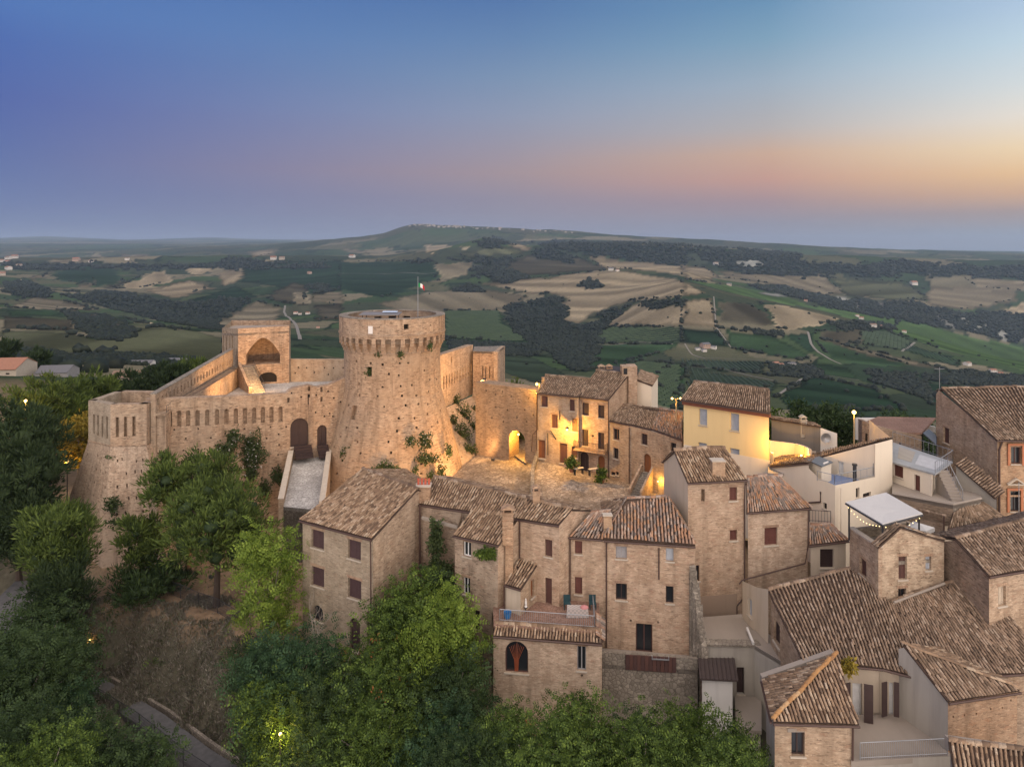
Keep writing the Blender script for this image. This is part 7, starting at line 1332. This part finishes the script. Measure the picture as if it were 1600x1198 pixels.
def tree_px(name, label, px, ytop, wpx, Y, kind='pine', ybase=None, dens=1.0, lpx=4.2, **k):
    """tree whose crown top, width and foot are measured on the photograph at distance Y"""
    b = gp(px, Y) if ybase is None else P(px, ybase, Y); h = CZ-(ytop-HZ)*Y/F-b.z; w = wpx*Y/F; m = Y/F
    area = wpx*(h*F/Y)*(1-k.get('cbot', .3)); cl = k.setdefault('cl', 34 if kind == 'pine' else 14); k.setdefault('spread', .2 if kind == 'pine' else .42); fr = k.get('frond', 0)
    n = int(min(30000, max(500, area*.6*dens))) if not fr else int(min(7000, max(300, area*.125*dens)))
    return tree(name, label, k.pop('cat', 'tree'), b, h, w, kind, n=n, ln=lpx*m*((2.1 if kind == 'pine' else 1.6) if not fr else 3.9), wd=lpx*m*(.5 if kind == 'pine' else .6), **k)
PK = 'pines in the castle park'
tree_px('pine_tree', 'broad umbrella pine in middle of park, bright green top, in front of curtain wall', 338, 750, 168, 62.5, ybase=946, cbot=.3, lobes_n=14, group=PK, flat_top=0, mat=PINE, trunk=.3)
tree_px('pine_tree', 'tall umbrella pine behind the broad one, crown reaching the slotted wall', 294, 701, 142, 68.5, cbot=.4, lobes_n=12, group=PK, mat=PINE, trunk=.28)
tree_px('pine_tree', 'small round pine left of the broad park pine', 222, 796, 66, 66.5, cbot=.14, lobes_n=8, group=PK, mat=PINE)
tree_px('pine_tree', 'round pine in front of the leaning bastion base', 92, 782, 120, 63.5, cbot=.45, lobes_n=12, group=PK, mat=PINE, dens=1.1)
tree_px('pine_tree', 'dark lower pine below the round pine at left', 94, 862, 98, 61.5, cbot=.08, lobes_n=10, group=PK, mat=PINE_D)
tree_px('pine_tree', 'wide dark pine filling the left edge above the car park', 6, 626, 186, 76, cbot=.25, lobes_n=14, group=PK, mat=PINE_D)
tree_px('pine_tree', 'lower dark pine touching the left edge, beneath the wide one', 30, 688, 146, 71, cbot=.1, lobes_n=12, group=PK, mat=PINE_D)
tree_px('pine_tree', 'pine with lamp glow at far left behind the wide dark pine', 70, 584, 130, 95, cbot=.2, group=PK, mat=PINE)
tree_px('pine_tree', 'bright pine left of the bastion top', 148, 571, 96, 104, cbot=.15, group=PK, mat=PINE)
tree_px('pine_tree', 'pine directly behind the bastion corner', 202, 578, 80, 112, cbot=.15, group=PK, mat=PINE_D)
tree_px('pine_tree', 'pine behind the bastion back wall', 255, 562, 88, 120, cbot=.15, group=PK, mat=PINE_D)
tree_px('pine_tree', 'light pine peeping over the sloping wall walk', 305, 556, 80, 124, cbot=.15, group=PK, mat=PINE)
tree_px('pine_tree', 'dark conifer at the left edge by the suburban houses', 14, 528, 30, 210, cbot=.02, group=PK, mat=PINE_D, lpx=5)
tree_px('pine_tree', 'dark tall conifer left of the grey roofed suburban house', 57, 548, 40, 205, cbot=.05, group=PK, mat=PINE_D, lpx=5)
tree_px('lit_tree', 'small park tree turned yellow by lamplight, left of the bastion', 122, 641, 56, 86, 'leafy', cbot=.35, mat=LIT_WEED, group=None)  # its lamplight yellow is put into the leaf colour
tree_px('evergreen_shrub', 'dark evergreen thicket between the pines at the fence', 240, 880, 130, 65, cbot=0, mat=DEEP, lobes_n=10, cat='shrub')
tree_px('broadleaf_tree', 'bright lime green tree beside the three storey house', 420, 808, 94, 55, 'leafy', ybase=1060, cbot=.14, mat=LIME, frond=4, lobes_n=11, dens=.85, shell=.7, spread=.5)
for px, yt, w, Y, nm, lab, mt in ((815, 587, 66, 98, 'evergreen_shrub', 'green bush rising behind the gateway wall, lit by the corner lamp', PINE), (916, 588, 16, 96, 'evergreen_shrub', 'small bright bush showing over the piazza roofs', LIME), (1214, 622, 46, 78, 'broadleaf_tree', 'bright green tree just right of the yellow house', ASH), (1262, 616, 66, 84, 'broadleaf_tree', 'dark rounded tree behind the low shed row', DEEP), (1312, 620, 66, 80, 'broadleaf_tree', 'dark tree behind the tall single street lamp', DEEP), (1060, 640, 40, 105, 'evergreen_shrub', 'dark bush behind the double headed lamp', DEEP), (1415, 640, 90, 110, 'evergreen_shrub', 'low dark scrub beyond the round terrace wall', DEEP)):
    tree_px(nm, lab, px, yt, w, Y, 'leafy', cbot=.1, mat=mt, cat='tree' if 'tree' in nm else 'shrub')
BG = 'trees on the slope below the houses'
for px, yt, w, Y, yb, mt, fr, lab, ex in (
  (455, 985, 150, 48.5, 1150, TEAL, 4, 'bluish dark tree below the three storey house', None), (420, 1045, 90, 46.5, 1200, ASH, 4, 'green tree leaning over the lower path', None), (510, 1070, 160, 45, 1230, DEEP, 4, 'deep green tree at bottom centre left', None),
  (640, 905, 130, 50.5, 1090, ASH, 4, 'fresh green tree between the two brick houses', None), (690, 930, 110, 49.0, 1080, LIME, 4, 'brightest yellow green crown beside the narrow wing', None), (600, 1010, 170, 47, 1180, ASH, 4, 'wide green tree with rusty seed clusters', (RUST, 42, .22, .12)), (700, 1030, 130, 46, 1190, DEEP, 4, 'dark green tree at the foot of the narrow wing', None),
  (590, 1100, 170, 43, 1250, ASH, 4, 'lower green tree at bottom centre', None), (700, 1120, 150, 42, 1260, TEAL, 4, 'bluish tree at bottom centre right', None), (690, 880, 70, 53.2, 1010, DEEP, 4, 'young dark tree in the gap beside the narrow wing', None),
  (790, 1098, 104, 42.5, 1240, ASH, 4, 'feathery tree in front of the annex arch window', (RUST, 8, .2, .1)), (905, 1092, 104, 42.5, 1240, ASH, 4, 'feathery tree in front of the annex right corner', None), (1000, 1131, 96, 42, 1240, DEEP, 4, 'darker feathery tree under the rubble wall', None), (1075, 1098, 104, 42.5, 1240, ASH, 4, 'feathery tree left of the white shed', None), (1150, 1136, 72, 40.5, 1240, ASH, 4, 'feathery tree in front of the shed yard', None), (1000, 1150, 160, 38.5, 1290, ASH, 4, 'palest feathery tree at bottom edge right of centre', None), (850, 1140, 170, 38.5, 1290, ASH, 4, 'feathery tree at bottom edge near centre', None), (1130, 1160, 110, 37.5, 1290, ASH, 4, 'low feathery tree at the bottom edge by the shed', None),(745, 1160, 140, 38.5, 1290, DEEP, 4, 'dim feathery tree at bottom edge left of centre', None)):
    tree_px('ailanthus_tree', lab, px, yt, w, Y, 'leafy', ybase=yb, cbot=.02, mat=mt, frond=fr, lobes_n=10, group=BG, extra=ex, cl=9, spread=.6, lpx=4.4, dens=1.1)
LGR = 'dark trees below the path'
for px, yt, w, Y, yb, mt, lab in ((50, 955, 165, 56, 1110, DEEP, 'dark broad tree under the left pines'), (30, 1010, 170, 50, 1160, DEEP, 'dark tree at the left edge below the car park'), (90, 1085, 100, 48.5, 1200, TEAL, 'bluish dark tree beside the lower path'), (30, 1110, 180, 44, 1270, DEEP, 'dark tree in the bottom left corner'), (150, 1140, 110, 44, 1260, DEEP, 'dark tree just right of the bottom left corner'), (215, 1165, 120, 42, 1270, DEEP, 'dark bush at bottom edge below the path fence'), (60, 1160, 150, 40, 1300, ASH, 'slightly brighter bush on the bottom left edge')):
    tree_px('broadleaf_tree', lab, px, yt, w, Y, 'leafy', ybase=yb, cbot=.02, mat=mt, frond=4, lobes_n=10, group=LGR, cl=10, spread=.6, lpx=4.6)
for px, yt, w, Y, yb, mt, lab in ((272, 1002, 42, 60.3, 1050, ASH, 'green bush growing on the dry bank'), (392, 1000, 60, 54, 1090, DEEP, 'dark bush at right end of the dry bank'), (400, 1130, 60, 48, 1210, DEEP, 'dim bush at the foot of the bank'), (200, 905, 60, 64.8, 945, DEEP, 'dark bush by the fence end')):
    tree_px('bush', lab, px, yt, w, Y, 'leafy', ybase=yb, cbot=0, mat=mt, frond=4, cat='bush', cl=10, spread=.6, lpx=3.6)
# weeds on the dry bank
pts = []; 
for _ in range(8000):
    px, Y = random.uniform(130, 410), random.uniform(52, 64.5); x = (px-CX)*Y/F; z = gz(x, Y)
    if -13.3 < z < -7.9: pts.append((x, Y, z))
C = np.repeat(np.array(pts), 5, 0)+RNG.normal(0, .09, (len(pts)*5, 3))*np.array([1, 1, 0]); V, Fq = leaves(C, unit(RNG.normal(0, .5, C.shape)+np.array([0, 0, 1.0])), .34, .07)
wo_ = arr_obj('dry_weeds', V, Fq, leafmat('dry_grass', [(0,(.1,.08,.06)),(.45,(.2,.17,.135)),(.6,(.32,.29,.24)),(.68,(.04,.06,.02)),(.95,(.07,.1,.03)),(1,(.4,.37,.32))]), kind='stuff'); wo_['label'] = 'dry weeds and grasses covering the steep bank'
pts = []
for _ in range(1500):
    px, Y = random.uniform(60, 460), random.uniform(58, 76); x = (px-CX)*Y/F; z = gz(x, Y)
    if z > -8.4: pts.append((x, Y, z))
C = np.repeat(np.array(pts), 3, 0)+RNG.normal(0, .1, (len(pts)*3, 3))*np.array([1, 1, 0]); V, Fq = leaves(C, unit(RNG.normal(0, .6, C.shape)+np.array([0, 0, 1.0])), .16, .06); arr_obj('park_grass', V, Fq, bpy.data.materials['dry_grass'], kind='stuff')['label'] = 'sparse dry grass in the castle park'
# plants rooted in the castle walls
def wallplant(label, px, py, wpx, hpx, Y, flowers=0, nrm=(0, -1, 0), mat=None, name='caper_bush', cat='bush', dens=1.0, group='plants rooted in the castle walls'):
    c = P(px, py, Y); w, h = wpx*Y/F/2, hpx*Y/F/2; t = thing(name, label, cat, c, group); wpx *= 1.2; hpx *= 1.15; w *= 1.2; h *= 1.15; n = int(max(60, wpx*hpx*.6*dens)); nv = np.array(nrm, float)
    d = unit(RNG.normal(0, 1, (n, 3))); q = d*np.array([w, .35, h])*RNG.random((n, 1))**.5; lob = 1+.25*np.sin(np.arctan2(d[:, 2:3], d[:, :1])*5+px); C = np.array(c)+q*lob+nv*.18
    V, Fq = leaves(C, unit(RNG.normal(0, .7, C.shape)+nv*.5+np.array([0, 0, -.2])), .3, .17); arr_obj('foliage', V, Fq, mat or CAPER, t)
    M = Mesh(); M.tube([c-Vector(nrm)*.3, c+Vector(nrm)*.15], .06, 5); M.tube([c+Vector(nrm)*.1, c+Vector(nrm)*.2-ZV*h*.7], .035, 4); obj('stem', M, BARK, t)
    if flowers: k = flowers; C = np.array(c)+unit(RNG.normal(0, 1, (k, 3)))*np.array([w, .3, h])*RNG.random((k, 1))**.5+nv*.42; V, Fq = leaves(np.repeat(C, 2, 0), unit(RNG.normal(0, 1, (2*k, 3))), .14, .13); arr_obj('flower', V, Fq, FLOW, t)['kind'] = 'stuff'
    return t
cwY = lambda px: on_line(px, 700, A_CW, D_CW).y
def tY(px, z=0): r = prof(z); return TY-math.sqrt(max(.1, r*r-(((px-CX)*TY/F-TX)**2)*.92))
for px, py, w, h, fl, lab in ((366,683,22,30,14,'small caper bush, top of the flowering cluster on the curtain wall'),(392,706,44,60,60,'large flowering caper bush spilling down the curtain wall'),(350,702,40,22,16,'spreading caper bush left of the large one on the curtain wall'),(258,716,22,26,12,'caper bush beside the buttress edge of the bastion'),(258,736,14,16,0,'tiny caper clump under the bastion buttress'),(393,738,20,18,4,'lower caper clump hanging below the large flowering one'),(434,742,22,26,0,'dark clump on the wall left of the ramp'),(414,762,18,26,0,'dark clump above the ramp foot'),(385,755,12,10,0,'small dark clump right of the park pines')):
    wallplant(lab, px, py, w, h, cwY(px)-.1, fl)
wallplant('round caper bush low on the leaning bastion base', 178, 787, 24, 26, 72.0, 8); wallplant('flat weed patch near the foot of the bastion', 182, 814, 30, 8, 70.9); wallplant('small weed on the bastion under the slots', 176, 712, 14, 6, 74.1)
for px, py, w, h, z, fl, lab in ((548,717,26,46,0,20,'tall caper bush at left side of the keep base'),(603,732,32,24,-3,22,'low flowering caper bush at the foot of the keep'),(664,688,22,26,0,26,'round flowering caper bush on the keep, highest of the right group'),(642,688,15,16,0,6,'small caper bush left of the round flowering one on the keep'),(670,715,36,16,-1,4,'wide thin caper bush below the round flowering one'),(649,733,10,12,-2.5,0,'tiny caper clump low on the keep'),(690,734,12,22,-3,4,'narrow caper bush near right foot of the keep'),(701,704,10,22,-1,2,'thin caper bush on right flank of the keep'),(674,742,12,14,-3.5,0,'dark tuft above the row house roof'),(577,581,8,16,8,0,'dark weed in the keep window slot'),(626,553,9,10,11.5,0,'weed below the corbels of the keep'),(591,553,8,8,11.5,0,'smaller weed below the corbels at left'),(672,540,7,14,12.5,0,'weed between corbels at right of the keep')):
    wallplant(lab, px, py, w, h, tY(px, z)-.05, fl)
def on_surf(S, px, py):
    best = None
    for i in range(41):
        for j in range(41):
            p = S(i/40, j/40); d = (CX+p.x*F/p.y-px)**2+(HZ+(CZ-p.z)*F/p.y-py)**2
            if best is None or d < best[0]: best = (d, p)
    return best[1]
for px, py, w, h, lab in ((712,628,16,18,'upper left weeds under the slanting slots'),(724,648,22,30,'thick weed strip in the upper middle of the steep castle base'),(722,680,30,34,'largest weed mass on the steep castle base'),(740,668,26,26,'weeds right of the largest mass on the steep base'),(752,690,22,20,'weeds near the gateway wall on the steep base'),(733,704,28,18,'lowest weeds on the steep base above the lane'),(708,660,12,26,'thin weeds beside the keep flank'),(742,640,14,16,'small tuft in the upper right of the steep base')):
    q = on_surf(STEEP, px, py); wallplant(lab, px, py, w, h, q.y-.1, 0, nrm=tuple(STEEP_N), dens=.8, name='wall_weeds', cat='weeds')
for px, py, w, h, Y, lab in ((682,842,20,62,55.3,'dark ivy hanging from the recessed wall left of the narrow wing'),(684,890,40,40,54.8,'ivy spreading at the foot of the recessed wall')): wallplant(lab, px, py, w, h, Y, 0, name='ivy', cat='ivy', group=None)
wallplant('weed hanging under the eaves of the narrow wing', 760, 862, 28, 18, 51.6, 0, mat=ASH, group=None, name='weed', cat='weed'); wallplant('small green bush sprouting from the roof edge above the courtyard', 1323, 1037, 18, 20, 42.3, 0, mat=LIT_WEED, group=None, name='roof_weed', cat='weed')
for i, (px, py, w, h, lab) in enumerate(((893,722,18,18,'leafy potted shrub left of the dark arched doorway'),(940,740,14,20,'leafy potted shrub under the balcony right end'),(934,748,9,9,'small potted plant in front of the right potted shrub'))):
    t = wallplant(lab, px, py, w, h, 78.2, 0, mat=ASH, name='potted_shrub', cat='potted plant', group='potted plants on the piazza', dens=2); M = Mesh(); c = P(px, py+h*.5+3, 78.1); M.lathe(c-ZV*.25, [(.02, 0), (.22, 0), (.3, .45), (.26, .45), (.22, .4), (.01, .38)], 9); obj('pot', M, flat('clay_pot', (.3,.12,.07)) if i == 0 else bpy.data.materials['clay_pot'], t)
# dead pale tree in front of the corner house
dt = thing('bare_tree', 'leafless pale tree before the lower windows of the three storey house', 'tree', gp(500, 50.5)); rr = random.Random(3)
def twig(M, p, d, l, r, n):
    q = p+d*l; M.tube([p, lerp(p, q, .5)+Vector((rr.uniform(-.06, .06), 0, rr.uniform(-.04, .04))), q], r, 5, r2=r*.6)
    if n:
        for _ in range(rr.choice((2, 3))): twig(M, lerp(p, q, rr.uniform(.6, 1)), (d+Vector((rr.uniform(-.8, .8), rr.uniform(-.5, .5), rr.uniform(-.25, .6)))).normalized(), l*rr.uniform(.55, .8), r*.6, n-1)
M = Mesh(); twig(M, P(503, 1040, 50.3), Vector((-.25, 0, 1)).normalized(), 1.9, .06, 4); obj('trunk', M, BARKG, dt)
# ---------------------------------------------------------------- park fence, paths and suburb
def drape(name, pts, wd, mat, lift=.06):
    fine_ = [lerp(a, b, k/12) for a, b in zip(pts, pts[1:]) for k in range(12)]+[pts[-1]]; L = []
    for i, p in enumerate(fine_):
        d = fine_[min(i+1, len(fine_)-1)]-fine_[max(i-1, 0)]; s = Vector((d.y, -d.x, 0)).normalized()*wd/2; L.append((p-s, p+s))
    M = Mesh()
    for (a, b), (c, e) in zip(L, L[1:]): M.face([a, b, e, c]); M.face([b, b-ZV*1.2, e-ZV*1.2, e]); M.face([a-ZV*1.2, a, c, c-ZV*1.2])
    o = obj(name, M, mat); o['kind'] = 'structure'; return L
ASPH = flat('grey_asphalt', (.11,.108,.11), .95, .25); EARTH = flat('beaten_earth', (.3,.2,.12), .95, .2)
pc = [P(395, 1235, 46), P(310, 1180, 50.5), P(240, 1125, 55), P(175, 1085, 58.6), P(105, 1045, 62.5), P(60, 1012, 66)]
for p in pc: p.z = max(p.z, -13.6)
Lp = drape('lower_path', pc, 1.75, ASPH); drape('car_park_road', [P(-60, 1010, 58), P(-20, 985, 62), P(20, 945, 66), P(60, 905, 71)], 4.2, ASPH)
pf = thing('path_fence', 'dark mesh fence on the downhill side of the lower path', 'fence', pc[2]); side = 1 if Lp[20][1].x+Lp[20][1].y < Lp[20][0].x+Lp[20][0].y else 0
fpts = [l[side]+Vector((-.1, -.25, .02)) for l in Lp[::6]]
def mesh_fence(parent, pts, h):
    for p in pts: M = Mesh(); M.tube([p-ZV*.3, p+ZV*h], .035, 5); obj('post', M, METAL, parent)
    for a, b in zip(pts, pts[1:]):
        M = Mesh(); M.tube([a+ZV*h, b+ZV*h], .03, 4); M.tube([a+ZV*.1, b+ZV*.1], .02, 4)
        k = max(2, int((b-a).length/.13))
        for i in range(1, k): p = lerp(a, b, i/k); M.tube([p+ZV*.1, p+ZV*h], .011, 3, cap=False)
        for j in range(1, 5): M.tube([a+ZV*h*j/5, b+ZV*h*j/5], .009, 3, cap=False)
        obj('panel', M, METAL, parent)
mesh_fence(pf, fpts, 1.15)
kw = thing('path_wall', 'low rough stone kerb wall on the uphill side of the lower path', 'wall', pc[2])
ws = [l[1-side]+Vector((.15, .25, .1)) for l in Lp[::4]]
for a, b in zip(ws, ws[1:]): wall(kw, [a, b] if b.x > a.x else [b, a], -15.5, STONE, th=.22)
pk = thing('park_fence', 'grey mesh fence along the top of the dry bank', 'fence', P(290, 940, 62.8)); fp = [G(x, y, 0) for x, y in ((207, 65.0), (228, 65.6), (255, 64.9), (282, 63.8), (310, 62.6), (340, 61.2), (366, 59.6), (392, 57.9))]
for p in fp: p.z = gz(p.x, p.y)
mesh_fence(pk, fp, 1.25)
for a in [((4, 614, 70, 150), 1, 0, 'cream house with red roof cut by the left edge', 190), ((90, 588, 46, 176), 3, 1, 'suburban house with grey roof left of the bastion', 170), ((200, 594, 40, 195), 1, 2, 'pale suburban house with brown roof behind the pines', 170)]:
    (px, py, wpx, Y), wi, ri, lab, y0 = a; farm(px, py, wpx, lab, wi, ri, .9, .2, y0, .15, 'suburban houses behind the castle', 'house')
for px, py, w, lab in ((222, 570, 34, 'long low grey warehouse behind the pines'), (275, 566, 30, 'low white roofed warehouse right of the grey one')): farm(px, py, w, lab, 0, 1, .5, .13, 190, .1, 'warehouses behind the castle', 'warehouse')
# far farms and villages
FARMS = [('L',70,222,9,'ochre building on the ridge top of the left village'),('L',10,240,7,'white house at the left edge of the ridge village'),('L',40,226,8,'upper white block of the ridge village'),('L',38,246,8,'middle white block of the ridge village'),('L',40,275,9,'lower white block of the ridge village'),('L',90,263,8,'white house right of the ridge village'),('L',10,303,9,'pale house below the ridge village'),('L',360,234,9,'pink farmhouse on the left ridge line'),('L',600,230,6,'white farmhouse among ridge trees'),('L',430,240,6,'small house on the left ridge line'),('L',440,502,7,'white hut on the near grassy hill'),('L',555,545,6,'white cabin by the dark grove'),('L',95,329,4,'tiny white house on the left slope'),('L',1290,228,9,'long pink farmhouse on the middle ridge'),('L',1330,228,8,'second pink farmhouse on the middle ridge'),('L',1460,295,6,'reddish farmhouse on the dark slope'),('L',1395,484,6,'white house on the lane above the arch tower'),('L',1415,488,5,'second white house on the lane above the arch tower'),('L',1452,486,6,'third white house on the lane above the arch tower'),('L',1500,552,5,'small house near the keep'),
 ('C',1270,276,7,'grey farmhouse on top of the tan hill'),('C',1300,280,5,'small barn beside the hilltop farmhouse'),('C',60,217,8,'white farmhouse left of the far hill'),('R',110,636,13,'large farm shed with pale blue roof'),('R',75,648,7,'white farm building left of the blue shed'),('R',150,642,8,'pinkish farm building right of the blue shed'),('R',105,655,7,'white farm building in front of the blue shed'),('R',440,718,9,'cream villa above the vine rows'),('R',465,722,7,'pink house beside the cream villa'),('R',515,722,10,'grey roofed house right of the cream villa'),('R',840,504,7,'white farmhouse on the ridge strip'),('R',820,492,5,'small farm hut above the white farmhouse'),('R',895,540,9,'long farmhouse below the ridge strip'),('R',930,543,6,'low barn right of the long farmhouse'),('R',1040,566,6,'white barn on the green slope'),('R',1335,720,10,'white villa at lower right of the valley'),('R',1455,752,9,'long low white house at lower right'),('R',1490,764,7,'second long low white house at lower right'),('R',222,348,7,'grey farmhouse on the ridge lane'),('R',580,422,5,'pink farmhouse above the gully'),('R',1085,342,9,'farm below the olive grove'),('R',160,250,7,'pale farm under the dark ridge')]
for k, (g, x, y, w, lab) in enumerate(FARMS):
    (px, py), = conv(g, [(x, y)]); farm(px, py, w, lab, (0, 0, 1, 2)[k % 4] if 'white' not in lab else 0, 1 if 'grey' in lab or 'blue' in lab else k % 3 if k % 3 != 1 else 0)
tw = []; v, f = ICO1
for _ in range(90):
    px = random.choice((random.gauss(690, 22), random.uniform(640, 740), random.uniform(740, 900))); j = int((px-CPX[0])/DPX); 
    col = PYV[(YR > 6500) & (YR < 8500), j]; py = col.min()+random.uniform(.5, 4); h = hit(px, py, 6400); tw.append(h)
bp, bf = [], []
for h in tw:
    w = random.uniform(5, 12); i = len(bp); bp += [(h.x+sx*w, h.y+sy*w*.6, h.z-6+sz) for sz in (0, random.uniform(10, 19)) for sx, sy in ((-1,-1),(1,-1),(1,1),(-1,1))]; bf += [(i, i+1, i+5, i+4), (i+1, i+2, i+6, i+5), (i+2, i+3, i+7, i+6), (i+3, i, i+4, i+7), (i+4, i+5, i+6, i+7)]
arr_obj('hilltop_town', bp, bf, flat('far_town_wall', (.27,.24,.22)), kind='stuff')['label'] = 'distant town strung along the top of the far hill'
# ---------------------------------------------------------------- evening haze
Hz = Mesh(); X0, X1, Y0, Y1, Z0, Z1 = -36000, 36000, -800, 23500, float(Z.min())-40, max(float(Z.max())+30, 90)
lo = [Vector(p) for p in ((X0, Y0, Z0), (X1, Y0, Z0), (X1, Y1, Z0), (X0, Y1, Z0))]; Hz.prism(lo, [Vector((p.x, p.y, Z1)) for p in lo]); hm = bpy.data.materials.new('evening_air'); hm.use_nodes = True; ht = hm.node_tree; ht.nodes.clear()
pv = ht.nodes.new('ShaderNodeVolumePrincipled'); pv.inputs['Color'].default_value = (.58, .76, 1.0, 1); pv.inputs['Density'].default_value = HAZE_D; pv.inputs['Anisotropy'].default_value = .1; om = ht.nodes.new('ShaderNodeOutputMaterial'); ht.links.new(pv.outputs[0], om.inputs['Volume'])
hz_ = obj('haze', Hz, hm); hz_['kind'] = 'stuff'
